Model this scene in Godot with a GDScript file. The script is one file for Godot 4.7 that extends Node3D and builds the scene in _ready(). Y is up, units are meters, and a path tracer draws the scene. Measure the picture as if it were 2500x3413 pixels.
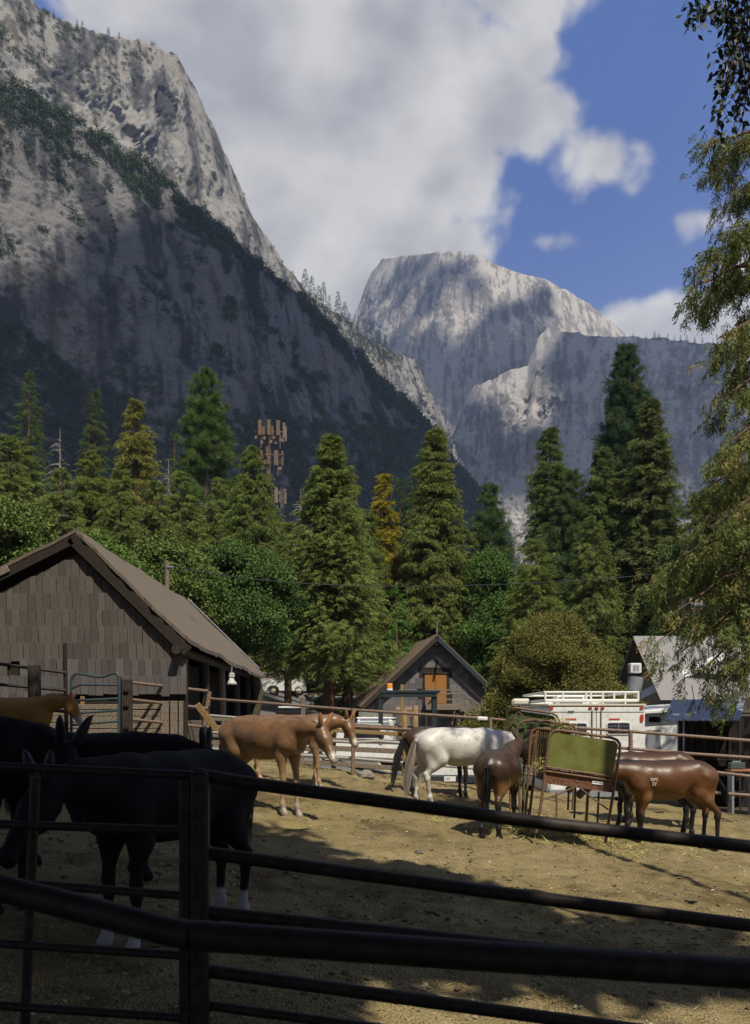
extends Node3D
# Mules in a corral below granite cliffs. Photo coordinates (2500 x 3413) turn into places with at(x, y, depth).
const F := 3200.0
const CX := 1250.0
const CY := 2400.0
const EYE := 1.6
var M := {}
var T := {}
var used := {}
var sun_dir := Vector3.ZERO
var big := FastNoiseLite.new()

func _ready() -> void:
	camera_and_light()
	make_materials()
	print("ground ", Time.get_ticks_msec())
	build_ground()
	print("mountains ", Time.get_ticks_msec())
	build_mountains()
	print("buildings ", Time.get_ticks_msec())
	build_barn()
	build_cabin()
	build_right_buildings()
	print("trees ", Time.get_ticks_msec())
	build_trees()
	build_shade_trees()
	print("fences ", Time.get_ticks_msec())
	build_fences()
	build_feeders()
	build_vehicles()
	build_small_things()
	print("animals ", Time.get_ticks_msec())
	build_animals()
	print("scatter ", Time.get_ticks_msec())
	build_scatter()
	print("done ", Time.get_ticks_msec())

func camera_and_light() -> void:
	var cam := Camera3D.new()
	cam.name = "camera"
	var lens := CameraAttributesPhysical.new()
	lens.frustum_focal_length = 35.0
	lens.frustum_focus_distance = 17.0
	lens.exposure_aperture = 5.0
	cam.attributes = lens
	cam.projection = Camera3D.PROJECTION_FRUSTUM
	cam.near = 0.1
	cam.far = 12000.0
	cam.size = 0.1 * 3413.0 / F
	cam.frustum_offset = Vector2(0, 0.1 * (CY - 1706.5) / F)
	cam.position = Vector3(0, EYE, 0)
	add_child(cam)
	var env := Environment.new()
	env.background_mode = Environment.BG_SKY
	var sky := Sky.new()
	var pano := PanoramaSkyMaterial.new()
	pano.panorama = ImageTexture.create_from_image(sky_picture())
	sky.sky_material = pano
	env.sky = sky
	env.sky_rotation = Vector3(0, PI, 0)
	env.tonemap_mode = Environment.TONE_MAPPER_LINEAR
	env.tonemap_exposure = 1.22
	env.sdfgi_enabled = true
	env.ssao_enabled = true
	env.ssil_enabled = true
	env.fog_enabled = true
	env.fog_density = 0.00008
	env.fog_light_color = Color(0.74, 0.83, 1.0)
	var we := WorldEnvironment.new()
	we.name = "environment"
	we.environment = env
	add_child(we)
	var az := deg_to_rad(25.0)
	var el := deg_to_rad(56.0)
	sun_dir = Vector3(sin(az) * cos(el), sin(el), cos(az) * cos(el))
	var sun := DirectionalLight3D.new()
	sun.name = "sun"
	sun.light_color = Color(1.0, 0.965, 0.89)
	sun.light_energy = 1.6
	sun.light_angular_distance = 0.55
	sun.shadow_enabled = true
	add_child(sun)
	sun.look_at_from_position(sun_dir * 100.0, Vector3.ZERO)

# ---------- sky: blue air and clouds, by direction ----------
func seg(x: float, a: float, b: float) -> float:
	var t := clampf((x - a) / (b - a), 0.0, 1.0)
	return t * t * (3.0 - 2.0 * t)

func sky_color(d: Vector3, n1: FastNoiseLite, n2: FastNoiseLite, n3: FastNoiseLite) -> Color:
	var up := maxf(d.y, 0.0)
	var air := Color(0.30, 0.40, 0.60).lerp(Color(0.080, 0.150, 0.40), seg(up, 0.0, 0.52))
	# clouds lie on a layer overhead; the same field everywhere, with the large banks of the photograph ahead
	var w := n1.get_noise_3d(d.x, d.y * 1.6, d.z)
	var e := n2.get_noise_3d(d.x, d.y * 1.4, d.z)
	var fine := n3.get_noise_3d(d.x, d.y, d.z)
	var cover := w * 1.5 - 0.02
	if d.z < -0.2:
		var u := d.x / -d.z
		var v := d.y / -d.z
		var k := seg(-d.z, 0.45, 0.75)
		var f := -0.7
		for b in BANKS:
			var q := Vector2((u - b[0]) / b[2], (v - b[1]) / b[3])
			f = maxf(f, (1.0 - q.length()) * b[4])
		cover = lerpf(cover, f, k)
	var dens := cover + e * 0.36 + fine * 0.3
	var a := seg(dens, -0.10, 0.32)
	var thick := seg(dens, 0.1, 0.9)
	var lit := clampf(0.5 + n2.get_noise_3d(d.x + 0.05, d.y * 1.4 - 0.07, d.z) * -0.8 + e * 0.9 + n1.get_noise_3d(d.x * 2.3 + 4.0, d.y * 3.0, d.z * 2.3) * 0.5, 0.0, 1.0)
	var cl := Color(0.42, 0.425, 0.455).lerp(Color(0.74, 0.72, 0.69), lit)
	cl = cl.lerp(cl * 0.86, thick)
	return air.lerp(cl, a * 0.97) * 0.9

var BANKS := [[-0.03, 0.70, 0.22, 0.18, 1.0], [-0.1, 0.60, 0.24, 0.22, 1.1], [0.03, 0.50, 0.10, 0.13, 1.0], [0.13, 0.64, 0.085, 0.065, 1.0], [0.15, 0.77, 0.095, 0.07, 0.9],
	[-0.22, 0.75, 0.13, 0.12, 1.0], [0.05, 0.58, 0.105, 0.10, 1.0], [-0.03, 0.44, 0.14, 0.14, 1.0], [-0.10, 0.42, 0.12, 0.12, 1.0], [0.09, 0.455, 0.035, 0.05, 0.4], [0.16, 0.69, 0.05, 0.04, 0.7],
	[0.235, 0.582, 0.046, 0.032, 0.45], [0.178, 0.50, 0.04, 0.013, 0.3], [0.05, 0.487, 0.06, 0.016, 0.45], [0.325, 0.405, 0.075, 0.040, 0.9], [0.265, 0.408, 0.045, 0.026, 0.8], [0.40, 0.43, 0.06, 0.05, 0.8], [0.345, 0.52, 0.03, 0.014, 0.25]]

func sky_picture() -> Image:
	var n1 := FastNoiseLite.new()
	n1.seed = 11
	n1.frequency = 1.6
	n1.fractal_octaves = 4
	var n2 := FastNoiseLite.new()
	n2.seed = 5
	n2.frequency = 7.0
	n2.fractal_octaves = 5
	var n3 := FastNoiseLite.new()
	n3.seed = 8
	n3.frequency = 24.0
	n3.fractal_octaves = 5
	var im := Image.create(512, 256, false, Image.FORMAT_RGBF)
	fill_sky(im, 0, 512, 0, 256, 512, n1, n2, n3)
	im.resize(4096, 2048, Image.INTERPOLATE_CUBIC)
	fill_sky(im, 1790, 2306, 540, 930, 4096, n1, n2, n3)
	return im

func fill_sky(im: Image, x0: int, x1: int, y0: int, y1: int, w: int, n1: FastNoiseLite, n2: FastNoiseLite, n3: FastNoiseLite) -> void:
	for y in range(y0, y1):
		var el := PI * (0.5 - (y + 0.5) * 2.0 / w)
		for x in range(x0, x1):
			var az := TAU * ((x + 0.5) / w - 0.5)
			im.set_pixel(x, y, sky_color(Vector3(sin(az) * cos(el), sin(el), -cos(az) * cos(el)), n1, n2, n3))

# ---------- places ----------
func at(px: float, py: float, d: float) -> Vector3:
	return Vector3((px - CX) * d / F, EYE + (CY - py) * d / F, -d)

func xof(px: float, d: float) -> float:
	return (px - CX) * d / F

var R1 := noise(0.9, 21, 3)
var R2 := noise(4.2, 22, 2)
var R3 := noise(3.4, 23, 1, FastNoiseLite.TYPE_CELLULAR)

func gy(x: float, z: float) -> float:   # height of the ground
	var d := -z
	var y := 0.28 - 0.11 * (clampf(x, -4.6, 9.0) + 1.39) + 0.026 * (clampf(d, -4.0, 22.0) - 13.9)
	if d > 23.0:
		y += minf(d - 23.0, 220.0) * 0.052 * seg(-x, -1.5, 12.0)
		y -= 0.5 * seg(d, 22.5, 26.0) * seg(x, -3.5, 1.0)
	var inside := seg(x, -12.0, -10.0) * (1.0 - seg(x, 11.0, 13.0)) * seg(d, 1.0, 3.0) * (1.0 - seg(d, 22.0, 24.5))
	if inside > 0.0:   # trodden: swells, hoof prints, a bank of mucked out litter along the far fence
		var pk := clampf((R3.get_noise_2d(x, d) + 1.0) * 1.4, 0.0, 1.0)
		y += inside * (R1.get_noise_2d(x, d) * 0.055 + R2.get_noise_2d(x, d) * 0.032 - (1.0 - pk) * 0.042)
		y += inside * 0.16 * seg(d, 16.5, 19.0) * (1.0 - seg(d, 20.0, 21.5)) * maxf(0.0, R1.get_noise_2d(x * 0.6 + 40.0, d) + 0.25)
	return y

func on_ground(px: float, d: float, lift := 0.0) -> Vector3:
	var x := xof(px, d)
	return Vector3(x, gy(x, -d) + lift, -d)

# ---------- names, labels ----------
func numbered(called: String) -> String:
	if not used.has(called):
		used[called] = 0
		return called
	used[called] += 1
	return "%s_%03d" % [called, used[called]]

func tag(o: Node, label := "", category := "", group := "", kind := "") -> Node:
	for p in [["label", label], ["category", category], ["group", group], ["kind", kind]]:
		if p[1]:
			o.set_meta(p[0], p[1])
	return o

func thing(called: String, label: String, category: String, where := Vector3.ZERO, turn := 0.0, group := "") -> Node3D:
	var o := Node3D.new()
	o.name = numbered(called)
	add_child(o)
	o.position = where
	o.rotation.y = turn
	tag(o, label, category, group)
	return o

func put(mesh: Mesh, called: String, m: Material, parent: Node = null, xf := Transform3D.IDENTITY) -> MeshInstance3D:
	var o := MeshInstance3D.new()
	o.mesh = mesh
	o.material_override = m
	o.transform = xf
	if parent == null:
		o.name = numbered(called)
		add_child(o)
	else:
		o.name = called
		parent.add_child(o, true)
	return o

# ---------- shapes ----------
func new_st() -> SurfaceTool:
	var st := SurfaceTool.new()
	st.begin(Mesh.PRIMITIVE_TRIANGLES)
	return st

func done(st: SurfaceTool, called: String, m: Material, parent: Node = null, smooth := false) -> MeshInstance3D:
	return put(made(st), called, m, parent)

func made(st: SurfaceTool) -> ArrayMesh:
	st.generate_normals()
	return st.commit()

func quad(st: SurfaceTool, a: Vector3, b: Vector3, c: Vector3, d: Vector3) -> void:   # clockwise seen from outside
	for p in [[a, Vector2(0, 0)], [b, Vector2(1, 0)], [c, Vector2(1, 1)], [a, Vector2(0, 0)], [c, Vector2(1, 1)], [d, Vector2(0, 1)]]:
		st.set_uv(p[1])
		st.add_vertex(p[0])

func tri(st: SurfaceTool, a: Vector3, b: Vector3, c: Vector3) -> void:
	for p in [a, b, c]:
		st.set_uv(Vector2(0, 0))
		st.add_vertex(p)

# a box with chamfered edges; xf places its centre
func add_box(st: SurfaceTool, size: Vector3, xf := Transform3D.IDENTITY, ch := 0.008) -> void:
	st.set_smooth_group(-1)
	var h := size * 0.5
	var c := minf(ch, minf(h.x, minf(h.y, h.z)) * 0.6)
	for axis in 3:
		for s in [-1.0, 1.0]:
			var u := (axis + 1) % 3
			var v := (axis + 2) % 3
			var ps := []
			for k in [[-1.0, -1.0], [1.0, -1.0], [1.0, 1.0], [-1.0, 1.0]]:
				var p := Vector3.ZERO
				p[axis] = s * h[axis]
				p[u] = k[0] * (h[u] - c)
				p[v] = k[1] * (h[v] - c)
				ps.append(xf * p)
			if s > 0.0:
				quad(st, ps[3], ps[2], ps[1], ps[0])
			else:
				quad(st, ps[0], ps[1], ps[2], ps[3])
	if c <= 0.0:
		return
	for axis in 3:   # the twelve chamfers
		var u := (axis + 1) % 3
		var v := (axis + 2) % 3
		for su in [-1.0, 1.0]:
			for sv in [-1.0, 1.0]:
				var ps := []
				for k in [[-1.0, 0], [1.0, 0], [1.0, 1], [-1.0, 1]]:
					var p := Vector3.ZERO
					p[axis] = k[0] * (h[axis] - c)
					p[u] = su * (h[u] - (c if k[1] == 1 else 0.0))
					p[v] = sv * (h[v] - (0.0 if k[1] == 1 else c))
					ps.append(xf * p)
				if su * sv > 0.0:
					quad(st, ps[0], ps[1], ps[2], ps[3])
				else:
					quad(st, ps[3], ps[2], ps[1], ps[0])
	for sx in [-1.0, 1.0]:
		for sy in [-1.0, 1.0]:
			for sz in [-1.0, 1.0]:
				var a := xf * Vector3(sx * h.x, sy * (h.y - c), sz * (h.z - c))
				var b := xf * Vector3(sx * (h.x - c), sy * h.y, sz * (h.z - c))
				var d := xf * Vector3(sx * (h.x - c), sy * (h.y - c), sz * h.z)
				if sx * sy * sz > 0.0:
					tri(st, a, d, b)
				else:
					tri(st, a, b, d)

func box_mesh(size: Vector3, ch := 0.008) -> ArrayMesh:
	var st := new_st()
	add_box(st, size, Transform3D.IDENTITY, ch)
	return made(st)

func box(called: String, size: Vector3, where: Vector3, m: Material, parent: Node = null, turn := Vector3.ZERO, ch := 0.008) -> MeshInstance3D:
	return put(box_mesh(size, ch), called, m, parent, Transform3D(Basis.from_euler(turn), where))

# a tube through points, a radius at each
func add_tube(st: SurfaceTool, pts: Array, radii: Array, sides := 8, caps := true) -> void:
	st.set_smooth_group(1)
	var rings := []
	var n := pts.size()
	var side := Vector3.ZERO
	for i in n:
		var t: Vector3 = (pts[mini(i + 1, n - 1)] - pts[maxi(i - 1, 0)]).normalized()
		if side == Vector3.ZERO:
			side = t.cross(Vector3.UP if absf(t.y) < 0.9 else Vector3.RIGHT).normalized()
		else:
			side = (side - t * side.dot(t)).normalized()
		var up := t.cross(side)
		var ring := PackedVector3Array()
		var r: float = radii[mini(i, radii.size() - 1)]
		for k in sides:
			var a := TAU * k / sides
			ring.append(pts[i] + (side * cos(a) + up * sin(a)) * r)
		rings.append(ring)
	for i in n - 1:
		for k in sides:
			var k2 := (k + 1) % sides
			quad(st, rings[i][k], rings[i + 1][k], rings[i + 1][k2], rings[i][k2])
	if caps:
		st.set_smooth_group(-1)
		for k in range(1, sides - 1):
			tri(st, rings[0][0], rings[0][k], rings[0][k + 1])
			tri(st, rings[n - 1][0], rings[n - 1][k + 1], rings[n - 1][k])

func tube(called: String, pts: Array, r: float, m: Material, parent: Node = null, sides := 10) -> MeshInstance3D:
	var st := new_st()
	add_tube(st, pts, [r], sides)
	return done(st, called, m, parent)

# a round shape from a list of [radius, height]
func add_lathe(st: SurfaceTool, prof: Array, sides := 16, xf := Transform3D.IDENTITY) -> void:
	st.set_smooth_group(1)
	for i in prof.size() - 1:
		for k in sides:
			var a0 := TAU * k / sides
			var a1 := TAU * (k + 1) / sides
			var p := []
			for q in [[i, a0], [i + 1, a0], [i + 1, a1], [i, a1]]:
				p.append(xf * Vector3(cos(q[1]) * prof[q[0]][0], prof[q[0]][1], sin(q[1]) * prof[q[0]][0]))
			quad(st, p[0], p[1], p[2], p[3])

# a flat outline (x, y) pushed out along z by depth
func add_slab(st: SurfaceTool, outline: PackedVector2Array, depth: float, xf := Transform3D.IDENTITY) -> void:
	st.set_smooth_group(-1)
	var o := outline
	if Geometry2D.is_polygon_clockwise(o):
		o.reverse()
	var n := o.size()
	var idx := Geometry2D.triangulate_polygon(o)
	for i in range(0, idx.size(), 3):
		var q := [o[idx[i]], o[idx[i + 1]], o[idx[i + 2]]]
		if (q[1] - q[0]).cross(q[2] - q[0]) < 0.0:
			q = [q[0], q[2], q[1]]
		tri(st, xf * Vector3(q[0].x, q[0].y, depth * 0.5), xf * Vector3(q[2].x, q[2].y, depth * 0.5), xf * Vector3(q[1].x, q[1].y, depth * 0.5))
		tri(st, xf * Vector3(q[0].x, q[0].y, -depth * 0.5), xf * Vector3(q[1].x, q[1].y, -depth * 0.5), xf * Vector3(q[2].x, q[2].y, -depth * 0.5))
	for i in n:
		var a := o[i]
		var b := o[(i + 1) % n]
		quad(st, xf * Vector3(a.x, a.y, depth * 0.5), xf * Vector3(b.x, b.y, depth * 0.5), xf * Vector3(b.x, b.y, -depth * 0.5), xf * Vector3(a.x, a.y, -depth * 0.5))

func slab(called: String, outline: PackedVector2Array, depth: float, m: Material, parent: Node = null, xf := Transform3D.IDENTITY) -> MeshInstance3D:
	var st := new_st()
	add_slab(st, outline, depth)
	return put(made(st), called, m, parent, xf)

func rounded(w: float, h: float, r: float, steps := 4) -> PackedVector2Array:
	var o := PackedVector2Array()
	for c in [[1.0, 1.0, 0.0], [-1.0, 1.0, 0.5], [-1.0, -1.0, 1.0], [1.0, -1.0, 1.5]]:
		for k in steps + 1:
			var a: float = PI * (c[2] + 0.5 * k / steps)
			o.append(Vector2(c[0] * (w * 0.5 - r) + cos(a) * r, c[1] * (h * 0.5 - r) + sin(a) * r))
	return o

# ---------- materials ----------
func noise(freq: float, seed_: int, octaves := 4, kind := FastNoiseLite.TYPE_SIMPLEX_SMOOTH) -> FastNoiseLite:
	var n := FastNoiseLite.new()
	n.noise_type = kind
	n.frequency = freq
	n.seed = seed_
	n.fractal_octaves = octaves
	return n

func noise_tex(n: FastNoiseLite, stops: Array, size := 512) -> NoiseTexture2D:
	var t := NoiseTexture2D.new()
	t.width = size
	t.height = size
	t.seamless = true
	t.noise = n
	if stops:
		var g := Gradient.new()
		g.offsets = PackedFloat32Array(stops.map(func(s): return s[0]))
		g.colors = PackedColorArray(stops.map(func(s): return s[1]))
		t.color_ramp = g
	return t

func lin(r: float, g: float, b: float) -> Color:
	return Color(r, g, b).linear_to_srgb()

func mat(c: Color, rough := 0.8, tex: Texture2D = null, scale := Vector3.ONE, bump: Texture2D = null, bump_cm := 1.0, spec := 0.4, world := false) -> StandardMaterial3D:
	var m := StandardMaterial3D.new()
	m.albedo_color = c.linear_to_srgb()
	m.roughness = rough
	m.metallic_specular = spec
	if tex:
		m.albedo_texture = tex
	if bump:
		m.heightmap_enabled = true
		m.heightmap_texture = bump
		m.heightmap_scale = bump_cm
	if tex or bump:
		m.uv1_triplanar = true
		m.uv1_world_triplanar = world
		m.uv1_scale = scale
	return m

func g3(v: float) -> Color:
	return Color(v, v, v)

func make_materials() -> void:
	T.speck = noise_tex(noise(0.06, 2, 5), [[0.0, g3(0.55)], [0.5, g3(0.85)], [1.0, g3(1.0)]])
	T.soft = noise_tex(noise(0.025, 12, 4), [[0.0, g3(0.8)], [0.5, g3(0.93)], [1.0, g3(1.0)]])
	T.wood = noise_tex(noise(0.02, 3, 5), [[0.0, Color(0.42, 0.36, 0.31)], [0.4, Color(0.78, 0.74, 0.70)], [0.6, Color(0.88, 0.86, 0.84)], [1.0, Color(1, 1, 1)]])
	T.wood_bump = noise_tex(noise(0.03, 4, 4), [])
	T.rust = noise_tex(noise(0.022, 6, 5), [[0.0, Color(0.62, 0.45, 0.36)], [0.42, Color(0.8, 0.68, 0.58)], [0.6, Color(0.95, 0.9, 0.86)], [1.0, Color(1, 1, 1)]])
	T.bump = noise_tex(noise(0.05, 7, 5), [])
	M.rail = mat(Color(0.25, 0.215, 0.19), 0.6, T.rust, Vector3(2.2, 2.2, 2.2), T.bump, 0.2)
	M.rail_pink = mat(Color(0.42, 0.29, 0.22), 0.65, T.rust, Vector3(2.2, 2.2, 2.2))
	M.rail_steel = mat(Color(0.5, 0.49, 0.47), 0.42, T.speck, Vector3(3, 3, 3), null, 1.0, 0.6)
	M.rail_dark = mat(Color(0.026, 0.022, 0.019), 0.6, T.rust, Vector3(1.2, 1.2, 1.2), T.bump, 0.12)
	M.gate_blue = mat(Color(0.045, 0.075, 0.085), 0.45, T.speck, Vector3(4, 4, 4))
	M.post_dark = mat(Color(0.05, 0.042, 0.034), 0.8, T.wood, Vector3(3, 0.5, 3), T.wood_bump, 0.6)
	M.wood_grey = mat(Color(0.26, 0.225, 0.185), 0.85, T.wood, Vector3(1.2, 5.0, 5.0), T.wood_bump, 0.5)
	M.wood_grey_up = mat(Color(0.25, 0.22, 0.19), 0.85, T.wood, Vector3(6.0, 0.7, 6.0), T.wood_bump, 0.5)
	M.wood_yellow = mat(Color(0.40, 0.29, 0.14), 0.85, T.wood, Vector3(5.0, 0.9, 5.0), T.wood_bump, 0.8)
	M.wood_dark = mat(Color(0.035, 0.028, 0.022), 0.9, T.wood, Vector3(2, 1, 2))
	M.door_wood = mat(Color(0.42, 0.20, 0.045), 0.55, T.wood, Vector3(4.0, 0.45, 4.0), T.wood_bump, 0.3)
	M.white = mat(Color(0.68, 0.68, 0.66), 0.4, noise_tex(noise(0.02, 9, 4), [[0.0, g3(0.86)], [0.5, g3(0.97)], [1.0, g3(1.0)]]), Vector3(0.4, 0.4, 0.4))
	M.white_paint = mat(Color(0.66, 0.66, 0.64), 0.35)
	M.cream = mat(Color(0.6, 0.52, 0.33), 0.5)
	M.black = mat(Color(0.012, 0.012, 0.012), 0.5)
	M.rubber = mat(Color(0.02, 0.02, 0.02), 0.8)
	M.rim = mat(Color(0.30, 0.25, 0.18), 0.5)
	M.glass = StandardMaterial3D.new()
	M.glass.albedo_color = Color(0.10, 0.13, 0.15, 0.45)
	M.glass.transparency = BaseMaterial3D.TRANSPARENCY_ALPHA
	M.glass.roughness = 0.05
	M.screen = mat(Color(0.16, 0.2, 0.24), 0.1, null, Vector3.ONE, null, 1.0, 0.6)
	M.dark_glass = mat(Color(0.012, 0.015, 0.02), 0.06, null, Vector3.ONE, null, 1.0, 0.5)
	M.red = mat(Color(0.42, 0.045, 0.02), 0.3)
	M.orange = mat(Color(0.62, 0.24, 0.03), 0.45)
	M.grey_metal = mat(Color(0.30, 0.32, 0.36), 0.4, T.speck, Vector3(1, 1, 1), null, 1.0, 0.6)
	M.frame_dark = mat(Color(0.022, 0.032, 0.034), 0.45)
	M.asphalt = mat(Color(0.17, 0.165, 0.155), 0.9, T.speck, Vector3(0.5, 0.5, 0.5))
	M.stone = mat(Color(0.38, 0.34, 0.28), 0.9, T.speck, Vector3(2, 2, 2), T.bump, 2.0)
	M.hay = mat(Color(0.36, 0.33, 0.12), 0.9)
	M.hay.vertex_color_use_as_albedo = true
	M.bark = mat(Color(0.16, 0.10, 0.065), 0.95, T.wood, Vector3(2.2, 0.35, 2.2), T.wood_bump, 3.0)
	M.bark_pale = mat(Color(0.30, 0.25, 0.20), 0.95, T.wood, Vector3(2.2, 0.35, 2.2))
	M.brown_panel = mat(Color(0.20, 0.125, 0.075), 0.55)
	M.wire = mat(Color(0.03, 0.03, 0.03), 0.6)
	M.tan_wall = mat(Color(0.42, 0.36, 0.26), 0.8, T.speck, Vector3(1, 1, 1))

# ---------- ground ----------
func spread(fine0: float, fine1: float, step: float, out0: float, out1: float) -> PackedFloat32Array:
	var lo := PackedFloat32Array()
	var x := fine0
	var s := step
	while x > out0:
		s *= 1.28
		x -= s
		lo.append(x)
	lo.reverse()
	var r := lo
	x = fine0
	while x < fine1:
		r.append(x)
		x += step
	s = step
	while x < out1:
		r.append(x)
		s *= 1.2
		x += s
	r.append(out1)
	return r

func grid_mesh(P: PackedVector3Array, C: PackedColorArray, nu: int, nv: int, flip := false) -> ArrayMesh:
	var N := PackedVector3Array()
	N.resize(P.size())
	for j in nv:
		for i in nu:
			var du := P[j * nu + mini(i + 1, nu - 1)] - P[j * nu + maxi(i - 1, 0)]
			var dv := P[mini(j + 1, nv - 1) * nu + i] - P[maxi(j - 1, 0) * nu + i]
			N[j * nu + i] = (dv.cross(du) if flip else du.cross(dv)).normalized()
	var I := PackedInt32Array()
	I.resize((nu - 1) * (nv - 1) * 6)
	var k := 0
	for j in nv - 1:
		for i in nu - 1:
			var a := j * nu + i
			var q := [a, a + nu + 1, a + 1, a, a + nu, a + nu + 1] if not flip else [a, a + 1, a + nu + 1, a, a + nu + 1, a + nu]
			for z in 6:
				I[k] = q[z]
				k += 1
	var arr := []
	arr.resize(Mesh.ARRAY_MAX)
	arr[Mesh.ARRAY_VERTEX] = P
	arr[Mesh.ARRAY_NORMAL] = N
	arr[Mesh.ARRAY_COLOR] = C
	arr[Mesh.ARRAY_INDEX] = I
	var m := ArrayMesh.new()
	m.add_surface_from_arrays(Mesh.PRIMITIVE_TRIANGLES, arr)
	return m

func build_ground() -> void:
	var xs := spread(-11.0, 12.0, 0.115, -5200.0, 5200.0)
	var ds := spread(2.5, 22.5, 0.115, -80.0, 9000.0)
	var patch := noise(0.22, 24, 4)
	var fine := noise(2.6, 25, 3)
	var P := PackedVector3Array()
	var C := PackedColorArray()
	var nu := xs.size()
	for d in ds:
		for x in xs:
			var y := gy(x, -d)
			var c := Color(0.19, 0.158, 0.088)
			# trodden manure and damp soil lie in patches with ragged edges
			var w := patch.get_noise_2d(x, d * 1.5) + fine.get_noise_2d(x, d) * 0.5
			var trail := exp(-pow((d - 8.2 + 0.25 * (x - 2.5)) / 1.3, 2.0)) * seg(x, -3.0, 1.0)
			c = c.lerp(Color(0.088, 0.068, 0.037), seg(w + trail * 0.42, 0.12, 0.5) * 0.8)
			c = c.lerp(Color(0.26, 0.22, 0.13), seg(-w, 0.1, 0.6) * 0.7)
			c = c.lerp(Color(0.23, 0.20, 0.085), seg(patch.get_noise_2d(x + 90.0, d) + fine.get_noise_2d(x + 9.0, d) * 0.6, 0.2, 0.6) * 0.5)
			if d > 24.0 or absf(x) > 12.0:
				c = Color(0.12, 0.095, 0.06).lerp(Color(0.075, 0.075, 0.04), seg(patch.get_noise_2d(x * 0.5, d * 0.5), -0.3, 0.4))
			if d > 350.0:
				c = Color(0.045, 0.055, 0.03)
			P.append(Vector3(x, y, -d))
			C.append(c * 1.45)
	M.dirt = mat(Color(1, 1, 1), 0.95, noise_tex(noise(0.09, 31, 5), [[0.0, Color(0.42, 0.37, 0.31)], [0.35, Color(0.78, 0.74, 0.68)], [0.6, Color(0.95, 0.94, 0.9)], [1.0, Color(1, 1, 1)]], 1024), Vector3(0.55, 0.55, 0.55), noise_tex(noise(0.06, 32, 5), [], 1024), 3.0, 0.2, true)
	M.dirt.vertex_color_use_as_albedo = true
	tag(put(grid_mesh(P, C, nu, ds.size(), false), "ground", M.dirt), "", "", "", "structure")
	# the road that climbs away behind the barn
	var rp := PackedVector3Array()
	var rc := PackedColorArray()
	var rows := 40
	for j in rows:
		var d := 25.0 + 95.0 * j / (rows - 1)
		for i in 9:
			var x := -2.2 - (d - 25.0) * 0.105 + (i - 4) * 0.95 + (0.6 if d < 60.0 else 0.0)
			rp.append(Vector3(x, gy(x, -d) + 0.03, -d))
			rc.append(Color.WHITE)
	tag(put(grid_mesh(rp, rc, 9, rows, false), "road", M.asphalt), "", "", "", "structure")

# ---------- mountains ----------
func along(pts: Array, x: float) -> float:   # y on a polyline of [x, y]
	for i in pts.size() - 1:
		if x <= pts[i + 1][0] or i == pts.size() - 2:
			var t: float = (x - pts[i][0]) / (pts[i + 1][0] - pts[i][0])
			return lerpf(pts[i][1], pts[i + 1][1], t)
	return 0.0

var crag := {}   # the surface points of each rock, for what grows on it

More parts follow.
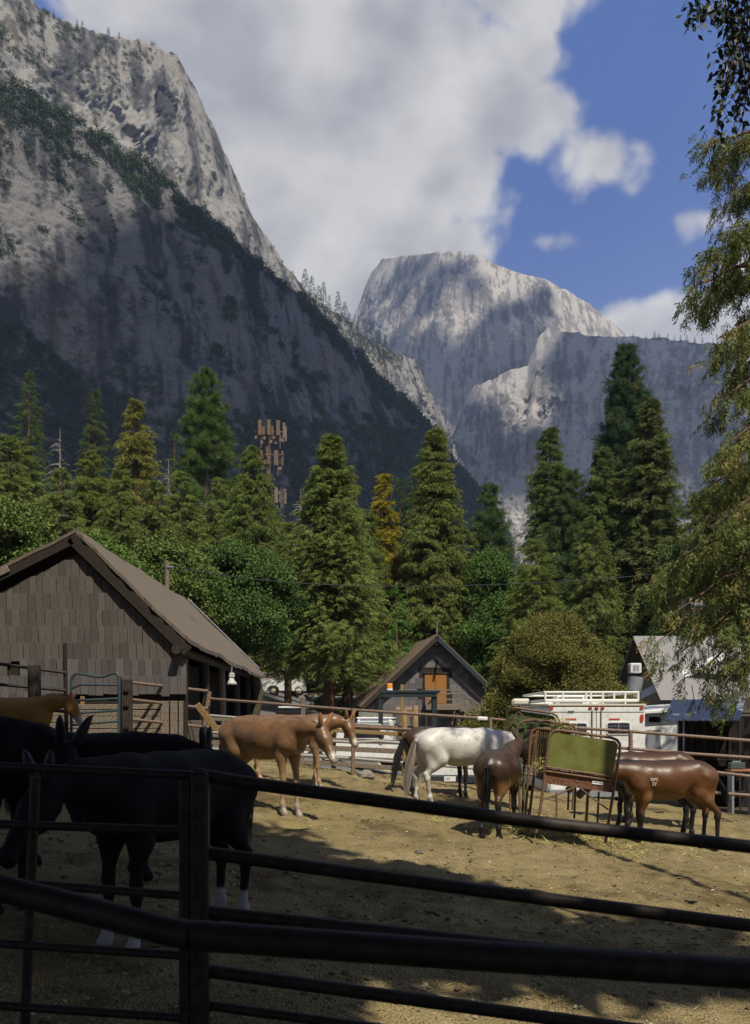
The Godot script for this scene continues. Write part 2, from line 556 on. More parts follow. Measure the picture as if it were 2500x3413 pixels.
func rock(called: String, path: Array, sil: Array, back: float, lean: float, nu: int, nv: int, amp: Array, tint: Array, seed_: int, streak := 1.0) -> MeshInstance3D:
	var curve := Curve2D.new()
	curve.bake_interval = 8.0
	for i in path.size():
		var t: Vector2 = (Vector2(path[mini(i + 1, path.size() - 1)][0], path[mini(i + 1, path.size() - 1)][1]) - Vector2(path[maxi(i - 1, 0)][0], path[maxi(i - 1, 0)][1])) * 0.17
		curve.add_point(Vector2(path[i][0], path[i][1]), -t, t)
	var L := curve.get_baked_length()
	var low := noise(0.0042, seed_, 4)
	var cell := noise(0.013, seed_ + 1, 2, FastNoiseLite.TYPE_CELLULAR)
	cell.cellular_return_type = FastNoiseLite.RETURN_CELL_VALUE
	cell.domain_warp_enabled = true
	cell.domain_warp_amplitude = 40.0
	cell.domain_warp_frequency = 0.012
	var slabs := noise(0.03, seed_ + 2, 2, FastNoiseLite.TYPE_CELLULAR)
	slabs.cellular_return_type = FastNoiseLite.RETURN_CELL_VALUE
	slabs.domain_warp_enabled = true
	slabs.domain_warp_amplitude = 18.0
	slabs.domain_warp_frequency = 0.03
	var ridge := noise(0.011, seed_ + 3, 4)
	ridge.fractal_type = FastNoiseLite.FRACTAL_RIDGED
	var crack := noise(0.017, seed_ + 8, 1, FastNoiseLite.TYPE_CELLULAR)
	crack.cellular_return_type = FastNoiseLite.RETURN_DISTANCE2_SUB
	crack.domain_warp_enabled = true
	crack.domain_warp_amplitude = 26.0
	crack.domain_warp_frequency = 0.02
	var hair := noise(0.11, seed_ + 9, 3)
	var fine := noise(0.07, seed_ + 4, 4)
	var stain := noise(0.03, seed_ + 5, 4)
	var stain2 := noise(0.008, seed_ + 6, 4)
	var P := PackedVector3Array()
	var C := PackedColorArray()
	var extra := 4
	var pale := Color(tint[0][0], tint[0][1], tint[0][2])
	var dark := Color(tint[1][0], tint[1][1], tint[1][2])
	for j in nv + extra:
		for i in nu:
			var s := L * i / (nu - 1)
			var b := curve.sample_baked(s, true)
			var t := (curve.sample_baked(minf(s + 12.0, L), true) - curve.sample_baked(maxf(s - 12.0, 0.0), true)).normalized()
			var n := Vector2(t.y, -t.x)   # to the right of the path and towards the viewer
			var top := b - n * back
			var px := CX + F * top.x / top.y
			var H := (CY - along(sil, px)) * top.y / F + EYE
			H += low.get_noise_2d(s * 4.0, 7.0) * amp[0] * 0.25 + fine.get_noise_2d(s * 1.2, 3.0) * amp[2] * 1.1
			var v := float(j) / (nv - 1)
			var y := 0.0
			var off := 0.0
			if v <= 1.0:
				y = lerpf(-2.0, H, v)
				off = back * (lean * v + (1.0 - lean) * pow(v, 5.0))
			else:
				var e := (j - nv + 1) / float(extra)
				y = H - e * e * 60.0
				off = back + e * 160.0
			var p := Vector3(b.x - n.x * off, y, -(b.y - n.y * off))
			var q: float = low.get_noise_3dv(p) * amp[0]
			q += cell.get_noise_3d(p.x, p.y * 0.4, p.z) * amp[1]
			q += slabs.get_noise_3d(p.x, p.y * 0.45, p.z) * amp[2]
			q += (ridge.get_noise_3d(p.x, p.y * 0.6, p.z)) * amp[3]
			var ln := low.get_noise_3d(p.x * 2.5 + 300.0, p.y * 2.5, p.z * 2.5)
			var saw := fposmod((p.y + 0.35 * s) / 60.0 + ln * 3.2, 1.0)   # ledges, each lip over a recess
			q -= amp[4] * seg(ridge.get_noise_3d(p.x * 0.7 + 90.0, p.y, p.z * 0.7), -0.1, 0.5) * saw * saw
			q -= amp[5] * seg(-crack.get_noise_3d(p.x, p.y * 0.45 + 0.25 * s, p.z), 0.86, 0.97)
			q -= amp[5] * 0.7 * seg(-crack.get_noise_3d(p.x * 0.6 + 700.0, p.y * 1.5 + 0.5 * s, p.z * 0.6), 0.86, 0.97)
			q += fine.get_noise_3d(p.x, p.y * 0.5, p.z) * amp[2] * 0.22
			q *= 1.0 - 0.85 * seg(v, 0.86, 1.0)
			p += Vector3(n.x, 0.12, -n.y) * q
			var f := stain.get_noise_3d(p.x, p.y * 0.07, p.z) * 1.25 * streak + hair.get_noise_3d(p.x, p.y * 0.045, p.z) * 0.8 * streak + stain2.get_noise_3dv(p) * 0.8 + fine.get_noise_3dv(p * 2.0) * 0.35
			f += 0.5 * slabs.get_noise_3d(p.x, p.y * 0.45, p.z) * (2.0 - streak)
			var c := pale.lerp(dark, seg(f, -0.3, 0.45))
			c = c.lerp(Color(0.30, 0.25, 0.17), 0.25 * seg(stain2.get_noise_3d(p.x + 500.0, p.y, p.z), 0.15, 0.5))
			P.append(p)
			C.append(c)
	crag[called] = [P, nu, nv]
	return put(grid_mesh(P, C, nu, nv + extra, false), called, M.granite)

func build_mountains() -> void:
	M.granite = mat(Color(1, 1, 1), 0.95, noise_tex(noise(0.03, 41, 5), [[0.0, g3(0.55)], [0.4, g3(0.84)], [0.6, g3(0.95)], [1.0, g3(1.0)]], 1024), Vector3(0.024, 0.009, 0.024), noise_tex(noise(0.05, 42, 5), [], 1024), 25.0, 0.15, true)
	M.granite.vertex_color_use_as_albedo = true
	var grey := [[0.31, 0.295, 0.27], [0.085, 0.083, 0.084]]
	# the wall behind, whose edge catches the sun
	var sil := [[-900, -700], [60, -30], [98, 0], [200, 68], [360, 113], [480, 140], [590, 181], [650, 287], [696, 393], [787, 590], [832, 711], [900, 810], [948, 882], [997, 940], [1045, 1003], [1123, 1042], [1171, 1076], [1239, 1144], [1326, 1183], [1384, 1197], [1413, 1260], [1437, 1313], [1462, 1362], [1481, 1425], [1515, 1473], [1549, 1522], [1578, 1560], [1612, 1609], [1680, 1720], [2100, 2300]]
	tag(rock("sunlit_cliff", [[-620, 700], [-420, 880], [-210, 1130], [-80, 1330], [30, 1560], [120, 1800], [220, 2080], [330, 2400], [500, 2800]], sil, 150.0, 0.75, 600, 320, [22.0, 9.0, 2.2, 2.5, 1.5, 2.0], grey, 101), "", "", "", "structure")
	# the buttress in front of it
	var rim := [[-900, -260], [0, 230], [200, 372], [424, 500], [600, 640], [757, 775], [900, 905], [1002, 989], [1113, 1081], [1200, 1183], [1234, 1250], [1312, 1299], [1365, 1347], [1408, 1405], [1433, 1434], [1505, 1546], [1583, 1623], [1620, 1680], [1700, 1800], [2100, 2380]]
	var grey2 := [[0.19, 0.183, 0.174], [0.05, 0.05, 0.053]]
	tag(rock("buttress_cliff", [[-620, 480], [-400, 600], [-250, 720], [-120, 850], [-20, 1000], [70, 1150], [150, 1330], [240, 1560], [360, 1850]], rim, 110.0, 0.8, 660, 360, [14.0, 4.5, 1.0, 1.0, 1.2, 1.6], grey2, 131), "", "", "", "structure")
	# the great dome and the wall before it
	var dome := [[900, 1300], [1180, 1075], [1195, 1040], [1212, 980], [1240, 905], [1275, 862], [1330, 853], [1400, 848], [1460, 838], [1530, 836], [1590, 850], [1665, 884], [1740, 912], [1815, 930], [1890, 968], [1965, 1012], [2040, 1072], [2100, 1125], [2200, 1200], [2500, 1400]]
	var pale := [[0.50, 0.465, 0.42], [0.24, 0.23, 0.225]]
	tag(rock("granite_dome", [[-260, 3500], [-130, 3200], [-20, 3000], [150, 2870], [350, 2820], [560, 2840], [760, 2930], [960, 3100], [1150, 3350]], dome, 170.0, 0.25, 460, 330, [18.0, 2.5, 1.5, 2.0, 2.0, 2.0], pale, 171, 1.5), "", "", "", "structure")
	var wall := [[900, 1900], [1380, 1640], [1480, 1500], [1513, 1440], [1550, 1330], [1580, 1290], [1680, 1245], [1760, 1215], [1790, 1130], [1830, 1092], [1960, 1122], [2100, 1120], [2200, 1128], [2360, 1145], [2500, 1165], [2900, 1150], [3600, 1000]]
	tag(rock("shoulder_wall", [[-150, 2700], [60, 2520], [200, 2400], [420, 2330], [650, 2280], [850, 2170], [1100, 2050], [1400, 1900], [1800, 1700]], wall, 130.0, 0.6, 560, 320, [34.0, 12.0, 2.5, 3.0, 1.5, 2.0], pale, 211, 1.3), "", "", "", "structure")
	cloud_banks()

# clouds overhead and behind the viewer; their shadows lie on the cliffs
func cloud_banks() -> void:
	var m := mat(Color(0.85, 0.85, 0.87), 1.0)
	var ball := SphereMesh.new()
	ball.radial_segments = 14
	ball.rings = 8
	var rng := RandomNumberGenerator.new()
	rng.seed = 77
	for spec in [["buttress_cliff", 3000.0, 60.0, "grey cumulus cloud overhead whose shadow darkens the near buttress", 22.0], ["shoulder_wall", 5200.0, 75.0, "long cumulus cloud overhead whose shadow crosses the shoulder wall", 25.0], ["granite_dome", 5600.0, 66.0, "broken cumulus cloud overhead whose shadow dapples the dome face", 34.0]]:
		var P: PackedVector3Array = crag[spec[0]][0]
		var nu: int = crag[spec[0]][1]
		var nv: int = crag[spec[0]][2]
		var st := SurfaceTool.new()
		var count := 0
		for j in range(0, nv, 13):
			for i in range(0, nu, 13):
				var p := P[j * nu + i]
				var px := CX + F * p.x / -p.z
				var py := CY - F * (p.y - EYE) / -p.z
				if not shaded(spec[0], px + rng.randfn(0.0, spec[4]), py + rng.randfn(0.0, spec[4])):
					continue
				var q: Vector3 = p + sun_dir * spec[1] + Vector3(rng.randf_range(-1, 1), rng.randf_range(-1, 1), rng.randf_range(-1, 1)) * spec[2] * 0.3
				var r: float = spec[2] * rng.randf_range(0.5, 0.8)
				st.append_from(ball, 0, Transform3D(Basis.from_scale(Vector3(r, r * 0.8, r) * 2.0), q))
				count += 1
		if count:
			tag(put(st.commit(), "cloud", m), spec[3], "cloud", "clouds overhead", "stuff")

func shaded(what: String, px: float, py: float) -> bool:
	if what == "buttress_cliff":
		if px < -80.0 or px > 1640.0 or py > 2300.0:
			return false
		return py > along([[-400, 1350], [60, 1120], [330, 880], [560, 790], [720, 790], [900, 925], [1002, 1009], [1113, 1101], [1200, 1203], [1234, 1270], [1365, 1367], [1433, 1454], [1583, 1643], [1700, 1800]], px)
	if what == "shoulder_wall":
		if px > 2420.0:
			return false
		if px > 1890.0 and py < 1480.0:
			return true
		return py > along([[1300, 1620], [1480, 1500], [1700, 1450], [1860, 1400], [1930, 1330], [2050, 1310]], px) and py < along([[1300, 1500], [1560, 1600], [1800, 1640], [2100, 1560], [2420, 1500]], px)
	var a := py < along([[1200, 860], [1400, 930], [1480, 980], [1560, 930], [1640, 960], [1760, 1040], [1900, 1060]], px) and py > along([[1200, 850], [1300, 890], [1560, 890], [1700, 965], [1800, 1005], [1960, 1090]], px) and px > 1300.0
	var b := py > along([[1200, 1100], [1420, 1150], [1480, 1190], [1560, 1180], [1640, 1120], [1700, 1060], [1780, 1000]], px) and px > 1330.0 and px < 1800.0 and py < 1330.0
	return a or b

# ---------- foliage pieces ----------
func blade(st: SurfaceTool, p: Vector3, dir: Vector3, side: Vector3, l: float, w: float) -> void:
	st.set_smooth_group(-1)
	var m := p + dir * l * 0.45
	tri(st, p, m + side * w, p + dir * l)
	tri(st, p, p + dir * l, m - side * w)

func any_dir(r: RandomNumberGenerator) -> Vector3:
	return Vector3(r.randfn(), r.randfn(), r.randfn()).normalized()

func cedar_spray(seed_: int, n := 15, wide := 1.0) -> ArrayMesh:
	var r := RandomNumberGenerator.new()
	r.seed = seed_
	var st := new_st()
	for i in n:
		var t := 0.08 + 0.92 * i / n
		var p := Vector3(t, -0.22 * t * t + 0.02 * r.randfn(), 0.03 * r.randfn())
		var s := 1.0 if i % 2 == 0 else -1.0
		var d := Vector3(0.75, -0.28 + 0.25 * r.randfn(), s * (0.7 + 0.2 * r.randf())).normalized()
		var l := (0.42 - 0.2 * t) * r.randf_range(0.7, 1.2) * wide
		for k in 4:
			var q := p + d * l * (k / 4.0) + Vector3(0, -0.03 * k * k * 0.3, 0)
			var e := (d + any_dir(r) * 0.55 + Vector3(0.3, -0.25, 0)).normalized()
			blade(st, q, e, e.cross(any_dir(r)).normalized(), l * 0.62, 0.03 * r.randf_range(0.7, 1.4))
	return made(st)

func pine_tuft(seed_: int) -> ArrayMesh:
	var r := RandomNumberGenerator.new()
	r.seed = seed_
	var st := new_st()
	for i in 54:
		var d := (any_dir(r) + Vector3(0.75, 0.25, 0)).normalized()
		var p := Vector3(r.randf_range(-0.25, 0.35), 0.05 * r.randfn(), 0.05 * r.randfn())
		blade(st, p, d, d.cross(any_dir(r)).normalized(), r.randf_range(0.34, 0.62), 0.016)
	return made(st)

func leaf_clump(seed_: int, n := 40, size := 0.17, flat := 0.75) -> ArrayMesh:
	var r := RandomNumberGenerator.new()
	r.seed = seed_
	var st := new_st()
	for i in n:
		var p := any_dir(r) * pow(r.randf(), 0.5) * 0.55
		p.y *= flat
		var d := (any_dir(r) + Vector3(0, -0.3, 0)).normalized()
		blade(st, p, d, (d.cross(any_dir(r)) + Vector3(0, 0.1, 0)).normalized(), size * r.randf_range(0.7, 1.3), size * 0.36)
	return made(st)

func leaf_mat(c: Color, back := 0.35) -> StandardMaterial3D:
	var m := StandardMaterial3D.new()
	m.albedo_color = Color.WHITE
	m.vertex_color_use_as_albedo = true
	m.roughness = 0.75
	m.metallic_specular = 0.18
	m.backlight_enabled = true
	m.backlight = Color(back, back, back * 0.6)
	return m

func copies(called: String, mesh: Mesh, m: Material, where: Array, tint: Array, parent: Node) -> MultiMeshInstance3D:
	var mm := MultiMesh.new()
	mm.transform_format = MultiMesh.TRANSFORM_3D
	mm.use_colors = true
	mm.mesh = mesh
	mm.instance_count = where.size()
	for i in where.size():
		mm.set_instance_transform(i, where[i])
		mm.set_instance_color(i, tint[i])
	var o := MultiMeshInstance3D.new()
	o.multimesh = mm
	o.material_override = m
	if parent == null:
		o.name = numbered(called)
		add_child(o)
	else:
		o.name = called
		o.set_meta("kind", "stuff")
		parent.add_child(o, true)
	return o

func turned(dir: Vector3, roll: float, s: Vector3) -> Basis:   # x axis along dir
	var x := dir.normalized()
	var z := x.cross(Vector3.UP if absf(x.y) < 0.97 else Vector3.RIGHT).normalized()
	var b := Basis(x, z.cross(x), z) * Basis(Vector3.RIGHT, roll)
	return b * Basis.from_scale(s)

# ---------- trees ----------
# kind: cedar, pine, fir. Photo position of the top, depth, crown radius in metres
func conifer(called: String, label: String, px: float, py: float, d: float, radius: float, kind: String, tint: Color, n: int, seed_: int, bare := 0.1, group := "conifers behind the corral") -> Node3D:
	var r := RandomNumberGenerator.new()
	r.seed = seed_
	var foot := on_ground(px, d, -0.15)
	var h := EYE + (CY - py) * d / F - foot.y
	var t := thing(called, label, "tree", foot, 0.0, group)
	var lean := Vector3(r.randfn() * 0.006, 0, r.randfn() * 0.006) * h
	var st := new_st()
	var r0 := h * (0.014 if kind != "cedar" else 0.018)
	add_tube(st, [Vector3.ZERO, lean * 0.2 + Vector3(0, h * 0.3, 0), lean * 0.6 + Vector3(0, h * 0.65, 0), lean + Vector3(0, h * 0.985, 0)], [r0 * 1.25, r0 * 0.9, r0 * 0.5, 0.03], 9)
	var where := []
	var tints := []
	var size: float = {"cedar": 0.78, "pine": 0.9, "fir": 0.75}[kind] * clampf(h / 22.0, 0.62, 1.2)
	var levels := int(n * 1.75 / 9.0)
	var patchy := noise(0.35, seed_ + 9, 2)
	for i in levels:
		var v := bare + (1.0 - bare) * pow((i + r.randf()) / levels, 0.92)
		var prof := 0.0
		if kind == "cedar":
			prof = pow(1.0 - v, 0.85) * (0.72 + 0.28 * seg(v, bare, bare + 0.14)) + 0.05 * (1.0 - v)
		elif kind == "pine":
			prof = pow(1.0 - v, 0.62) * (0.5 + 0.5 * seg(v, bare, bare + 0.25)) * 0.92
		else:
			prof = pow(1.0 - v, 0.95)
		var az := r.randf() * TAU
		var dir := Vector3(cos(az), 0, sin(az))
		var y0 := v * h
		var len_ := radius * prof * r.randf_range(0.62, 1.14) + 0.25
		len_ *= 1.0 + 0.32 * patchy.get_noise_3d(dir.x * 3.0, y0 * 0.6, dir.z * 3.0)
		var rise: float = {"cedar": -0.12, "pine": 0.14, "fir": -0.02}[kind] + (0.5 if v > 0.9 else 0.0)
		var base := lean * v + Vector3(0, y0, 0)
		var tip := base + dir * len_ + Vector3(0, len_ * rise + len_ * 0.2 * r.randfn() * 0.4, 0)
		if kind == "cedar":
			tip.y -= len_ * 0.1
		if len_ > 0.9 and (i % 2 == 0):
			add_tube(st, [base, base.lerp(tip, 0.5) + Vector3(0, len_ * 0.06, 0), tip], [r0 * 0.22 * (1.0 - v) + 0.025, 0.03, 0.012], 4, false)
		var m := 9
		for k in m:
			var u := 0.22 + 0.78 * (k + r.randf()) / m
			u = pow(u, 0.75)
			var q := base.lerp(tip, u) + Vector3(r.randfn(), r.randfn() * 0.6, r.randfn()) * 0.16 * minf(len_, 2.2) * (0.35 + 0.5 * u)
			q.y += sin(u * PI) * len_ * 0.06
			var out := (dir + Vector3(r.randfn() * 0.55, r.randfn() * 0.22 + (0.1 if kind == "pine" else -0.3), r.randfn() * 0.55)).normalized()
			var s := size * r.randf_range(0.65, 1.2) * (0.62 if v > 0.9 else 1.0) * (0.75 + 0.25 * u)
			where.append(Transform3D(turned(out, r.randf_range(-0.6, 0.6), Vector3(s, s, s)), q))
			var b := r.randf_range(0.7, 1.25) * 1.4
			var c := tint * b
			if r.randf() < 0.08:
				c = c.lerp(Color(0.20, 0.16, 0.05), 0.45)
			c.a = 1.0
			tints.append(c)
	for k in 14:   # the leader
		var v := 0.93 + 0.068 * k / 14.0
		var a := r.randf() * TAU
		where.append(Transform3D(turned(Vector3(cos(a) * 0.6, 0.6, sin(a) * 0.6), 0.0, Vector3.ONE * size * 0.5 * (1.25 - (v - 0.93) * 8.0)), lean * v + Vector3(0, v * h, 0)))
		tints.append(tint)
	done(st, "trunk", M.bark if kind != "pine" else M.bark_pale, t)
	copies("crown", M["mesh_" + kind + str(seed_ % 2)], M.leaf, where, tints, t)
	return t

# a broad-leaved tree: lobes of leaf clumps on limbs
func broadleaf(called: String, label: String, foot: Vector3, h: float, rx: float, low: float, tint: Color, n: int, seed_: int, size := 1.0, group := "broad-leaved trees behind the corral", lobes := 13, mesh_name := "mesh_leaf") -> Node3D:
	var r := RandomNumberGenerator.new()
	r.seed = seed_
	var t := thing(called, label, "tree", foot, 0.0, group)
	var st := new_st()
	var fork := Vector3(0, h * maxf(low, 0.12), 0)
	add_tube(st, [Vector3.ZERO, fork * 0.5 + Vector3(0.05, 0, 0), fork], [h * 0.024, h * 0.019, h * 0.015], 9)
	var where := []
	var tints := []
	var centres := []
	for k in lobes:
		var v := (k + 0.5) / lobes
		var a := k * 2.4 + r.randf()
		var rad := rx * 0.62 * sin(PI * (0.18 + 0.78 * v)) * r.randf_range(0.55, 1.05)
		var c := Vector3(cos(a) * rad, h * (low + (1.0 - low) * (0.12 + 0.76 * v)), sin(a) * rad)
		centres.append([c, rx * r.randf_range(0.36, 0.58) * (1.0 - 0.35 * v)])
		add_tube(st, [fork, fork.lerp(c, 0.55) + Vector3(0, h * 0.03, 0), c], [h * 0.009, h * 0.005, 0.02], 5, false)
	for i in n:
		var c: Array = centres[r.randi() % centres.size()]
		var q: Vector3 = any_dir(r)
		q.y = absf(q.y) * 1.0 - 0.25 if r.randf() < 0.75 else q.y
		var p: Vector3 = c[0] + q * c[1] * pow(r.randf(), 0.28) * Vector3(1, 0.8, 1)
		var s := size * r.randf_range(0.7, 1.3)
		where.append(Transform3D(Basis.from_euler(Vector3(r.randf() * 0.8, r.randf() * TAU, r.randf() * 0.8)) * Basis.from_scale(Vector3(s, s, s)), p))
		var b := r.randf_range(0.72, 1.25) * 1.45
		tints.append(Color(tint.r * b, tint.g * b, tint.b * b))
	done(st, "trunk", M.bark, t)
	copies("crown", M[mesh_name + str(seed_ % 2)], M.leaf, where, tints, t)
	return t

# a dead tree: bare trunk and drooping twigs
func snag(called: String, label: String, px: float, py: float, d: float, seed_: int, spread_ := 0.16, low := 0.4) -> void:
	var r := RandomNumberGenerator.new()
	r.seed = seed_
	var foot := on_ground(px, d, -0.15)
	var h := EYE + (CY - py) * d / F - foot.y
	var t := thing(called, label, "tree", foot, 0.0, "dead trees")
	var st := new_st()
	add_tube(st, [Vector3.ZERO, Vector3(0.05, h * 0.5, 0), Vector3(0, h, 0)], [h * 0.016, h * 0.011, 0.02], 7)
	done(st, "trunk", M.dead, t)
	var b := new_st()
	for k in 90:
		var v := low + (0.97 - low) * r.randf()
		var a := r.randf() * TAU
		var l := h * spread_ * 1.5 * (1.05 - v) * r.randf_range(0.5, 1.2) + 0.3
		var p := Vector3(0, v * h, 0)
		var e := p + Vector3(cos(a) * l, -l * r.randf_range(0.1, 0.5), sin(a) * l)
		add_tube(b, [p, p.lerp(e, 0.5) + Vector3(0, l * 0.12, 0), e], [0.05, 0.035, 0.012], 3, false)
	done(b, "branches", M.dead, t)

func build_trees() -> void:
	for k in 2:
		M["mesh_cedar%d" % k] = cedar_spray(50 + k)
		M["mesh_pine%d" % k] = pine_tuft(60 + k)
		M["mesh_fir%d" % k] = cedar_spray(70 + k, 13, 0.8)
		M["mesh_leaf%d" % k] = leaf_clump(80 + k)
		M["mesh_fine%d" % k] = leaf_clump(90 + k, 60, 0.11, 1.0)
		M["mesh_shade%d" % k] = leaf_clump(95 + k, 20, 0.36, 0.8)
	M.leaf = leaf_mat(Color.WHITE, 0.5)
	M.oak_leaf = mat(Color(1, 1, 1), 0.6)
	M.oak_leaf.vertex_color_use_as_albedo = true
	M.dead = mat(Color(0.22, 0.19, 0.165), 0.9)
	var cg := Color(0.106, 0.136, 0.036)
	var cd := Color(0.076, 0.105, 0.032)
	var cy := Color(0.145, 0.145, 0.035)
	var pg := Color(0.055, 0.095, 0.026)
	var pd := Color(0.035, 0.065, 0.028)
	var fg := Color(0.06, 0.09, 0.03)
	# back row, left to right
	conifer("fir_tree", "tall fir with a pointed top at the far left below the cliff", 100, 1235, 130, 6.5, "fir", fg, 1500, 301)
	conifer("fir_tree", "dark fir second from the left below the cliff", 322, 1298, 125, 6.0, "fir", Color(0.055, 0.08, 0.026), 1500, 302)
	conifer("fir_tree", "small bluish fir between the sparse cedar and the tall pine", 575, 1432, 150, 4.0, "fir", Color(0.04, 0.06, 0.03), 700, 303)
	conifer("pine_tree", "tall green pine left of the cell tower with tufted branches", 690, 1238, 105, 6.4, "pine", pg, 2600, 304, 0.12)
	conifer("cedar_tree", "sparse yellowish cedar whose bare trunk shows near the top", 455, 1332, 92, 4.6, "cedar", cy, 1900, 305)
	conifer("cedar_tree", "yellow green cedar rising at the far left edge of the photo", 20, 1450, 80, 5.2, "cedar", cg, 2000, 306)
	conifer("cedar_tree", "yellow green cedar just left of the dead grey tree", 85, 1475, 84, 4.2, "cedar", cg, 1700, 307)
	conifer("cedar_tree", "low cedar in front of the dead grey tree", 205, 1560, 74, 4.6, "cedar", cg, 1800, 308)
	conifer("cedar_tree", "bushy cedar right of the dead grey tree", 310, 1500, 78, 4.8, "cedar", Color(0.10, 0.12, 0.03), 1800, 309)
	conifer("cedar_tree", "low cedar beneath the tall pine", 600, 1570, 82, 4.6, "cedar", cg, 1700, 310)
	conifer("cedar_tree", "pointed cedar directly left of the cell tower", 848, 1490, 80, 4.6, "cedar", Color(0.095, 0.125, 0.03), 2200, 311, 0.2)
	conifer("cedar_tree", "largest cedar in the middle, broad skirt reaching the parked trucks", 1097, 1452, 62, 4.9, "cedar", cg, 4200, 312, 0.2)
	conifer("cedar_tree", "slim second top close behind the largest middle cedar", 1160, 1575, 68, 3.4, "cedar", cg, 1300, 313)
	conifer("cedar_tree", "golden yellow cedar between the two tallest middle cedars", 1282, 1575, 96, 3.6, "cedar", Color(0.19, 0.165, 0.015), 1300, 314)
	conifer("fir_tree", "dark fir behind the golden yellow cedar", 1335, 1590, 120, 4.2, "fir", pd * 1.2, 1000, 315)
	conifer("fir_tree", "slim dark fir touching the left side of the narrow tall cedar", 1378, 1562, 118, 3.6, "fir", Color(0.045, 0.075, 0.03), 900, 316)
	conifer("cedar_tree", "narrow tall cedar behind the small cabin with a bare tip", 1460, 1428, 74, 4.2, "cedar", Color(0.106, 0.13, 0.034), 3600, 317, 0.1)
	conifer("pine_tree", "short dark green fir at the foot of the bright cliff strip", 1625, 1618, 105, 4.8, "pine", Color(0.05, 0.085, 0.028), 1400, 318, 0.15)
	conifer("cedar_tree", "dense dark green cedar right of centre below the dome", 1838, 1428, 84, 4.7, "cedar", cd, 3000, 319)
	conifer("pine_tree", "soft needled pine leaning on the right of the dense dark cedar", 1905, 1580, 82, 4.0, "pine", Color(0.055, 0.085, 0.03), 1500, 320, 0.08)
	conifer("cedar_tree", "shorter yellow green cedar in front of the dense dark cedar", 1790, 1800, 62, 4.0, "cedar", Color(0.095, 0.125, 0.03), 1700, 321)
	conifer("pine_tree", "tallest dark pine on the right against the shoulder wall", 2096, 1158, 88, 5.6, "pine", pd, 3200, 322, 0.25)
	conifer("cedar_tree", "cedar on the left side of the tallest pine", 2005, 1490, 82, 3.8, "cedar", cd, 2000, 323, 0.2)
	conifer("cedar_tree", "feathery cedar on the right side of the tallest pine", 2180, 1330, 80, 5.0, "cedar", Color(0.085, 0.105, 0.035), 3200, 324, 0.2)
	conifer("cedar_tree", "hazy cedar at the right edge behind the near hanging boughs", 2420, 1500, 62, 5.4, "cedar", Color(0.105, 0.115, 0.04), 2600, 325)
	conifer("cedar_tree", "tiny bright green conifer behind the left roof slope of the cabin", 1322, 1955, 66, 1.7, "fir", Color(0.07, 0.15, 0.03), 420, 326)
	for a in [["yellow green cedar between the sparse cedar and the barn ridge", 400, 1560, 70, 4.4, 351], ["cedar filling the gap right of the sparse cedar", 520, 1600, 76, 4.4, 352], ["cedar low between tall pine and tower cedar", 735, 1590, 86, 4.8, 353], ["cedar low on the right of the cell tower", 960, 1740, 74, 4.6, 354], ["green cedar between the largest and the golden cedar", 1215, 1700, 78, 4.2, 355], ["low cedar right of the narrow tall cedar", 1560, 1760, 80, 4.4, 356], ["low cedar between dense dark cedar and tallest pine", 1975, 1720, 74, 4.2, 357], ["cedar low behind the big rounded shrub", 1745, 1880, 66, 3.6, 358], ["yellow green cedar at the left edge above the barn roof", -20, 1560, 62, 5.0, 359], ["dark cedar behind the house at the right edge", 2330, 1640, 72, 5.0, 360]]:
		conifer("cedar_tree", a[0], a[1], a[2], a[3], a[4], "cedar", cg * (0.85 + 0.05 * (a[5] % 5)), 1700, a[5], 0.2 if a[5] == 353 or a[5] == 354 else 0.1)
	snag("dead_tree", "bare grey dead tree with drooping twigs at the left", 200, 1425, 95, 341)
	snag("dead_tree", "thin bare dead trunk below the tall pine", 562, 1530, 90, 342, 0.04, 0.7)
	snag("dead_tree", "bare grey dead tree beside the cell tower base", 1003, 1625, 96, 343, 0.18, 0.3)
	# broad-leaved trees fill the middle height
	var bl := Color(0.074, 0.098, 0.026)
	for a in [["leafy green tree behind the left slope of the barn roof", 60, 1640, 48, 5.5, 0.05, bl, 411], ["leafy tree right above the barn ridge", 330, 1760, 52, 4.6, 0.05, Color(0.07, 0.11, 0.025), 412], ["dark leafy tree behind the right slope of the barn roof", 560, 1770, 56, 5.2, 0.12, bl, 413], ["leafy tree directly below the cell tower", 800, 1790, 60, 5.0, 0.27, Color(0.05, 0.085, 0.024), 414],
		["leafy tree behind the bucket truck", 770, 1990, 97, 4.6, 0.06, bl, 415], ["leafy tree at the foot of the cell tower", 975, 1720, 98, 5.6, 0.05, bl, 416], ["rust tinged tree between the middle cedars", 1375, 1790, 80, 4.6, 0.08, Color(0.145, 0.105, 0.022), 417], ["round green tree left of the dense dark cedar", 1640, 1775, 74, 5.0, 0.06, Color(0.05, 0.09, 0.022), 418],
		["low green tree between cabin and big rounded shrub", 1665, 2010, 72, 4.0, 0.02, Color(0.05, 0.085, 0.022), 419], ["green tree behind the grey roof at the right", 2290, 1760, 66, 5.0, 0.08, Color(0.055, 0.08, 0.028), 420], ["green tree far right behind the house chimney", 2480, 1800, 60, 5.0, 0.08, Color(0.065, 0.085, 0.03), 421], ["dark green tree between the pine trunks at the right", 2060, 1990, 92, 5.0, 0.08, Color(0.045, 0.075, 0.022), 422]]:
		var foot := on_ground(a[1], a[3], -0.1)
		broadleaf("leafy_tree", a[0], foot, EYE + (CY - a[2]) * a[3] / F - foot.y, a[4], a[5], a[6], 1900, a[7], 0.95)
	var sf := on_ground(1846, 42, -0.05)
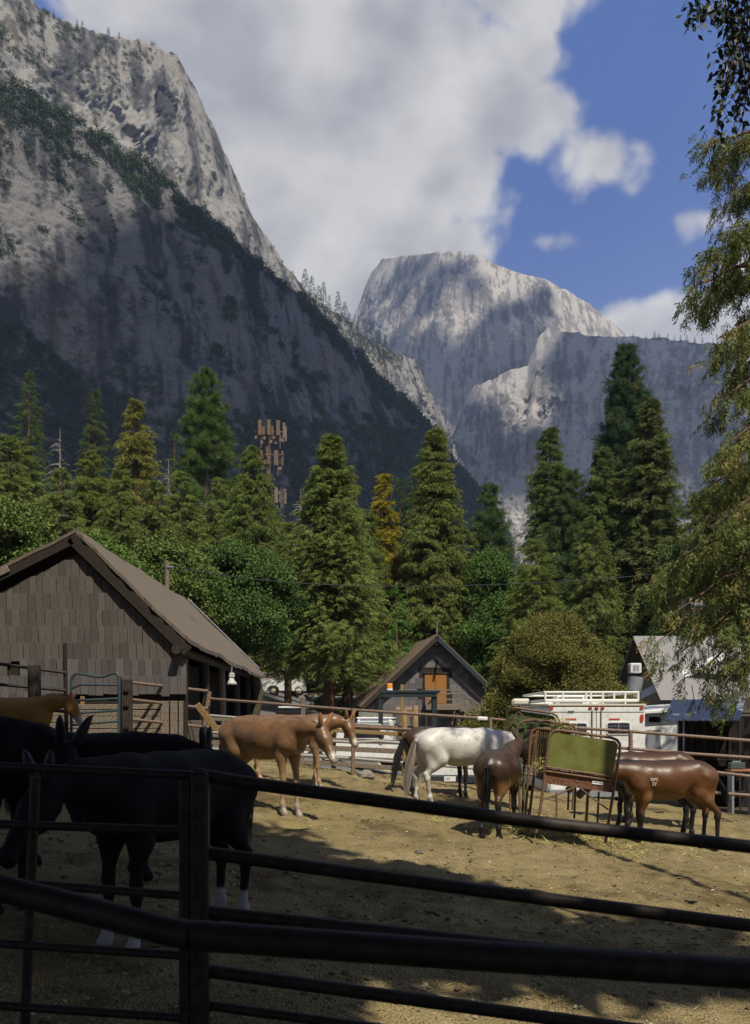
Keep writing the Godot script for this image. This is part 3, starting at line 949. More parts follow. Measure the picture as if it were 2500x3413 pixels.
	broadleaf("rounded_shrub", "big dense rounded evergreen shrub behind the white camper", sf, EYE + (CY - 2020) * 42.0 / F - sf.y, 4.1, -0.12, Color(0.10, 0.098, 0.028), 11000, 431, 0.62, "", 30, "mesh_fine").set_meta("category", "shrub")
	near_cedar()
	ledge_growth()

# the cedar that leans into the right side of the picture, its trunk just outside
func near_cedar() -> void:
	var r := RandomNumberGenerator.new()
	r.seed = 515
	var d := 27.0
	var foot := on_ground(2640, d, -0.1)
	var t := thing("hanging_cedar", "large near cedar at the right edge with hanging yellow green boughs", "tree", foot)
	var st := new_st()
	add_tube(st, [Vector3.ZERO, Vector3(-0.1, 8, 0.1), Vector3(0, 17, 0), Vector3(0, 25, 0)], [0.55, 0.45, 0.3, 0.05], 12)
	var where := []
	var tints := []
	# [tip x, tip y in the photo, depth of the tip, how far it droops]
	var boughs := [[2375, 470, 19.0, 0.4], [2390, 560, 22.0, 0.5], [2350, 860, 20.0, 0.6], [2300, 960, 19.0, 0.8], [2330, 1010, 22.0, 0.8], [2420, 760, 18.0, 0.5], [2390, 1130, 18.0, 1.0], [2440, 1240, 21.0, 1.0], [2400, 1330, 19.0, 1.0], [2420, 1480, 18.0, 1.0],
		[2330, 1640, 19.5, 1.0], [2360, 1760, 18.0, 1.0], [2290, 1850, 20.0, 1.0], [2180, 1900, 19.0, 0.9], [2150, 1990, 20.0, 1.0], [2220, 2060, 18.0, 1.3], [2300, 2010, 21.0, 1.2], [2190, 2140, 19.0, 1.6], [2260, 2180, 20.0, 1.6], [2360, 2100, 18.0, 1.3], [2400, 1920, 22.0, 1.0], [2440, 2000, 20.0, 1.2], [2330, 2240, 19.0, 1.6], [2450, 2230, 19.0, 1.6], [2400, 2290, 18.0, 1.5], [2480, 1700, 17.0, 1.0], [2470, 1100, 22.0, 0.8], [2480, 900, 20.0, 0.7], [2460, 640, 21.0, 0.5], [2490, 2100, 17.0, 1.3], [2500, 1400, 20.0, 1.0], [2500, 1900, 18.0, 1.0]]
	for k in 14:   # the side away from the picture
		boughs.append([2690 + r.randi() % 420, 500 + k * 120, 18.0 + r.randf() * 5.0, 1.0])
	for b in boughs:
		var tip := at(b[0], b[1], b[2] + 6.8) - foot
		var out := Vector2(tip.x, tip.z).length()
		var start := Vector3(0, tip.y + b[3] * 0.9 + out * 0.1, 0)
		var mid := start.lerp(tip, 0.55) + Vector3(0, out * 0.10, 0)
		add_tube(st, [start, start.lerp(mid, 0.5) + Vector3(0, 0.1, 0), mid, mid.lerp(tip, 0.6) - Vector3(0, 0.03, 0), tip], [0.085, 0.06, 0.045, 0.028, 0.01], 6, false)
		var m := 84 if b[1] < 2000 else 50
		for k in m:
			var u := 0.3 + 0.72 * pow(r.randf(), 0.75)
			var p := start.lerp(mid, u / 0.55) if u < 0.55 else mid.lerp(tip, (u - 0.55) / 0.45)
			var hang: float = r.randf() * 0.6 * b[3] * (0.3 + 0.7 * u)
			p += Vector3(r.randfn() * 0.27, -hang * 1.1, r.randfn() * 0.42)
			var dir := (tip - start).normalized() * 0.6 + Vector3(r.randfn() * 0.45, -0.75 + r.randfn() * 0.3, r.randfn() * 0.45)
			var s := r.randf_range(0.3, 0.62)
			where.append(Transform3D(turned(dir, r.randf_range(-1, 1), Vector3(s, s, s * 0.9)), p))
			var c := Color(0.118, 0.142, 0.044) * r.randf_range(0.6, 1.35)
			if r.randf() < 0.16:
				c = c.lerp(Color(0.24, 0.18, 0.06), 0.7)
			c.a = 1.0
			tints.append(c)
			if k % 9 == 0:
				add_tube(st, [p + Vector3(0, hang * 0.8, 0), p + Vector3(r.randfn() * 0.05, 0, 0), p + dir.normalized() * s * 0.8], [0.014, 0.01, 0.004], 3, false)
	done(st, "trunk", M.bark, t)
	copies("crown", M.mesh_cedar0, M.leaf, where, tints, t)

# what grows on the rock: scrub on the ledges, conifers along the skyline
func ledge_growth() -> void:
	var r := RandomNumberGenerator.new()
	r.seed = 616
	var scrub := leaf_clump(99, 70, 0.2, 0.8)
	var rim := [[-400, 60], [0, 330], [200, 420], [424, 545], [600, 690], [757, 815], [900, 945], [1002, 1020], [1113, 1120], [1200, 1215], [1312, 1330], [1408, 1430], [1505, 1560], [1600, 1660]]
	var where := []
	var tints := []
	var P: PackedVector3Array = crag["buttress_cliff"][0]
	var nu: int = crag["buttress_cliff"][1]
	var nv: int = crag["buttress_cliff"][2]
	var clump := noise(0.02, 617, 3)
	for k in 100000:
		var i := r.randi_range(0, nu - 1)
		var j := r.randi_range(4, nv - 1)
		var p := P[j * nu + i]
		var px := CX + F * p.x / -p.z
		var py := CY - F * (p.y - EYE) / -p.z
		if px < -60.0 or px > 1700.0:
			continue
		var off := py - along(rim, px)
		var chance := 0.0
		var nz := clump.get_noise_3dv(p)
		var reach := 26.0 + 75.0 * seg(px, 900.0, 100.0)
		if px > 900.0:
			reach = 26.0
		chance += exp(-pow(off / reach, 2.0)) * 0.7 * seg(nz, -0.35, 0.15)
		chance += 0.6 * seg(nz, 0.22, 0.36) * seg(off, 0.0, 60.0) * (0.35 if px < 700.0 else 0.8)
		if px < 420.0:
			chance += 0.9 * seg(py, along([[-100, 1040], [120, 1090], [250, 1220], [420, 1320]], px), along([[-100, 1080], [120, 1150], [250, 1290], [420, 1400]], px))
		elif py > 1330.0 + 0.12 * (px - 420.0):
			chance += 0.25
		if r.randf() > chance:
			continue
		var s := r.randf_range(4.5, 11.0) * clampf(-p.z / 900.0, 0.6, 1.5)
		where.append(Transform3D(Basis(Vector3.UP, r.randf() * TAU) * Basis.from_scale(Vector3(s, s * r.randf_range(0.8, 1.3), s)), p + Vector3(0, s * 0.25, 0)))
		tints.append(Color(0.04, 0.062, 0.022) * r.randf_range(0.7, 1.35))
	P = crag["sunlit_cliff"][0]
	nu = crag["sunlit_cliff"][1]
	nv = crag["sunlit_cliff"][2]
	for k in 45000:
		var i := r.randi_range(0, nu - 1)
		var j := r.randi_range(nv / 3, nv - 1)
		var p := P[j * nu + i]
		var px := CX + F * p.x / -p.z
		var py := CY - F * (p.y - EYE) / -p.z
		if px < -60.0 or px > 1700.0:
			continue
		var nz := clump.get_noise_3dv(p * 1.3)
		var chance := 0.75 * seg(nz, -0.08, 0.2) * (1.0 - seg(py, 200.0, 420.0)) * (1.0 - seg(px, 420.0, 620.0))
		if py > along(rim, px) - 40.0 - 60.0 * seg(px, 700.0, 0.0):
			chance += 0.4
		chance += 0.035
		if px > 1020.0 and px < 1340.0 and py < along([[1000, 960], [1113, 1055], [1239, 1160], [1384, 1215]], px) + 45.0:
			chance += 0.5
		if r.randf() > chance:
			continue
		var s := r.randf_range(3.0, 7.5)
		where.append(Transform3D(Basis(Vector3.UP, r.randf() * TAU) * Basis.from_scale(Vector3(s, s, s)), p + Vector3(0, s * 0.2, 0)))
		tints.append(Color(0.06, 0.078, 0.026) * r.randf_range(0.7, 1.3))
	for c in tints.size():
		tints[c].a = 1.0
	tag(copies("cliff_scrub", scrub, M.leaf, where, tints, null), "dark green scrub and small trees growing on the cliff ledges", "scrub", "", "stuff")
	# skyline conifers, one tree each
	var protos := [far_conifer(1), far_conifer(2), far_conifer(3)]
	var sites := [["sunlit_cliff", 70, 95, 95], ["sunlit_cliff", 180, 62, 30], ["sunlit_cliff", 255, 105, 42], ["sunlit_cliff", 272, 112, 44], ["sunlit_cliff", 360, 120, 30], ["sunlit_cliff", 400, 128, 20], ["sunlit_cliff", 902, 830, 26],
		["sunlit_cliff", 975, 930, 34], ["sunlit_cliff", 1015, 985, 92], ["sunlit_cliff", 1040, 1005, 86], ["sunlit_cliff", 1062, 1020, 70], ["sunlit_cliff", 1078, 1035, 100], ["sunlit_cliff", 1096, 1045, 64], ["sunlit_cliff", 1127, 1060, 92], ["sunlit_cliff", 1150, 1075, 70], ["sunlit_cliff", 1165, 1090, 50], ["sunlit_cliff", 1195, 1118, 66], ["sunlit_cliff", 1215, 1135, 70], ["sunlit_cliff", 1238, 1155, 88], ["sunlit_cliff", 1265, 1180, 84], ["sunlit_cliff", 1285, 1195, 70],
		["shoulder_wall", 1636, 1250, 30], ["shoulder_wall", 1652, 1246, 34], ["shoulder_wall", 2110, 1128, 20], ["shoulder_wall", 2150, 1130, 18], ["shoulder_wall", 2185, 1134, 30], ["shoulder_wall", 2200, 1134, 24], ["shoulder_wall", 2225, 1136, 26], ["shoulder_wall", 2245, 1138, 22], ["shoulder_wall", 2270, 1140, 26], ["shoulder_wall", 2290, 1142, 26], ["shoulder_wall", 2315, 1144, 22], ["shoulder_wall", 2340, 1146, 24], ["shoulder_wall", 2375, 1150, 24], ["shoulder_wall", 2410, 1154, 20]]
	var k := 0
	for s in sites:
		var P2: PackedVector3Array = crag[s[0]][0]
		var w: int = crag[s[0]][1]
		var hgt: int = crag[s[0]][2]
		var best := Vector3.ZERO
		var near := 1e9
		for i in w:
			for j in range(hgt - 60, hgt):
				var p := P2[j * w + i]
				var e := Vector2(CX + F * p.x / -p.z - s[1], CY - F * (p.y - EYE) / -p.z - s[2]).length()
				if e < near:
					near = e
					best = p
		var h: float = s[3] * -best.z / F
		var nth: int = k if k < 7 else (k - 7 if k < 21 else k - 21)
		var far_name := "%s conifer from the left %s" % [ORDINAL[nth], "among those high on the left cliff" if k < 7 else ("in the row along the sunlit cliff edge" if k < 21 else "on the top rim of the shoulder wall")]
		var o: Node3D = protos[k % 3] if k < 3 else protos[k % 3].duplicate()
		if k >= 3:
			o.name = numbered("ridge_conifer")
			add_child(o)
		o.position = best - Vector3(0, h * 0.06, 0)
		o.rotation.y = k * 1.9
		o.scale = Vector3(h * (0.9 + 0.2 * sin(k * 5.1)), h * 1.05, h * (0.9 + 0.2 * sin(k * 5.1)))
		tag(o, far_name, "tree", "conifers on the cliff edge" if s[0] == "sunlit_cliff" else "conifers on the shoulder wall")
		k += 1

var ORDINAL := ["first", "second", "third", "fourth", "fifth", "sixth", "seventh", "eighth", "ninth", "tenth", "eleventh", "twelfth", "thirteenth", "fourteenth"]

func far_conifer(seed_: int) -> Node3D:   # one metre tall, to be scaled
	var r := RandomNumberGenerator.new()
	r.seed = 700 + seed_
	var t := thing("ridge_conifer", "", "")
	var st := new_st()
	add_tube(st, [Vector3.ZERO, Vector3(0, 0.98, 0)], [0.018, 0.003], 5)
	done(st, "trunk", M.bark, t)
	var where := []
	var tints := []
	for k in 230:
		var v := 0.1 + 0.9 * pow(r.randf(), 1.1)
		var a := r.randf() * TAU
		var rad := 0.2 * pow(1.0 - v, 0.8) * r.randf_range(0.25, 1.1)
		where.append(Transform3D(turned(Vector3(cos(a), -0.25, sin(a)), r.randf(), Vector3.ONE * (0.06 + 0.06 * (1.0 - v))), Vector3(cos(a) * rad, v, sin(a) * rad)))
		tints.append(Color(0.05, 0.07, 0.028) * r.randf_range(0.7, 1.3))
	copies("crown", M.mesh_fir0, M.leaf, where, tints, t)
	return t

# ---------- the trees behind and above the camera, whose shade covers the foreground ----------
func build_shade_trees() -> void:
	var r := RandomNumberGenerator.new()
	r.seed = 818
	var edge := [[-30.0, 21.4], [-5.7, 21.2], [-5.2, 19.0], [-3.6, 14.6], [-2.1, 12.5], [-0.7, 10.9], [0.6, 10.6], [1.6, 9.6], [2.6, 9.0], [3.6, 8.4], [4.6, 6.2], [9.0, 4.0], [30.0, 3.0]]
	var lace := noise(0.5, 819, 3)
	var holes := noise(0.34, 820, 2)
	for spec in [["broad oak standing behind the viewer, its crown shading the corral", Vector3(-1.5, 0, 6.0), 13.0], ["oak behind the viewer at the right whose leafy twigs hang into the picture", Vector3(9.0, 0, 3.5), 10.5], ["dense oak behind the viewer at the left shading the tan horse", Vector3(-11.0, 0, -7.0), 10.5], ["tall dark oak farther behind the viewer", Vector3(1.0, 0, 17.0), 11.0]]:
		var c: Vector3 = spec[1]
		c.y = gy(c.x, c.z)
		var t := thing("shade_oak", spec[0], "tree", c, 0.0, "oaks behind the viewer")
		var st := new_st()
		add_tube(st, [Vector3(0, -0.2, 0), Vector3(0.1, 3, 0), Vector3(0, 6, -0.3)], [0.55, 0.42, 0.36], 12)
		for k in 11:
			var a := k * TAU / 11.0 + r.randf() * 0.3
			var l: float = spec[2] * r.randf_range(0.6, 0.85)
			var e := Vector3(cos(a) * l, r.randf_range(11.0, 15.0), sin(a) * l)
			if e.z + c.z < 0.0:
				e.y = maxf(e.y, 4.0 - 0.95 * (e.z + c.z))
			add_tube(st, [Vector3(0, 5.6, -0.3), Vector3(e.x * 0.4, 9.5, e.z * 0.4), e], [0.2, 0.12, 0.03], 6, false)
		done(st, "trunk", M.bark, t)
		var where := []
		var tints := []
		for k in 6500:
			var q := any_dir(r) * pow(r.randf(), 0.33)
			var p := Vector3(q.x * spec[2], 12.0 + q.y * 6.5, q.z * spec[2])
			var w := p + c
			var gap := w.y - (EYE + 0.80 * -w.z + 1.2)
			if w.z < 0.0 and gap < 0.0 and absf(w.x) < 1.6 - 0.43 * w.z:
				continue   # the crown ends above the view
			# where this clump's shadow falls on the ground
			var f := (w.y - gy(w.x, w.z)) / sun_dir.y
			var s := w - sun_dir * f
			var lim := along(edge, s.x) + lace.get_noise_2d(s.x, s.z) * 1.3
			if -s.z > lim:
				continue
			if -s.z > 3.0 and s.x > -0.6 and holes.get_noise_2d(s.x * 1.4, s.z * 1.2 + 30.0) > 0.10 - 0.02 * s.x:
				continue
			var open := false
			for g in [[0.2, 6.2, 1.0, 0.5], [1.9, 6.6, 1.2, 0.6], [0.3, 5.15, 0.8, 0.4], [1.7, 9.0, 0.8, 0.35], [3.4, 6.9, 0.7, 0.35]]:
				if Vector2((s.x - g[0]) / (g[2] + 0.35), (-s.z - g[1]) / (g[3] + 0.3)).length() < 1.0 + 0.5 * lace.get_noise_2d(s.x * 3.0, s.z * 3.0):
					open = true
			if open:
				continue
			var sz := r.randf_range(1.1, 2.0)
			where.append(Transform3D(Basis.from_euler(Vector3(r.randf(), r.randf() * TAU, r.randf())) * Basis.from_scale(Vector3(sz, sz, sz)), p))
			tints.append(Color(0.028, 0.045, 0.014) * r.randf_range(0.7, 1.3))
		for i in tints.size():
			tints[i].a = 1.0
		copies("crown", M.mesh_shade0, M.oak_leaf, where, tints, t)
		if c.x > 8.0:
			hanging_twigs(t, c, r)

func hanging_twigs(t: Node3D, c: Vector3, r: RandomNumberGenerator) -> void:
	var st := new_st()
	var lv := new_st()
	for b in [[2330, -40, 2300, 90, 11.5], [2400, -60, 2310, 70, 11.8], [2460, -60, 2440, 200, 12.0], [2430, -40, 2400, 260, 12.2], [2490, -40, 2470, 300, 12.0], [2480, 60, 2395, 330, 11.6], [2450, 120, 2385, 420, 11.8], [2430, 180, 2375, 480, 11.7], [2500, 120, 2450, 380, 12.1], [2520, 100, 2490, 350, 12.0], [2440, -60, 2400, 90, 11.9], [2480, -60, 2500, 220, 12.1], [2400, 20, 2370, 60, 11.7], [2500, 200, 2460, 440, 11.9], [2520, -30, 2440, 120, 12.2], [2460, 0, 2410, 190, 11.9], [2510, 40, 2440, 260, 11.8]]:
		var a := at(b[0], b[1], b[4]) - c
		var e := at(b[2], b[3], b[4]) - c
		add_tube(st, [a, a.lerp(e, 0.5) + Vector3(0.04, 0.02, 0), e], [0.012, 0.008, 0.003], 4, false)
		for k in 52:
			var u := (k + r.randf()) / 52.0
			var p := a.lerp(e, u) + Vector3(r.randfn(), r.randfn(), r.randfn()) * 0.065
			var d := (Vector3(r.randfn() * 0.7, -0.8, r.randfn() * 0.6)).normalized()
			blade(lv, p, d, d.cross(any_dir(r)).normalized(), r.randf_range(0.08, 0.14), r.randf_range(0.018, 0.03))
	var root := at(2490, -60, 12.0) - c
	for tip in [at(2330, -40, 11.5) - c, at(2440, -60, 12.0) - c, root, at(2530, 60, 12.0) - c]:
		add_tube(st, [Vector3(0, 7.5, -0.3), Vector3(0, 7.5, -0.3).lerp(root, 0.5) + Vector3(0.4, 2.2, 0), root.lerp(tip, 0.3) + Vector3(0, 0.5, 0), tip], [0.12, 0.07, 0.035, 0.012], 6, false)
	done(st, "twigs", M.bark, t)
	tag(done(lv, "leaves", mat(Color(0.03, 0.045, 0.016), 0.5), t), "", "", "", "stuff")

# ---------- barn ----------
# the wall's own axes: x to the right, y up, the face at z = 0
func inside_tri(p: Vector2, poly: PackedVector2Array) -> bool:
	return Geometry2D.is_point_in_polygon(p, poly)

func clip_rect(x0: float, y0: float, x1: float, y1: float, poly: PackedVector2Array) -> PackedVector2Array:
	var r := Geometry2D.intersect_polygons(PackedVector2Array([Vector2(x0, y0), Vector2(x1, y0), Vector2(x1, y1), Vector2(x0, y1)]), poly)
	return r[0] if r.size() else PackedVector2Array()

func build_barn() -> void:
	var r := RandomNumberGenerator.new()
	r.seed = 900
	var zf := -22.25
	var base := gy(-5.5, zf) - 0.05
	var o := thing("barn", "weathered grey brown shingled barn with a steep sagging roof", "barn", Vector3(-6.88, base, zf))
	# outline of the gable in the wall's axes: ridge over x = 0
	var ry := 6.0 - base
	var ey := 3.44 - base
	var xr := 2.52     # right wall
	var xl := -7.0     # left wall, outside the picture
	var sl := 0.50     # left slope
	var top := ry - 0.55
	var gable := PackedVector2Array([Vector2(xl, -0.3), Vector2(xr, -0.3), Vector2(xr, top - xr * 0.97), Vector2(0, top), Vector2(xl, top + xl * sl)])
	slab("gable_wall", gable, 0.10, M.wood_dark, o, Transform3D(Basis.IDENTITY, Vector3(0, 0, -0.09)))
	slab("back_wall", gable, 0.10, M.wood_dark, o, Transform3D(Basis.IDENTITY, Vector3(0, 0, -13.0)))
	# shingles in courses, uneven at the butt
	var shades := []
	for k in 7:
		var g := 0.092 + 0.007 * k
		shades.append(mat(Color(g * 1.02, g * 0.88, g * 0.76), 0.9, T.soft, Vector3(2.0, 0.5, 2.0)))
	var violet := []
	for k in 4:
		var g := 0.115 + 0.012 * k
		violet.append(mat(Color(g, g * 0.90, g * 0.88), 0.85, T.soft, Vector3(5.0, 0.3, 5.0)))
	var course := 0.383
	var first := 1.42
	var rows := 11
	for j in rows:
		var y0 := first - 0.9 * 0.0 + (j - 1) * course - 0.0
		var low_row := j <= 1
		var x := -2.35 + r.randf() * 0.1
		while x < xr:
			var w := r.randf_range(0.125, 0.21)
			var x1 := minf(x + w, xr)
			if y0 < 1.15 and x > -0.75:   # planks take over below
				break
			var drop := r.randf_range(0.0, 0.045) if r.randf() < 0.88 else r.randf_range(0.04, 0.09)
			var hole := absf(x - -1.55) < 0.16 and j == 2
			var poly := clip_rect(x + 0.006, y0 - drop, x1 - 0.004, y0 + course + 0.03, gable)
			if poly.size() >= 3 and not hole and not (low_row and r.randf() < 0.06):
				var m: Material = (violet[r.randi() % 4] if (j <= 2 and r.randf() < 0.75) else shades[r.randi() % 7])
				var tilt := Basis(Vector3.RIGHT, 0.075 + r.randf() * 0.03) * Basis(Vector3.FORWARD, r.randfn() * 0.006)
				slab("shingle", poly, 0.018, m, o, Transform3D(Basis.IDENTITY, Vector3(0, y0, 0.026 + r.randf() * 0.022)) * Transform3D(tilt, Vector3.ZERO) * Transform3D(Basis.IDENTITY, Vector3(0, -y0, 0)))
			x = x1
	# the lower rows of shingles at the left
	for j in 3:
		var y0 := 0.62 - j * course
		var x := -2.35
		while x < -0.75:
			var w := r.randf_range(0.13, 0.2)
			var poly := clip_rect(x + 0.006, y0 - r.randf() * 0.03, x + w - 0.004, y0 + course + 0.03, gable)
			if poly.size() >= 3:
				slab("shingle", poly, 0.014, violet[r.randi() % 4], o, Transform3D(Basis.IDENTITY, Vector3(0, 0, 0.014 + r.randf() * 0.006)))
			x += w
	# bare yellow wood where shingles are gone
	for p in [[-1.56, 1.32, 0.16, 0.5], [-0.1 - 1.9, 1.25, 0.07, 0.4], [-0.62, 1.35, 0.08, 0.3], [0.10, 1.18, 0.10, 0.36]]:
		box("bare_board", Vector3(p[2], p[3], 0.02), Vector3(p[0], p[1], 0.0), M.wood_yellow, o)
	box("window_hole", Vector3(0.19, 0.17, 0.02), Vector3(-1.56, 1.72, 0.035), M.black, o)
	box("window_sill", Vector3(0.2, 0.05, 0.05), Vector3(-1.56, 1.61, 0.03), M.wood_yellow, o)
	# planks below, gaps between them
	for j in 8:
		var y := 0.10 + j * 0.145 - 0.2 + 0.04
		var h := r.randf_range(0.115, 0.135)
		box("plank", Vector3(2.62 + r.randf() * 0.05, h, 0.03), Vector3(0.62, y + 0.16, 0.02 + r.randf() * 0.01), M.wood_grey, o, Vector3(0, 0, r.randfn() * 0.006))
	for c in [[2.02, 0.19], [2.23, 0.17], [2.39, 0.1]]:
		box("corner_board", Vector3(c[1], 1.5, 0.035), Vector3(c[0], 0.5, 0.05), M.wood_grey_up, o, Vector3(0, 0, r.randfn() * 0.008))
	# roof: two slopes and their overhang; the far right edge carries a pale metal strip
	var roof_m := mat(Color(0.165, 0.132, 0.10), 0.95, noise_tex(noise(0.05, 51, 5), [[0.0, g3(0.6)], [0.5, g3(0.9)], [1.0, g3(1.0)]]), Vector3(0.8, 0.8, 0.8), T.bump, 0.8)
	var right := roof_sheet(Vector3(0, ry, 0.25), Vector3(2.62, ey, 0.25), Vector3(0, ry, -13.3), Vector3(2.62, ey, -13.3), r, 0.10, true)
	put(right, "roof_slope", roof_m, o)
	var left := roof_sheet(Vector3(xl - 0.5, ry + (xl - 0.5) * sl, 0.25), Vector3(0.02, ry - 0.01, 0.25), Vector3(xl - 0.5, ry + (xl - 0.5) * sl, -13.3), Vector3(0.02, ry - 0.01, -13.3), r, 0.08, false)
	put(left, "roof_slope", roof_m, o)
	var rd := Vector3(2.62, ey - ry, 0)
	box("edge_strip", Vector3(rd.length(), 0.03, 0.32), Vector3(1.31, (ry + ey) * 0.5 + 0.06, -13.2), M.grey_metal, o, Vector3(0, 0, atan2(rd.y, rd.x)))
	# rafters, barge boards; the dark ones carry the shade under the rake in colour
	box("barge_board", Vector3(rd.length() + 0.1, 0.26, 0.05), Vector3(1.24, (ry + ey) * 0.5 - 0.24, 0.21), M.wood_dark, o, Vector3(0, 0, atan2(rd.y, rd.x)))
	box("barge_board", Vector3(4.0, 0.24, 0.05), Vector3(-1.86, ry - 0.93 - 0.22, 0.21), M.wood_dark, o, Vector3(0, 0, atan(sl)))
	box("barge_board", Vector3(1.3, 0.17, 0.04), Vector3(-2.1, ry - 1.05 - 0.16, 0.26), M.wood_grey, o, Vector3(0, 0, atan(sl)))
	for k in 4:
		box("rafter", Vector3(2.9, 0.14, 0.07), Vector3(1.3, (ry + ey) * 0.5 - 0.19, -0.8 - k * 3.6), M.post_dark, o, Vector3(0, 0, atan2(rd.y, rd.x)))
	# the open right side: posts, a back partition and a beam
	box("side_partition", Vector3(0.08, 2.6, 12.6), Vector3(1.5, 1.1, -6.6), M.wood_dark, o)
	for k in 5:
		var z := -0.6 - k * 2.9
		tube("side_post", [Vector3(2.3, -0.35, z), Vector3(2.32, 1.2, z + 0.05), Vector3(2.28, 2.35, z)], 0.12 + 0.02 * (k % 2), M.post_dark if k != 2 else M.wood_grey_up, o, 9)
	tube("side_post", [Vector3(2.6, -0.35, -12.4), Vector3(2.5, 0.9, -12.4), Vector3(2.66, 1.8, -12.5), Vector3(2.5, 2.4, -12.4)], 0.2, mat(Color(0.10, 0.095, 0.05), 0.9, T.wood, Vector3(2, 1, 2)), o, 9)
	tube("eave_beam", [Vector3(2.35, 2.42, 0.4), Vector3(2.35, 2.42, -13.0)], 0.11, M.post_dark, o, 8)
	box("stall_board", Vector3(0.05, 0.9, 3.0), Vector3(2.28, 0.35, -1.9), M.wood_grey, o)
	box("leaning_board", Vector3(0.9, 0.16, 0.04), Vector3(2.8, 0.85, -1.2), M.wood_yellow, o, Vector3(0.2, 0.3, -0.9))
	# foundation stones
	for k in 16:
		var s := put(stone_mesh(k), "foundation_stone", M.stone, o)
		var z := r.randf_range(0.08, 0.4)
		s.transform = Transform3D(Basis.from_euler(Vector3(r.randf(), r.randf() * 6.0, r.randf())) * Basis.from_scale(Vector3.ONE * r.randf_range(0.14, 0.26)), Vector3(-1.6 + k * 0.23, -0.12 + 0.02 * r.randf(), z))
	# the white bell-shaped lamp under the eave
	var L := thing("barn_lamp", "white bell shaped enamel lamp hanging under the barn eave", "lamp", at(772, 2282, 27.5))
	var st := new_st()
	add_lathe(st, [[0.02, 0.20], [0.07, 0.19], [0.08, 0.12], [0.11, 0.10], [0.14, 0.06], [0.165, 0.0], [0.155, 0.0], [0.10, 0.08], [0.0, 0.09]], 20)
	var lamp_m := mat(Color(0.42, 0.42, 0.40), 0.4)
	done(st, "shade", lamp_m, L)
	box("housing", Vector3(0.17, 0.14, 0.15), Vector3(0, 0.27, 0), lamp_m, L, Vector3.ZERO, 0.02)
	tube("bracket", [Vector3(0, 0.33, 0), Vector3(0, 0.55, 0)], 0.02, M.grey_metal, L)

# a roof plane with a slightly wavy surface and a ragged front edge; corners: ridge front, eave front, ridge back, eave back
func roof_sheet(a: Vector3, b: Vector3, c: Vector3, d: Vector3, r: RandomNumberGenerator, thick: float, ragged: bool) -> ArrayMesh:
	var nu := 26
	var nv := 46
	var wob := noise(0.5, 55, 3)
	var grid := []
	for j in nv:
		for i in nu:
			var u := float(i) / (nu - 1)
			var v := float(j) / (nv - 1)
			var p := a.lerp(b, u).lerp(c.lerp(d, u), v)
			p.y += wob.get_noise_2d(p.x * 1.2, p.z * 0.8) * 0.07 - 0.10 * sin(v * PI) * sin(u * PI)
			if ragged and j == 0:
				p.z += r.randfn() * 0.03
			if ragged and i == nu - 1:
				p += (b - a).normalized() * (0.28 * seg(v, 0.30, 0.40) + r.randfn() * 0.035) - Vector3(0, 0.03 * r.randf(), 0)
			grid.append(p)
	var st := new_st()
	var dn := Vector3(0, -thick, 0)
	st.set_smooth_group(1)
	for j in nv - 1:
		for i in nu - 1:
			var k := j * nu + i
			quad(st, grid[k], grid[k + nu], grid[k + nu + 1], grid[k + 1])
	st.set_smooth_group(2)
	for j in nv - 1:
		for i in nu - 1:
			var k := j * nu + i
			quad(st, grid[k] + dn, grid[k + 1] + dn, grid[k + nu + 1] + dn, grid[k + nu] + dn)
	st.set_smooth_group(-1)
	for i in nu - 1:
		quad(st, grid[i], grid[i + 1], grid[i + 1] + dn, grid[i] + dn)
		var k := (nv - 1) * nu + i
		quad(st, grid[k + 1], grid[k], grid[k] + dn, grid[k + 1] + dn)
	for j in nv - 1:
		var k := j * nu + nu - 1
		quad(st, grid[k], grid[k + nu], grid[k + nu] + dn, grid[k] + dn)
		k = j * nu
		quad(st, grid[k + nu], grid[k], grid[k] + dn, grid[k + nu] + dn)
	return made(st)

var stones := []
func stone_mesh(k: int) -> ArrayMesh:
	if stones.is_empty():
		for s in 5:
			var n := noise(1.1, 400 + s, 2)
			var ball := SphereMesh.new()
			ball.radial_segments = 9
			ball.rings = 5
			ball.radius = 0.5
			ball.height = 1.0
			var arr := ball.get_mesh_arrays()
			var v: PackedVector3Array = arr[Mesh.ARRAY_VERTEX]
			for i in v.size():
				var q := v[i].normalized()
				v[i] = q * (0.42 + 0.24 * n.get_noise_3dv(q * 1.3)) * Vector3(1.1, 0.7, 0.9)
			var st := new_st()
			st.set_smooth_group(-1)
			var idx: PackedInt32Array = arr[Mesh.ARRAY_INDEX]
			for i in idx:
				st.set_uv(Vector2.ZERO)
				st.add_vertex(v[i])
			stones.append(made(st))
	return stones[k % 5]

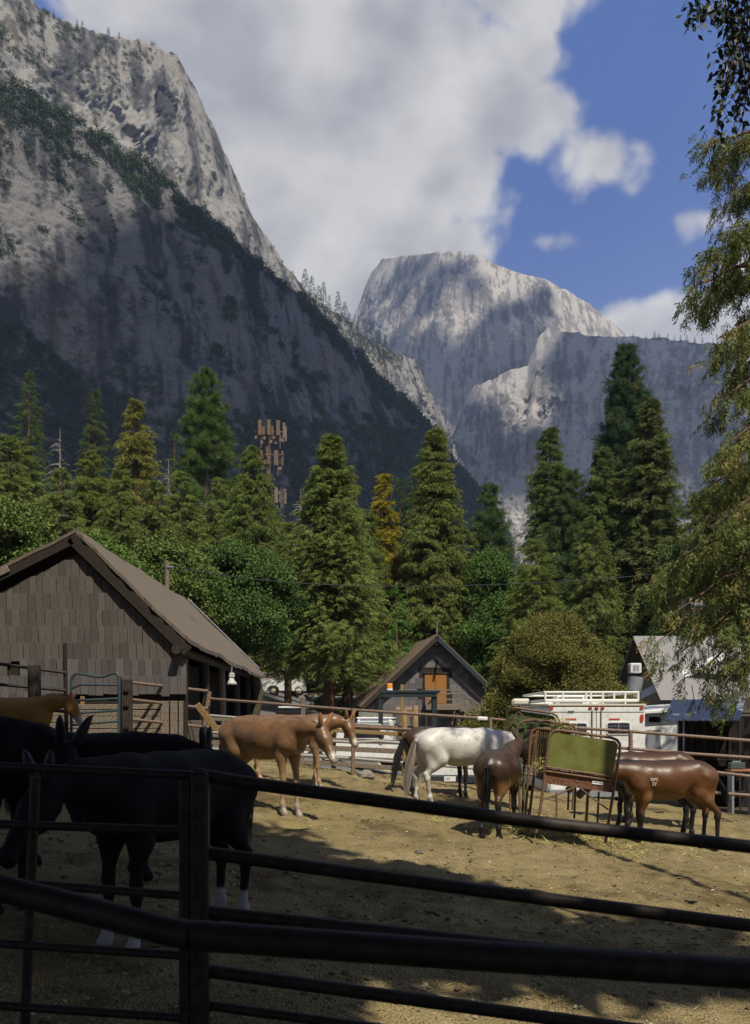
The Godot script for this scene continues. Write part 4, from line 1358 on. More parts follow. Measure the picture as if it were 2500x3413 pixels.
# ---------- the small cabin ----------
func build_cabin() -> void:
	var r := RandomNumberGenerator.new()
	r.seed = 950
	var turn := -0.137
	var ridge := at(1457, 2112, 60.0)
	var base := gy(ridge.x, ridge.z) - 0.1
	var o := thing("cabin", "small grey shingled cabin with steep brown roof and loft door", "cabin", Vector3(ridge.x, base, ridge.z), -turn)
	var ry := ridge.y - base
	var half := 4.85
	var ey := ry - half * 0.93
	var wall := PackedVector2Array([Vector2(-half + 0.5, -0.3), Vector2(half - 0.5, -0.3), Vector2(half - 0.5, ey + 0.2), Vector2(0, ry - 0.35), Vector2(-half + 0.5, ey + 0.2)])
	slab("front_wall", wall, 0.12, M.wood_dark, o, Transform3D(Basis.IDENTITY, Vector3(0, 0, -0.75)))
	slab("back_wall", wall, 0.12, M.wood_dark, o, Transform3D(Basis.IDENTITY, Vector3(0, 0, -8.6)))
	for s in [-1.0, 1.0]:
		box("side_wall", Vector3(0.12, ey + 0.6, 7.7), Vector3(s * (half - 0.56), (ey + 0.2) * 0.5 - 0.1, -4.67), M.wood_dark, o)
	var tones := []
	for k in 5:
		var g := 0.14 + 0.02 * k
		tones.append(mat(Color(g, g * 0.93, g * 0.92), 0.85, T.speck, Vector3(2.5, 1.2, 2.5)))
	var n_sh := 0
	for j in 16:
		var y0 := ry - 0.75 - j * 0.335
		var x := -half - r.randf() * 0.4
		while x < half:
			var w := r.randf_range(0.34, 0.5)
			var poly := clip_rect(x + 0.008, y0 + 0.008, x + w - 0.008, y0 + 0.335, wall)
			var door := x + w > -0.72 and x < 0.75 and y0 < ry - 2.35 and y0 > ry - 4.6
			if poly.size() >= 3 and not door and n_sh < 300:
				slab("shingle", poly, 0.02, tones[r.randi() % 5], o, Transform3D(Basis.IDENTITY, Vector3(0, 0, -0.675 + r.randf() * 0.012)))
				n_sh += 1
			x += w
	# roof slopes; thin boards with a proud edge
	var rm := mat(Color(0.20, 0.145, 0.095), 0.9, T.speck, Vector3(0.9, 0.9, 0.9), T.bump, 0.6)
	for s in [-1.0, 1.0]:
		var a := Vector3(0, ry, 0.0)
		var b := Vector3(s * half, ey, 0.0)
		var sheet := roof_sheet(a if s > 0 else b, b if s > 0 else a, (a if s > 0 else b) - Vector3(0, 0, 9.2), (b if s > 0 else a) - Vector3(0, 0, 9.2), r, 0.12, false)
		put(sheet, "roof_slope", rm, o)
		box("barge_board", Vector3((b - a).length(), 0.26, 0.05), (a + b) * 0.5 + Vector3(-s * 0.1, -0.18, 0.04), M.frame_dark if s > 0 else M.post_dark, o, Vector3(0, 0, atan2(b.y - a.y, b.x - a.x)))
	tube("lightning_rod", [Vector3(0, ry - 0.1, 0), Vector3(0, ry + 0.75, 0)], 0.03, M.grey_metal, o, 6)
	box("ridge_block", Vector3(0.22, 0.5, 0.3), Vector3(0, ry - 0.45, -0.2), M.post_dark, o)
	# loft door with two leaves, hoist beam above
	var dy := ry - 3.42
	for s in [-1.0, 1.0]:
		var leaf := Node3D.new()
		box("door", Vector3(0.69, 1.86, 0.05), Vector3(s * 0.355 + 0.03, dy, -0.63), M.door_wood, o)
		leaf.free()
	box("door_frame", Vector3(1.55, 0.09, 0.12), Vector3(0.03, dy + 0.99, -0.6), M.post_dark, o)
	box("door_lock", Vector3(0.06, 0.09, 0.04), Vector3(0.05, dy - 0.1, -0.59), M.white_paint, o)
	box("hoist_beam", Vector3(0.13, 0.17, 0.85), Vector3(0.12, ry - 1.72, -0.25), M.post_dark, o)
	# landing, railing and stair
	box("landing", Vector3(2.1, 0.12, 1.1), Vector3(0.25, dy - 1.02, -0.12), M.wood_grey, o)
	box("fascia", Vector3(2.1, 0.30, 0.06), Vector3(0.25, dy - 1.2, 0.46), M.wood_grey, o)
	for x in [-0.78, 1.26]:
		box("rail_post", Vector3(0.12, 1.1, 0.12), Vector3(x, dy - 0.5, 0.36), M.wood_grey_up, o)
	for y in [-0.12, -0.34, -0.7]:
		box("handrail", Vector3(1.95, 0.09, 0.05), Vector3(0.25, dy + y, 0.45), M.wood_grey, o)
	for k in 2:
		box("stringer", Vector3(3.1, 0.34, 0.06), Vector3(2.65, dy - 1.95, 0.40 - k * 1.0), M.wood_grey, o, Vector3(0, 0, -0.58))
	for k in 8:
		box("stair_tread", Vector3(0.3, 0.05, 0.9), Vector3(1.5 + k * 0.33, dy - 1.22 - k * 0.215, -0.1), M.wood_grey, o)
	for y in [0.0, -0.45]:
		box("stair_rail", Vector3(3.1, 0.09, 0.05), Vector3(2.6, dy - 1.0 + y, 0.42), M.wood_grey, o, Vector3(0, 0, -0.58))
	box("rail_post", Vector3(0.1, 1.3, 0.1), Vector3(2.75, dy - 1.4, 0.42), M.wood_grey_up, o)
	for x in [-0.75, 1.2]:
		box("landing_post", Vector3(0.14, dy - 1.0, 0.14), Vector3(x, (dy - 1.08) * 0.5 - 0.05, 0.3), M.post_dark, o)
	box("lower_door", Vector3(1.6, 1.7, 0.06), Vector3(0.6, 0.7, -0.63), M.brown_panel, o)

# ---------- buildings at the right ----------
func build_right_buildings() -> void:
	var r := RandomNumberGenerator.new()
	r.seed = 970
	# the grey roofed house: its gable faces left, its roof slope faces the viewer
	var d := 46.0
	var g0 := gy(13.0, -d)
	var o := thing("grey_house", "tall house with grey shingle roof behind the hanging cedar boughs", "house", Vector3(xof(2109, d), g0, -d))
	var eave := at(2201, 2336, d - 4.5) - o.position
	var ridge := at(2109, 2123, d) - o.position
	var w := 16.0
	var rm := mat(Color(0.31, 0.295, 0.285), 0.9, T.speck, Vector3(0.8, 0.8, 0.8))
	var n_rows := 34
	var down := eave - ridge
	down.x = 0.0
	for k in n_rows:   # courses of shingles, each lapping the next
		var u0 := float(k) / n_rows
		var c := ridge + down * (u0 + 0.5 / n_rows)
		box("roof_course", Vector3(w, 0.03, down.length() / n_rows * 1.15), Vector3(ridge.x + w * 0.5 + (eave.x - ridge.x) * u0 * 0.35, c.y + 0.03, c.z), rm, o, Vector3(atan2(-down.y, down.z) - 0.03, 0, 0), 0.003)
	var back := Vector3(0, down.y, -down.z)
	var st := new_st()
	add_box(st, Vector3(w, 0.1, down.length()), Transform3D(Basis.from_euler(Vector3(-atan2(-down.y, down.z), 0, 0)), ridge + back * 0.5 + Vector3(w * 0.5, -0.06, 0)))
	done(st, "back_slope", rm, o)
	add_gable(o, ridge, down, M.tan_wall)
	box("front_wall", Vector3(w - 0.6, eave.y + 0.1, 0.15), Vector3(ridge.x + w * 0.5 + 0.5, (eave.y - 0.2) * 0.5 - 0.1, eave.z - 0.7), M.tan_wall, o)
	box("gutter", Vector3(w, 0.12, 0.12), Vector3(ridge.x + w * 0.5 + 0.4, eave.y - 0.1, eave.z + 0.12), M.grey_metal, o)
	box("chimney", Vector3(0.85, 2.6, 0.8), at(2310, 2085, d) - o.position, M.tan_wall, o)
	box("chimney_cap", Vector3(1.0, 0.12, 0.95), at(2310, 2018, d) - o.position, M.grey_metal, o)
	box("roof_vent", Vector3(0.14, 0.5, 0.14), at(2383, 2108, d - 1.0) - o.position, M.frame_dark, o)
	box("air_cooler", Vector3(0.5, 0.45, 0.5), at(2115, 2228, d - 3.0) - o.position, M.white, o, Vector3.ZERO, 0.03)
	for k in 5:
		box("cooler_slat", Vector3(0.03, 0.26, 0.02), at(2115, 2228, d - 3.0) - o.position + Vector3(-0.12 + k * 0.06, 0, 0.26), M.grey_metal, o)
	tube("duct", [at(2118, 2256, d - 3.0) - o.position, at(2116, 2275, d - 3.0) - o.position, at(2108, 2310, d - 3.0) - o.position], 0.36, M.grey_metal, o, 14)
	var lad := box("roof_ladder", Vector3(6.5, 0.06, 0.5), at(2330, 2225, d - 3.1) - o.position, M.white_paint, o, Vector3(0.72, 0, 0.62))
	lad.set_meta("label", "pale ladder lying on the grey roof")
	# the corner of a dark building at the right edge
	var e := thing("corner_building", "tan walled building corner with downspout at the right edge", "building", Vector3(xof(2560, 33), gy(12.0, -33), -33.0))
	box("wall", Vector3(2.6, 3.6, 4.0), Vector3(0.35, 1.7, -2.0), mat(Color(0.17, 0.145, 0.105), 0.85, T.speck, Vector3(1, 1, 1)), e)
	for k in 7:
		box("wall_board", Vector3(2.64, 0.03, 0.02), Vector3(0.35, 0.3 + k * 0.45, 0.012), M.post_dark, e)
	tube("downspout", [Vector3(-1.05, 2.5, 0.08), Vector3(-0.98, 2.3, 0.1), Vector3(-0.98, 0.0, 0.1)], 0.05, M.grey_metal, e)
	var dr := Vector3(-1.5, -1.2, 0)
	box("roof_edge", Vector3(2.4, 0.14, 4.6), Vector3(-0.35, 3.05, -1.9), rm, e, Vector3(0, 0, 0.75))
	# the white shed behind the camper
	var s := thing("white_shed", "low white shed with sloping roof right of the camper", "shed", Vector3(xof(2225, 34), gy(10.0, -34), -34.0))
	var shy := at(0, 2370, 34).y - s.position.y
	box("wall", Vector3(1.95, shy, 2.6), Vector3(0.05, shy * 0.5 - 0.05, -1.3), M.white, s)
	box("roof", Vector3(2.4, 0.09, 3.0), Vector3(0.05, shy + 0.10, -1.2), M.white_paint, s, Vector3(0.06, 0, 0.07))
	box("window", Vector3(0.42, 0.2, 0.05), at(2182, 2398, 34) - s.position + Vector3(0, 0, 0.02), M.dark_glass, s)
	box("window_frame", Vector3(0.52, 0.3, 0.03), at(2182, 2398, 34) - s.position + Vector3(0, 0, 0.012), M.white_paint, s)
	box("door", Vector3(0.5, 0.9, 0.04), at(2178, 2475, 34) - s.position + Vector3(0, 0, 0.02), M.grey_metal, s)
	box("wall_lamp", Vector3(0.11, 0.12, 0.12), at(2262, 2366, 34) - s.position + Vector3(0, 0, 0.08), M.frame_dark, s)
	box("wall_panel", Vector3(0.2, 0.17, 0.02), at(2232, 2384, 34) - s.position + Vector3(0, 0, 0.02), M.white_paint, s)
	# the tack porch under its metal awning
	var a := thing("metal_awning", "bluish corrugated metal awning over a dark tack porch", "awning", Vector3(xof(2345, 29), gy(9.5, -29), -29.0), -0.42)
	var ay := at(0, 2392, 29).y - a.position.y
	for k in 22:   # the ribs of the sheet
		box("roof_rib", Vector3(0.10, 0.025, 2.3), Vector3(-1.08 + k * 0.1, ay + 0.24 + (0.015 if k % 2 == 0 else 0.0), -0.75), M.grey_metal, a, Vector3(0.30, 0, -0.06), 0.01)
	for p in [[-0.55, 0.25], [1.05, 0.25], [-0.95, -1.9]]:
		var x: float = p[0]
		tube("post", [Vector3(x, -0.2, p[1]), Vector3(x, ay - 0.02 + (0.35 if p[1] < 0.0 else 0.0), p[1])], 0.03, M.grey_metal, a, 7)
	box("back_wall", Vector3(2.5, ay + 0.1, 0.1), Vector3(0.3, ay * 0.5, -2.0), M.wood_dark, a)
	for k in 6:
		box("wall_stud", Vector3(0.08, ay, 0.06), Vector3(-0.9 + k * 0.38, ay * 0.5, -1.9), M.post_dark, a)
	for k in 3:
		box("shelf", Vector3(2.0, 0.05, 0.4), Vector3(0.1, 0.5 + k * 0.5, -1.65), M.post_dark, a)
	# things on the porch
	var tb := thing("tool_box", "dark green tool box on a bench outside the right fence", "tool box", at(2455, 2552, 23.5))
	box("body", Vector3(0.36, 0.16, 0.2), Vector3(0, 0, 0), mat(Color(0.06, 0.08, 0.07), 0.4), tb, Vector3.ZERO, 0.015)
	box("handle", Vector3(0.2, 0.03, 0.03), Vector3(0, 0.1, 0), M.grey_metal, tb)
	var bn := thing("work_bench", "orange topped bench beyond the right fence", "bench", Vector3(at(2470, 2570, 23.5).x, gy(8.9, -23.5), -23.5))
	var by := at(0, 2566, 23.5).y - bn.position.y
	box("top", Vector3(0.62, 0.05, 0.4), Vector3(0, by - 0.01, 0), mat(Color(0.45, 0.2, 0.1), 0.6, T.wood, Vector3(1, 4, 4)), bn)
	for x in [-0.25, 0.25]:
		box("leg", Vector3(0.06, by, 0.3), Vector3(x, by * 0.5 - 0.03, 0), M.grey_metal, bn)

func add_gable(o: Node3D, ridge: Vector3, down: Vector3, m: Material) -> void:
	var half := down.z - 0.5
	var poly := PackedVector2Array([Vector2(-half, -0.3), Vector2(half, -0.3), Vector2(half, ridge.y + down.y * 0.93 - 0.1), Vector2(0, ridge.y - 0.15), Vector2(-half, ridge.y + down.y * 0.93 - 0.1)])
	slab("gable_wall", poly, 0.15, m, o, Transform3D(Basis(Vector3.UP, PI * 0.5), Vector3(ridge.x + 1.1, 0, ridge.z)))

# ---------- fences ----------
func rail(parent: Node3D, pts: Array, r: float, m: Material, called := "rail", sides := 10) -> void:
	var q := []
	for p in pts:
		q.append(at(p[0], p[1], p[2]) - parent.position)
	tube(called, q, r, m, parent, sides)

func square_post(parent: Node3D, px: float, py0: float, py1: float, d: float, w: float, m: Material, called := "post", lean := 0.0) -> void:
	var a := at(px, py0, d)
	var b := at(px, py1, d)
	b.y = minf(b.y, gy(b.x, b.z) - 0.12)
	box(called, Vector3(w, a.y - b.y, w), (a + b) * 0.5 - parent.position, m, parent, Vector3(0, 0, lean), 0.012)

func round_post(parent: Node3D, px: float, py0: float, d: float, r: float, m: Material, px1 := -1.0, called := "post") -> void:
	var a := at(px, py0, d)
	var b := Vector3(xof(px1 if px1 > 0.0 else px, d), 0, -d)
	b.y = gy(b.x, b.z) - 0.12
	tube(called, [b - parent.position, a - parent.position], r, m, parent, 9)

func build_fences() -> void:
	# far side of the corral
	var f := thing("pipe_fence", "long rusty pipe fence along the far side of the corral", "fence", on_ground(1177, 21.7))
	rail(f, [[700, 2329, 23.6], [1177, 2366, 21.7], [1634, 2396, 20.6]], 0.034, M.rail)
	rail(f, [[1634, 2396, 20.6], [1918, 2426, 20.2], [2102, 2438, 19.9], [2560, 2473, 19.4]], 0.034, M.rail)
	rail(f, [[700, 2385, 23.6], [1130, 2420, 21.9], [1180, 2423, 21.7]], 0.034, M.rail_steel)
	rail(f, [[1180, 2423, 21.66], [1420, 2434, 21.1], [1634, 2449, 20.6]], 0.034, M.rail)
	rail(f, [[1634, 2449, 20.6], [2102, 2496, 19.9], [2313, 2513, 19.7], [2560, 2529, 19.4]], 0.034, M.rail)
	rail(f, [[700, 2441, 23.6], [1119, 2471, 21.9], [1180, 2475, 21.7]], 0.034, M.rail_steel)
	rail(f, [[1180, 2475, 21.68], [1260, 2471, 21.5], [1330, 2476, 21.3], [1378, 2490, 21.2], [1420, 2492, 21.1], [1634, 2505, 20.6]], 0.034, M.rail_steel)
	rail(f, [[1634, 2505, 20.6], [2102, 2556, 19.9], [2385, 2574, 19.6], [2560, 2594, 19.4]], 0.034, M.rail)
	rail(f, [[700, 2496, 23.6], [971, 2515, 22.5], [1177, 2528, 21.7], [1363, 2544, 21.2], [1600, 2562, 20.7]], 0.034, M.rail_steel)
	rail(f, [[1600, 2562, 20.7], [2102, 2622, 19.9], [2373, 2642, 19.6], [2560, 2655, 19.4]], 0.034, M.rail)
	round_post(f, 1177, 2360, 21.62, 0.045, M.rail)
	round_post(f, 1634, 2390, 20.55, 0.045, M.rail)
	round_post(f, 2102, 2434, 19.85, 0.045, M.rail)
	round_post(f, 2540, 2468, 19.42, 0.045, M.rail)
	var a := at(1608, 2395, 20.57) - f.position
	put(box_mesh(Vector3(0.22, 0.085, 0.09), 0.02), "rail_sleeve", M.white_paint, f, Transform3D(Basis(Vector3.FORWARD, 0.06), a))
	# weathered boards behind it
	var b := thing("board_fence", "weathered grey board fence behind the pipe fence", "fence", on_ground(1000, 24.3))
	var r := RandomNumberGenerator.new()
	r.seed = 1001
	for row in [[2410, 0.13, 0], [2432, 0.10, 1], [2462, 0.12, 0], [2488, 0.13, 0], [2516, 0.12, 0], [2541, 0.12, 0]]:
		for span in [[690, 850], [850, 1110], [1110, 1345]]:
			var p := at(span[0], row[0] + (span[0] - 1000) * 0.045, 24.2)
			var q := at(span[1], row[0] + (span[1] - 1000) * 0.045, 24.2)
			box("board", Vector3((q - p).length() + 0.02, row[1], 0.03), (p + q) * 0.5 - b.position + Vector3(0, r.randfn() * 0.02, 0.012 * (r.randi() % 3)), M.wood_grey if row[2] == 0 else M.wood_yellow, b, Vector3(0, 0, atan2(q.y - p.y, q.x - p.x) + r.randfn() * 0.012))
	for px in [700, 852, 1112]:
		square_post(b, px, 2395, 2560, 24.32, 0.12, M.wood_grey_up)
	for p in [[1348, 2366, 0.07, 24.0], [1384, 2352, 0.072, 23.9]]:
		var pt := thing("gate_post", "sawn off yellowish log post, %s of the two before the cabin sign" % ("left" if p[0] < 1360 else "right"), "post", on_ground(p[0], p[3]), 0.0, "log posts before the cabin")
		var st := new_st()
		var hh: float = at(0, p[1], p[3]).y - pt.position.y
		add_tube(st, [Vector3(0, -0.15, 0), Vector3(0.01, hh * 0.5, 0), Vector3(0, hh - 0.03, 0), Vector3(0, hh, 0)], [p[2] * 1.05, p[2] * 0.98, p[2], p[2] * 0.8], 12)
		done(st, "trunk", M.wood_yellow, pt)
		tube("wire_band", [Vector3(0, hh * 0.7, 0), Vector3(0, hh * 0.72, 0)], p[2] * 1.06, M.wire, pt, 12)
	var lp := thing("fence_post", "pale pointed wooden post behind the tan mules", "post", on_ground(1008, 26.0))
	box("stake", Vector3(0.12, at(0, 2323, 26.0).y - lp.position.y + 0.15, 0.10), Vector3(0, (at(0, 2323, 26.0).y - lp.position.y) * 0.5 - 0.07, 0), M.wood_grey_up, lp, Vector3(0, 0, -0.03), 0.02)
	# the left section: rails from the wooden gate post to the leaning steel post
	var l := thing("corner_fence", "pipe fence panel between wooden gate post and leaning steel post", "fence", on_ground(560, 22.2))
	for y in [[2274, 2303], [2331, 2361], [2397, 2424], [2461, 2486]]:
		rail(l, [[430, y[0], 21.2], [690, y[1], 23.7]], 0.036, M.rail)
	var sp := at(696, 2304, 23.75)
	var sb := on_ground(668, 23.75, -0.12)
	tube("post", [sb - l.position, sp - l.position], 0.075, M.rail, l, 4)
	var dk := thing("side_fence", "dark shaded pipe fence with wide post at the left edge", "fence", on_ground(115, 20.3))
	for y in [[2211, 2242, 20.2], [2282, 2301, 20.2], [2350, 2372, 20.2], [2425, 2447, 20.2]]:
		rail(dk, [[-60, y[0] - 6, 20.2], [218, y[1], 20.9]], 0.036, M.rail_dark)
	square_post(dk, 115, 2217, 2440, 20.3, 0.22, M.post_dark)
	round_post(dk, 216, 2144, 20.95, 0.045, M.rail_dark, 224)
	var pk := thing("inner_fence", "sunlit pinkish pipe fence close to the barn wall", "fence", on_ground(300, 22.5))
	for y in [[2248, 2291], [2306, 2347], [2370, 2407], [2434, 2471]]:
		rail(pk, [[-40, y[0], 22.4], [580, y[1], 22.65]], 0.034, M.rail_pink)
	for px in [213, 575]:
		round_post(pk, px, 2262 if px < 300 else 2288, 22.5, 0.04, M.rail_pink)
	var wp := thing("gate_post", "tall dark squared timber post holding the pipe gate", "post", on_ground(413, 21.0), 0.0, "timber gate posts")
	square_post(wp, 424, 2264, 2480, 21.0, 0.2, M.post_dark, "timber")
	square_post(wp, 400, 2256, 2480, 21.04, 0.07, M.rail_dark, "upright")
	for y in [2302, 2352, 2425]:
		box("hinge", Vector3(0.12, 0.06, 0.06), at(420, y, 20.88) - wp.position, M.rail_dark, wp)
	var g := thing("pipe_gate", "blue grey pipe gate with a bent top rail beside the barn", "gate", on_ground(315, 20.8))
	rail(g, [[238, 2448, 20.8], [237, 2275, 20.8], [240, 2256, 20.8], [252, 2246, 20.8], [275, 2247, 20.8], [325, 2256, 20.8], [350, 2254, 20.8], [372, 2244, 20.8], [388, 2243, 20.8], [396, 2254, 20.8], [398, 2300, 20.8], [396, 2470, 20.8]], 0.03, M.gate_blue, "gate_frame")
	rail(g, [[240, 2294, 20.8], [268, 2282, 20.8], [396, 2283, 20.8]], 0.026, M.gate_blue)
	for y in [[2336, 2328], [2379, 2368], [2417, 2404], [2454, 2442]]:
		rail(g, [[238, y[0], 20.8], [396, y[1], 20.8]], 0.026, M.gate_blue)
	# the near fence, in the shade
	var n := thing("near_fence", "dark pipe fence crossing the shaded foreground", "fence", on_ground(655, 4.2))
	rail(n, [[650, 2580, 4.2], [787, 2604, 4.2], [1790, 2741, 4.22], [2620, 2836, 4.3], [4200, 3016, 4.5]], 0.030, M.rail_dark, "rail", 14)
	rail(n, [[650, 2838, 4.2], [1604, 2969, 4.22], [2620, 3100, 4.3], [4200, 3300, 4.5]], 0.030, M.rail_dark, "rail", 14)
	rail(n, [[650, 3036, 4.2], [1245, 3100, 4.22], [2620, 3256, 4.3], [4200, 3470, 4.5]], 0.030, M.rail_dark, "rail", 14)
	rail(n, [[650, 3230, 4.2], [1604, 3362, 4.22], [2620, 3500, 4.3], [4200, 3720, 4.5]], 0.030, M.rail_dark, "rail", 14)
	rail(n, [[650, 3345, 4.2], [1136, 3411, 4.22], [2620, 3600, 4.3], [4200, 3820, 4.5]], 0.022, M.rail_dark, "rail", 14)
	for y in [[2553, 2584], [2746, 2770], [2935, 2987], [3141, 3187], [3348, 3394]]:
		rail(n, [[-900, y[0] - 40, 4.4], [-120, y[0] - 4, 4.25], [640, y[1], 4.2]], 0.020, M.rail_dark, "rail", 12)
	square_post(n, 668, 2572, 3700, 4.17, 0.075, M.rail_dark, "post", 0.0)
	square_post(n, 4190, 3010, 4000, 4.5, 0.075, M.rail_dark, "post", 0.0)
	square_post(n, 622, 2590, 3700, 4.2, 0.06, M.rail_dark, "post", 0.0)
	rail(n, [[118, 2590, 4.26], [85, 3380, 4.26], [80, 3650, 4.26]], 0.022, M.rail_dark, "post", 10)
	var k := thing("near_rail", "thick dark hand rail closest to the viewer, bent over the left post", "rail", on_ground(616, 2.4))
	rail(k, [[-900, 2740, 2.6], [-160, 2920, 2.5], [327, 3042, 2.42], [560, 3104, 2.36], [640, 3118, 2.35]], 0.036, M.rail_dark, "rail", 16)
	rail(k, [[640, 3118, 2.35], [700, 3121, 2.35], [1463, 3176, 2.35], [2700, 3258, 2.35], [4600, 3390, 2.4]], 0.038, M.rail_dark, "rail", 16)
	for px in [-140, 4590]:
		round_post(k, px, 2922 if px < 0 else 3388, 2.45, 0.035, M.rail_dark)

# ---------- hay feeders ----------
func build_feeders() -> void:
	M.green = mat(Color(0.15, 0.158, 0.042), 0.55, noise_tex(noise(0.012, 61, 6), [[0.0, Color(0.84, 0.78, 0.68)], [0.36, Color(0.9, 0.89, 0.84)], [0.6, Color(0.95, 0.96, 0.92)], [1.0, Color(1, 1, 1)]]), Vector3(0.6, 0.6, 0.6))
	M.green_dark = mat(Color(0.075, 0.13, 0.05), 0.5, T.rust, Vector3(1.5, 1.5, 1.5))
	M.rust_tube = mat(Color(0.20, 0.145, 0.095), 0.6, T.rust, Vector3(4, 4, 4), T.bump, 0.15)
	M.rust_panel = mat(Color(0.175, 0.10, 0.068), 0.7, T.rust, Vector3(2, 2, 2))
	var d := 13.5
	var o := thing("hay_feeder", "nearest hay feeder with a rusty framed green end panel facing the viewer", "feeder", on_ground(1900, d), 0.0, "hay feeders")
	rail(o, [[1787, 2776, d], [1800, 2700, d], [1812, 2618, d], [1830, 2468, d], [1836, 2445, d], [1848, 2435, d], [1868, 2434, d], [2038, 2459, d], [2056, 2466, d], [2066, 2480, d], [2066, 2505, d], [2044, 2645, d], [2030, 2730, d], [2018, 2809, d]], 0.021, M.rust_tube, "end_frame")
	panel(o, [[1838, 2452], [1850, 2442], [2050, 2470], [2060, 2482], [2040, 2590], [1822, 2558]], d, 0.012, M.green, "end_panel")
	panel(o, [[1821, 2560], [2039, 2593], [2042, 2642], [1812, 2610]], d - 0.004, 0.012, M.rust_panel, "lower_panel")
	rail(o, [[1822, 2556, d - 0.03], [2043, 2589, d - 0.03]], 0.015, M.rust_tube, "cross_tube")
	rail(o, [[1819, 2570, d - 0.03], [2042, 2602, d - 0.03]], 0.015, M.rust_tube, "cross_tube")
	rail(o, [[1808, 2666, d], [1865, 2645, d], [1922, 2621, d]], 0.012, M.rust_tube, "brace")
	rail(o, [[1926, 2621, d], [1975, 2660, d], [2028, 2699, d]], 0.012, M.rust_tube, "brace")
	box("sticker", Vector3(0.15, 0.05, 0.004), at(1992, 2609, d - 0.02) - o.position, M.white_paint, o, Vector3(0, 0, -0.12), 0.001)
	for k in 2:
		box("sticker_print", Vector3(0.06 - 0.012 * k, 0.012, 0.003), at(1986 + 15 * k, 2607 + 2.2 * k, d - 0.024) - o.position, M.grey_metal, o, Vector3(0, 0, -0.12), 0.001)
	# the far end frame, the slanted hay rack and the tray between
	var e := d + 1.35
	rail(o, [[1762, 2742, e], [1778, 2600, e], [1788, 2450, e], [1796, 2432, e], [1815, 2427, e], [1960, 2445, e], [1978, 2462, e], [1962, 2610, e], [1950, 2770, e]], 0.021, M.rust_tube, "end_frame")
	rail(o, [[1748, 2758, d + 0.5], [1760, 2600, d + 0.5], [1768, 2455, d + 0.5], [1776, 2434, d + 0.5], [1795, 2428, d + 0.5], [1835, 2433, d + 0.3]], 0.020, M.rust_tube, "side_frame")
	for k in 7:
		rail(o, [[1788 + k * 7, 2436 + k, d + 0.45 - k * 0.06], [1772 + k * 8, 2538 + k * 3, d + 0.45 - k * 0.06]], 0.007, M.rust_tube, "rack_bar")
		rail(o, [[1860 + k * 24, 2440 + k * 3, d + 1.2], [1872 + k * 20, 2550 + k * 3, d + 0.6]], 0.008, M.rust_tube, "rack_bar")
	panel(o, [[1770, 2440], [1786, 2436], [1774, 2540], [1752, 2560]], d + 0.52, 0.01, M.rust_panel, "side_panel")
	var tray := new_st()
	add_box(tray, Vector3(0.86, 0.05, 1.3), Transform3D(Basis.IDENTITY, at(1915, 2600, d + 0.7) - o.position), 0.01)
	add_box(tray, Vector3(0.03, 0.2, 1.3), Transform3D(Basis.IDENTITY, at(1815, 2580, d + 0.7) - o.position), 0.01)
	done(tray, "tray", M.rust_panel, o)
	for p in [[1893, 2560, 2700, d + 1.0], [1914, 2580, 2728, d + 0.8], [1955, 2640, 2745, d + 0.5], [1990, 2640, 2775, d + 0.3]]:
		rail(o, [[p[0] + 6, p[1], p[3]], [p[0], p[2], p[3]]], 0.016, M.green_dark if p[0] % 2 == 0 else M.rust_tube, "leg")
	# second and third feeders behind
	var o2 := thing("hay_feeder", "second hay feeder, its dark green back panel topped with hay", "feeder", on_ground(1820, 15.6), 0.0, "hay feeders")
	rail(o2, [[1735, 2750, 15.4], [1728, 2560, 15.4], [1722, 2440, 15.4], [1728, 2416, 15.4], [1742, 2404, 15.4], [1765, 2401, 15.4], [1895, 2414, 15.4], [1912, 2420, 15.4], [1921, 2436, 15.4], [1917, 2560, 15.4], [1908, 2700, 15.4]], 0.020, M.rust_tube, "end_frame")
	rail(o2, [[1738, 2422, 15.6], [1755, 2410, 15.6], [1885, 2424, 15.6], [1900, 2440, 15.6], [1897, 2560, 15.6]], 0.018, M.rust_tube, "end_frame")
	panel(o2, [[1728, 2424], [1746, 2408], [1890, 2420], [1905, 2432], [1895, 2560], [1735, 2545]], 15.5, 0.012, M.green_dark, "end_panel")
	panel(o2, [[1748, 2420], [1757, 2424], [1748, 2700], [1738, 2700]], 15.2, 0.012, M.green_dark, "side_panel")
	var o3 := thing("hay_feeder", "farthest hay feeder with green panel beside the white horse", "feeder", on_ground(1775, 17.3), 0.0, "hay feeders")
	rail(o3, [[1690, 2600, 17.2], [1687, 2410, 17.2], [1690, 2378, 17.2], [1698, 2363, 17.2], [1715, 2359, 17.2], [1838, 2377, 17.2], [1855, 2385, 17.2], [1864, 2402, 17.2], [1862, 2600, 17.2]], 0.021, M.rust_tube, "end_frame")
	panel(o3, [[1693, 2380], [1703, 2366], [1845, 2386], [1856, 2400], [1850, 2500], [1692, 2490]], 17.25, 0.012, M.green_dark, "end_panel")
	rail(o3, [[1725, 2372, 17.1], [1700, 2420, 17.1]], 0.01, M.rust_tube, "brace")
	rail(o3, [[1727, 2372, 17.1], [1755, 2395, 17.1], [1850, 2405, 17.1]], 0.01, M.rust_tube, "brace")
	for u in [[o, 1762, 2755, 14.0], [o2, 1742, 2735, 15.2], [o3, 1700, 2660, 17.2], [o3, 1855, 2670, 17.2]]:
		var foot := on_ground(u[1], u[3], -0.05)
		tube("leg", [foot - u[0].position, foot - u[0].position + Vector3(0, 0.5, 0)], 0.018, M.rust_tube, u[0], 7)
	# loose hay on them and below
	heap("hay_heap", "tuft of hay on top of the second feeder", at(1872, 2418, 15.5), Vector3(0.20, 0.14, 0.22), 240, 1101, 0.10)
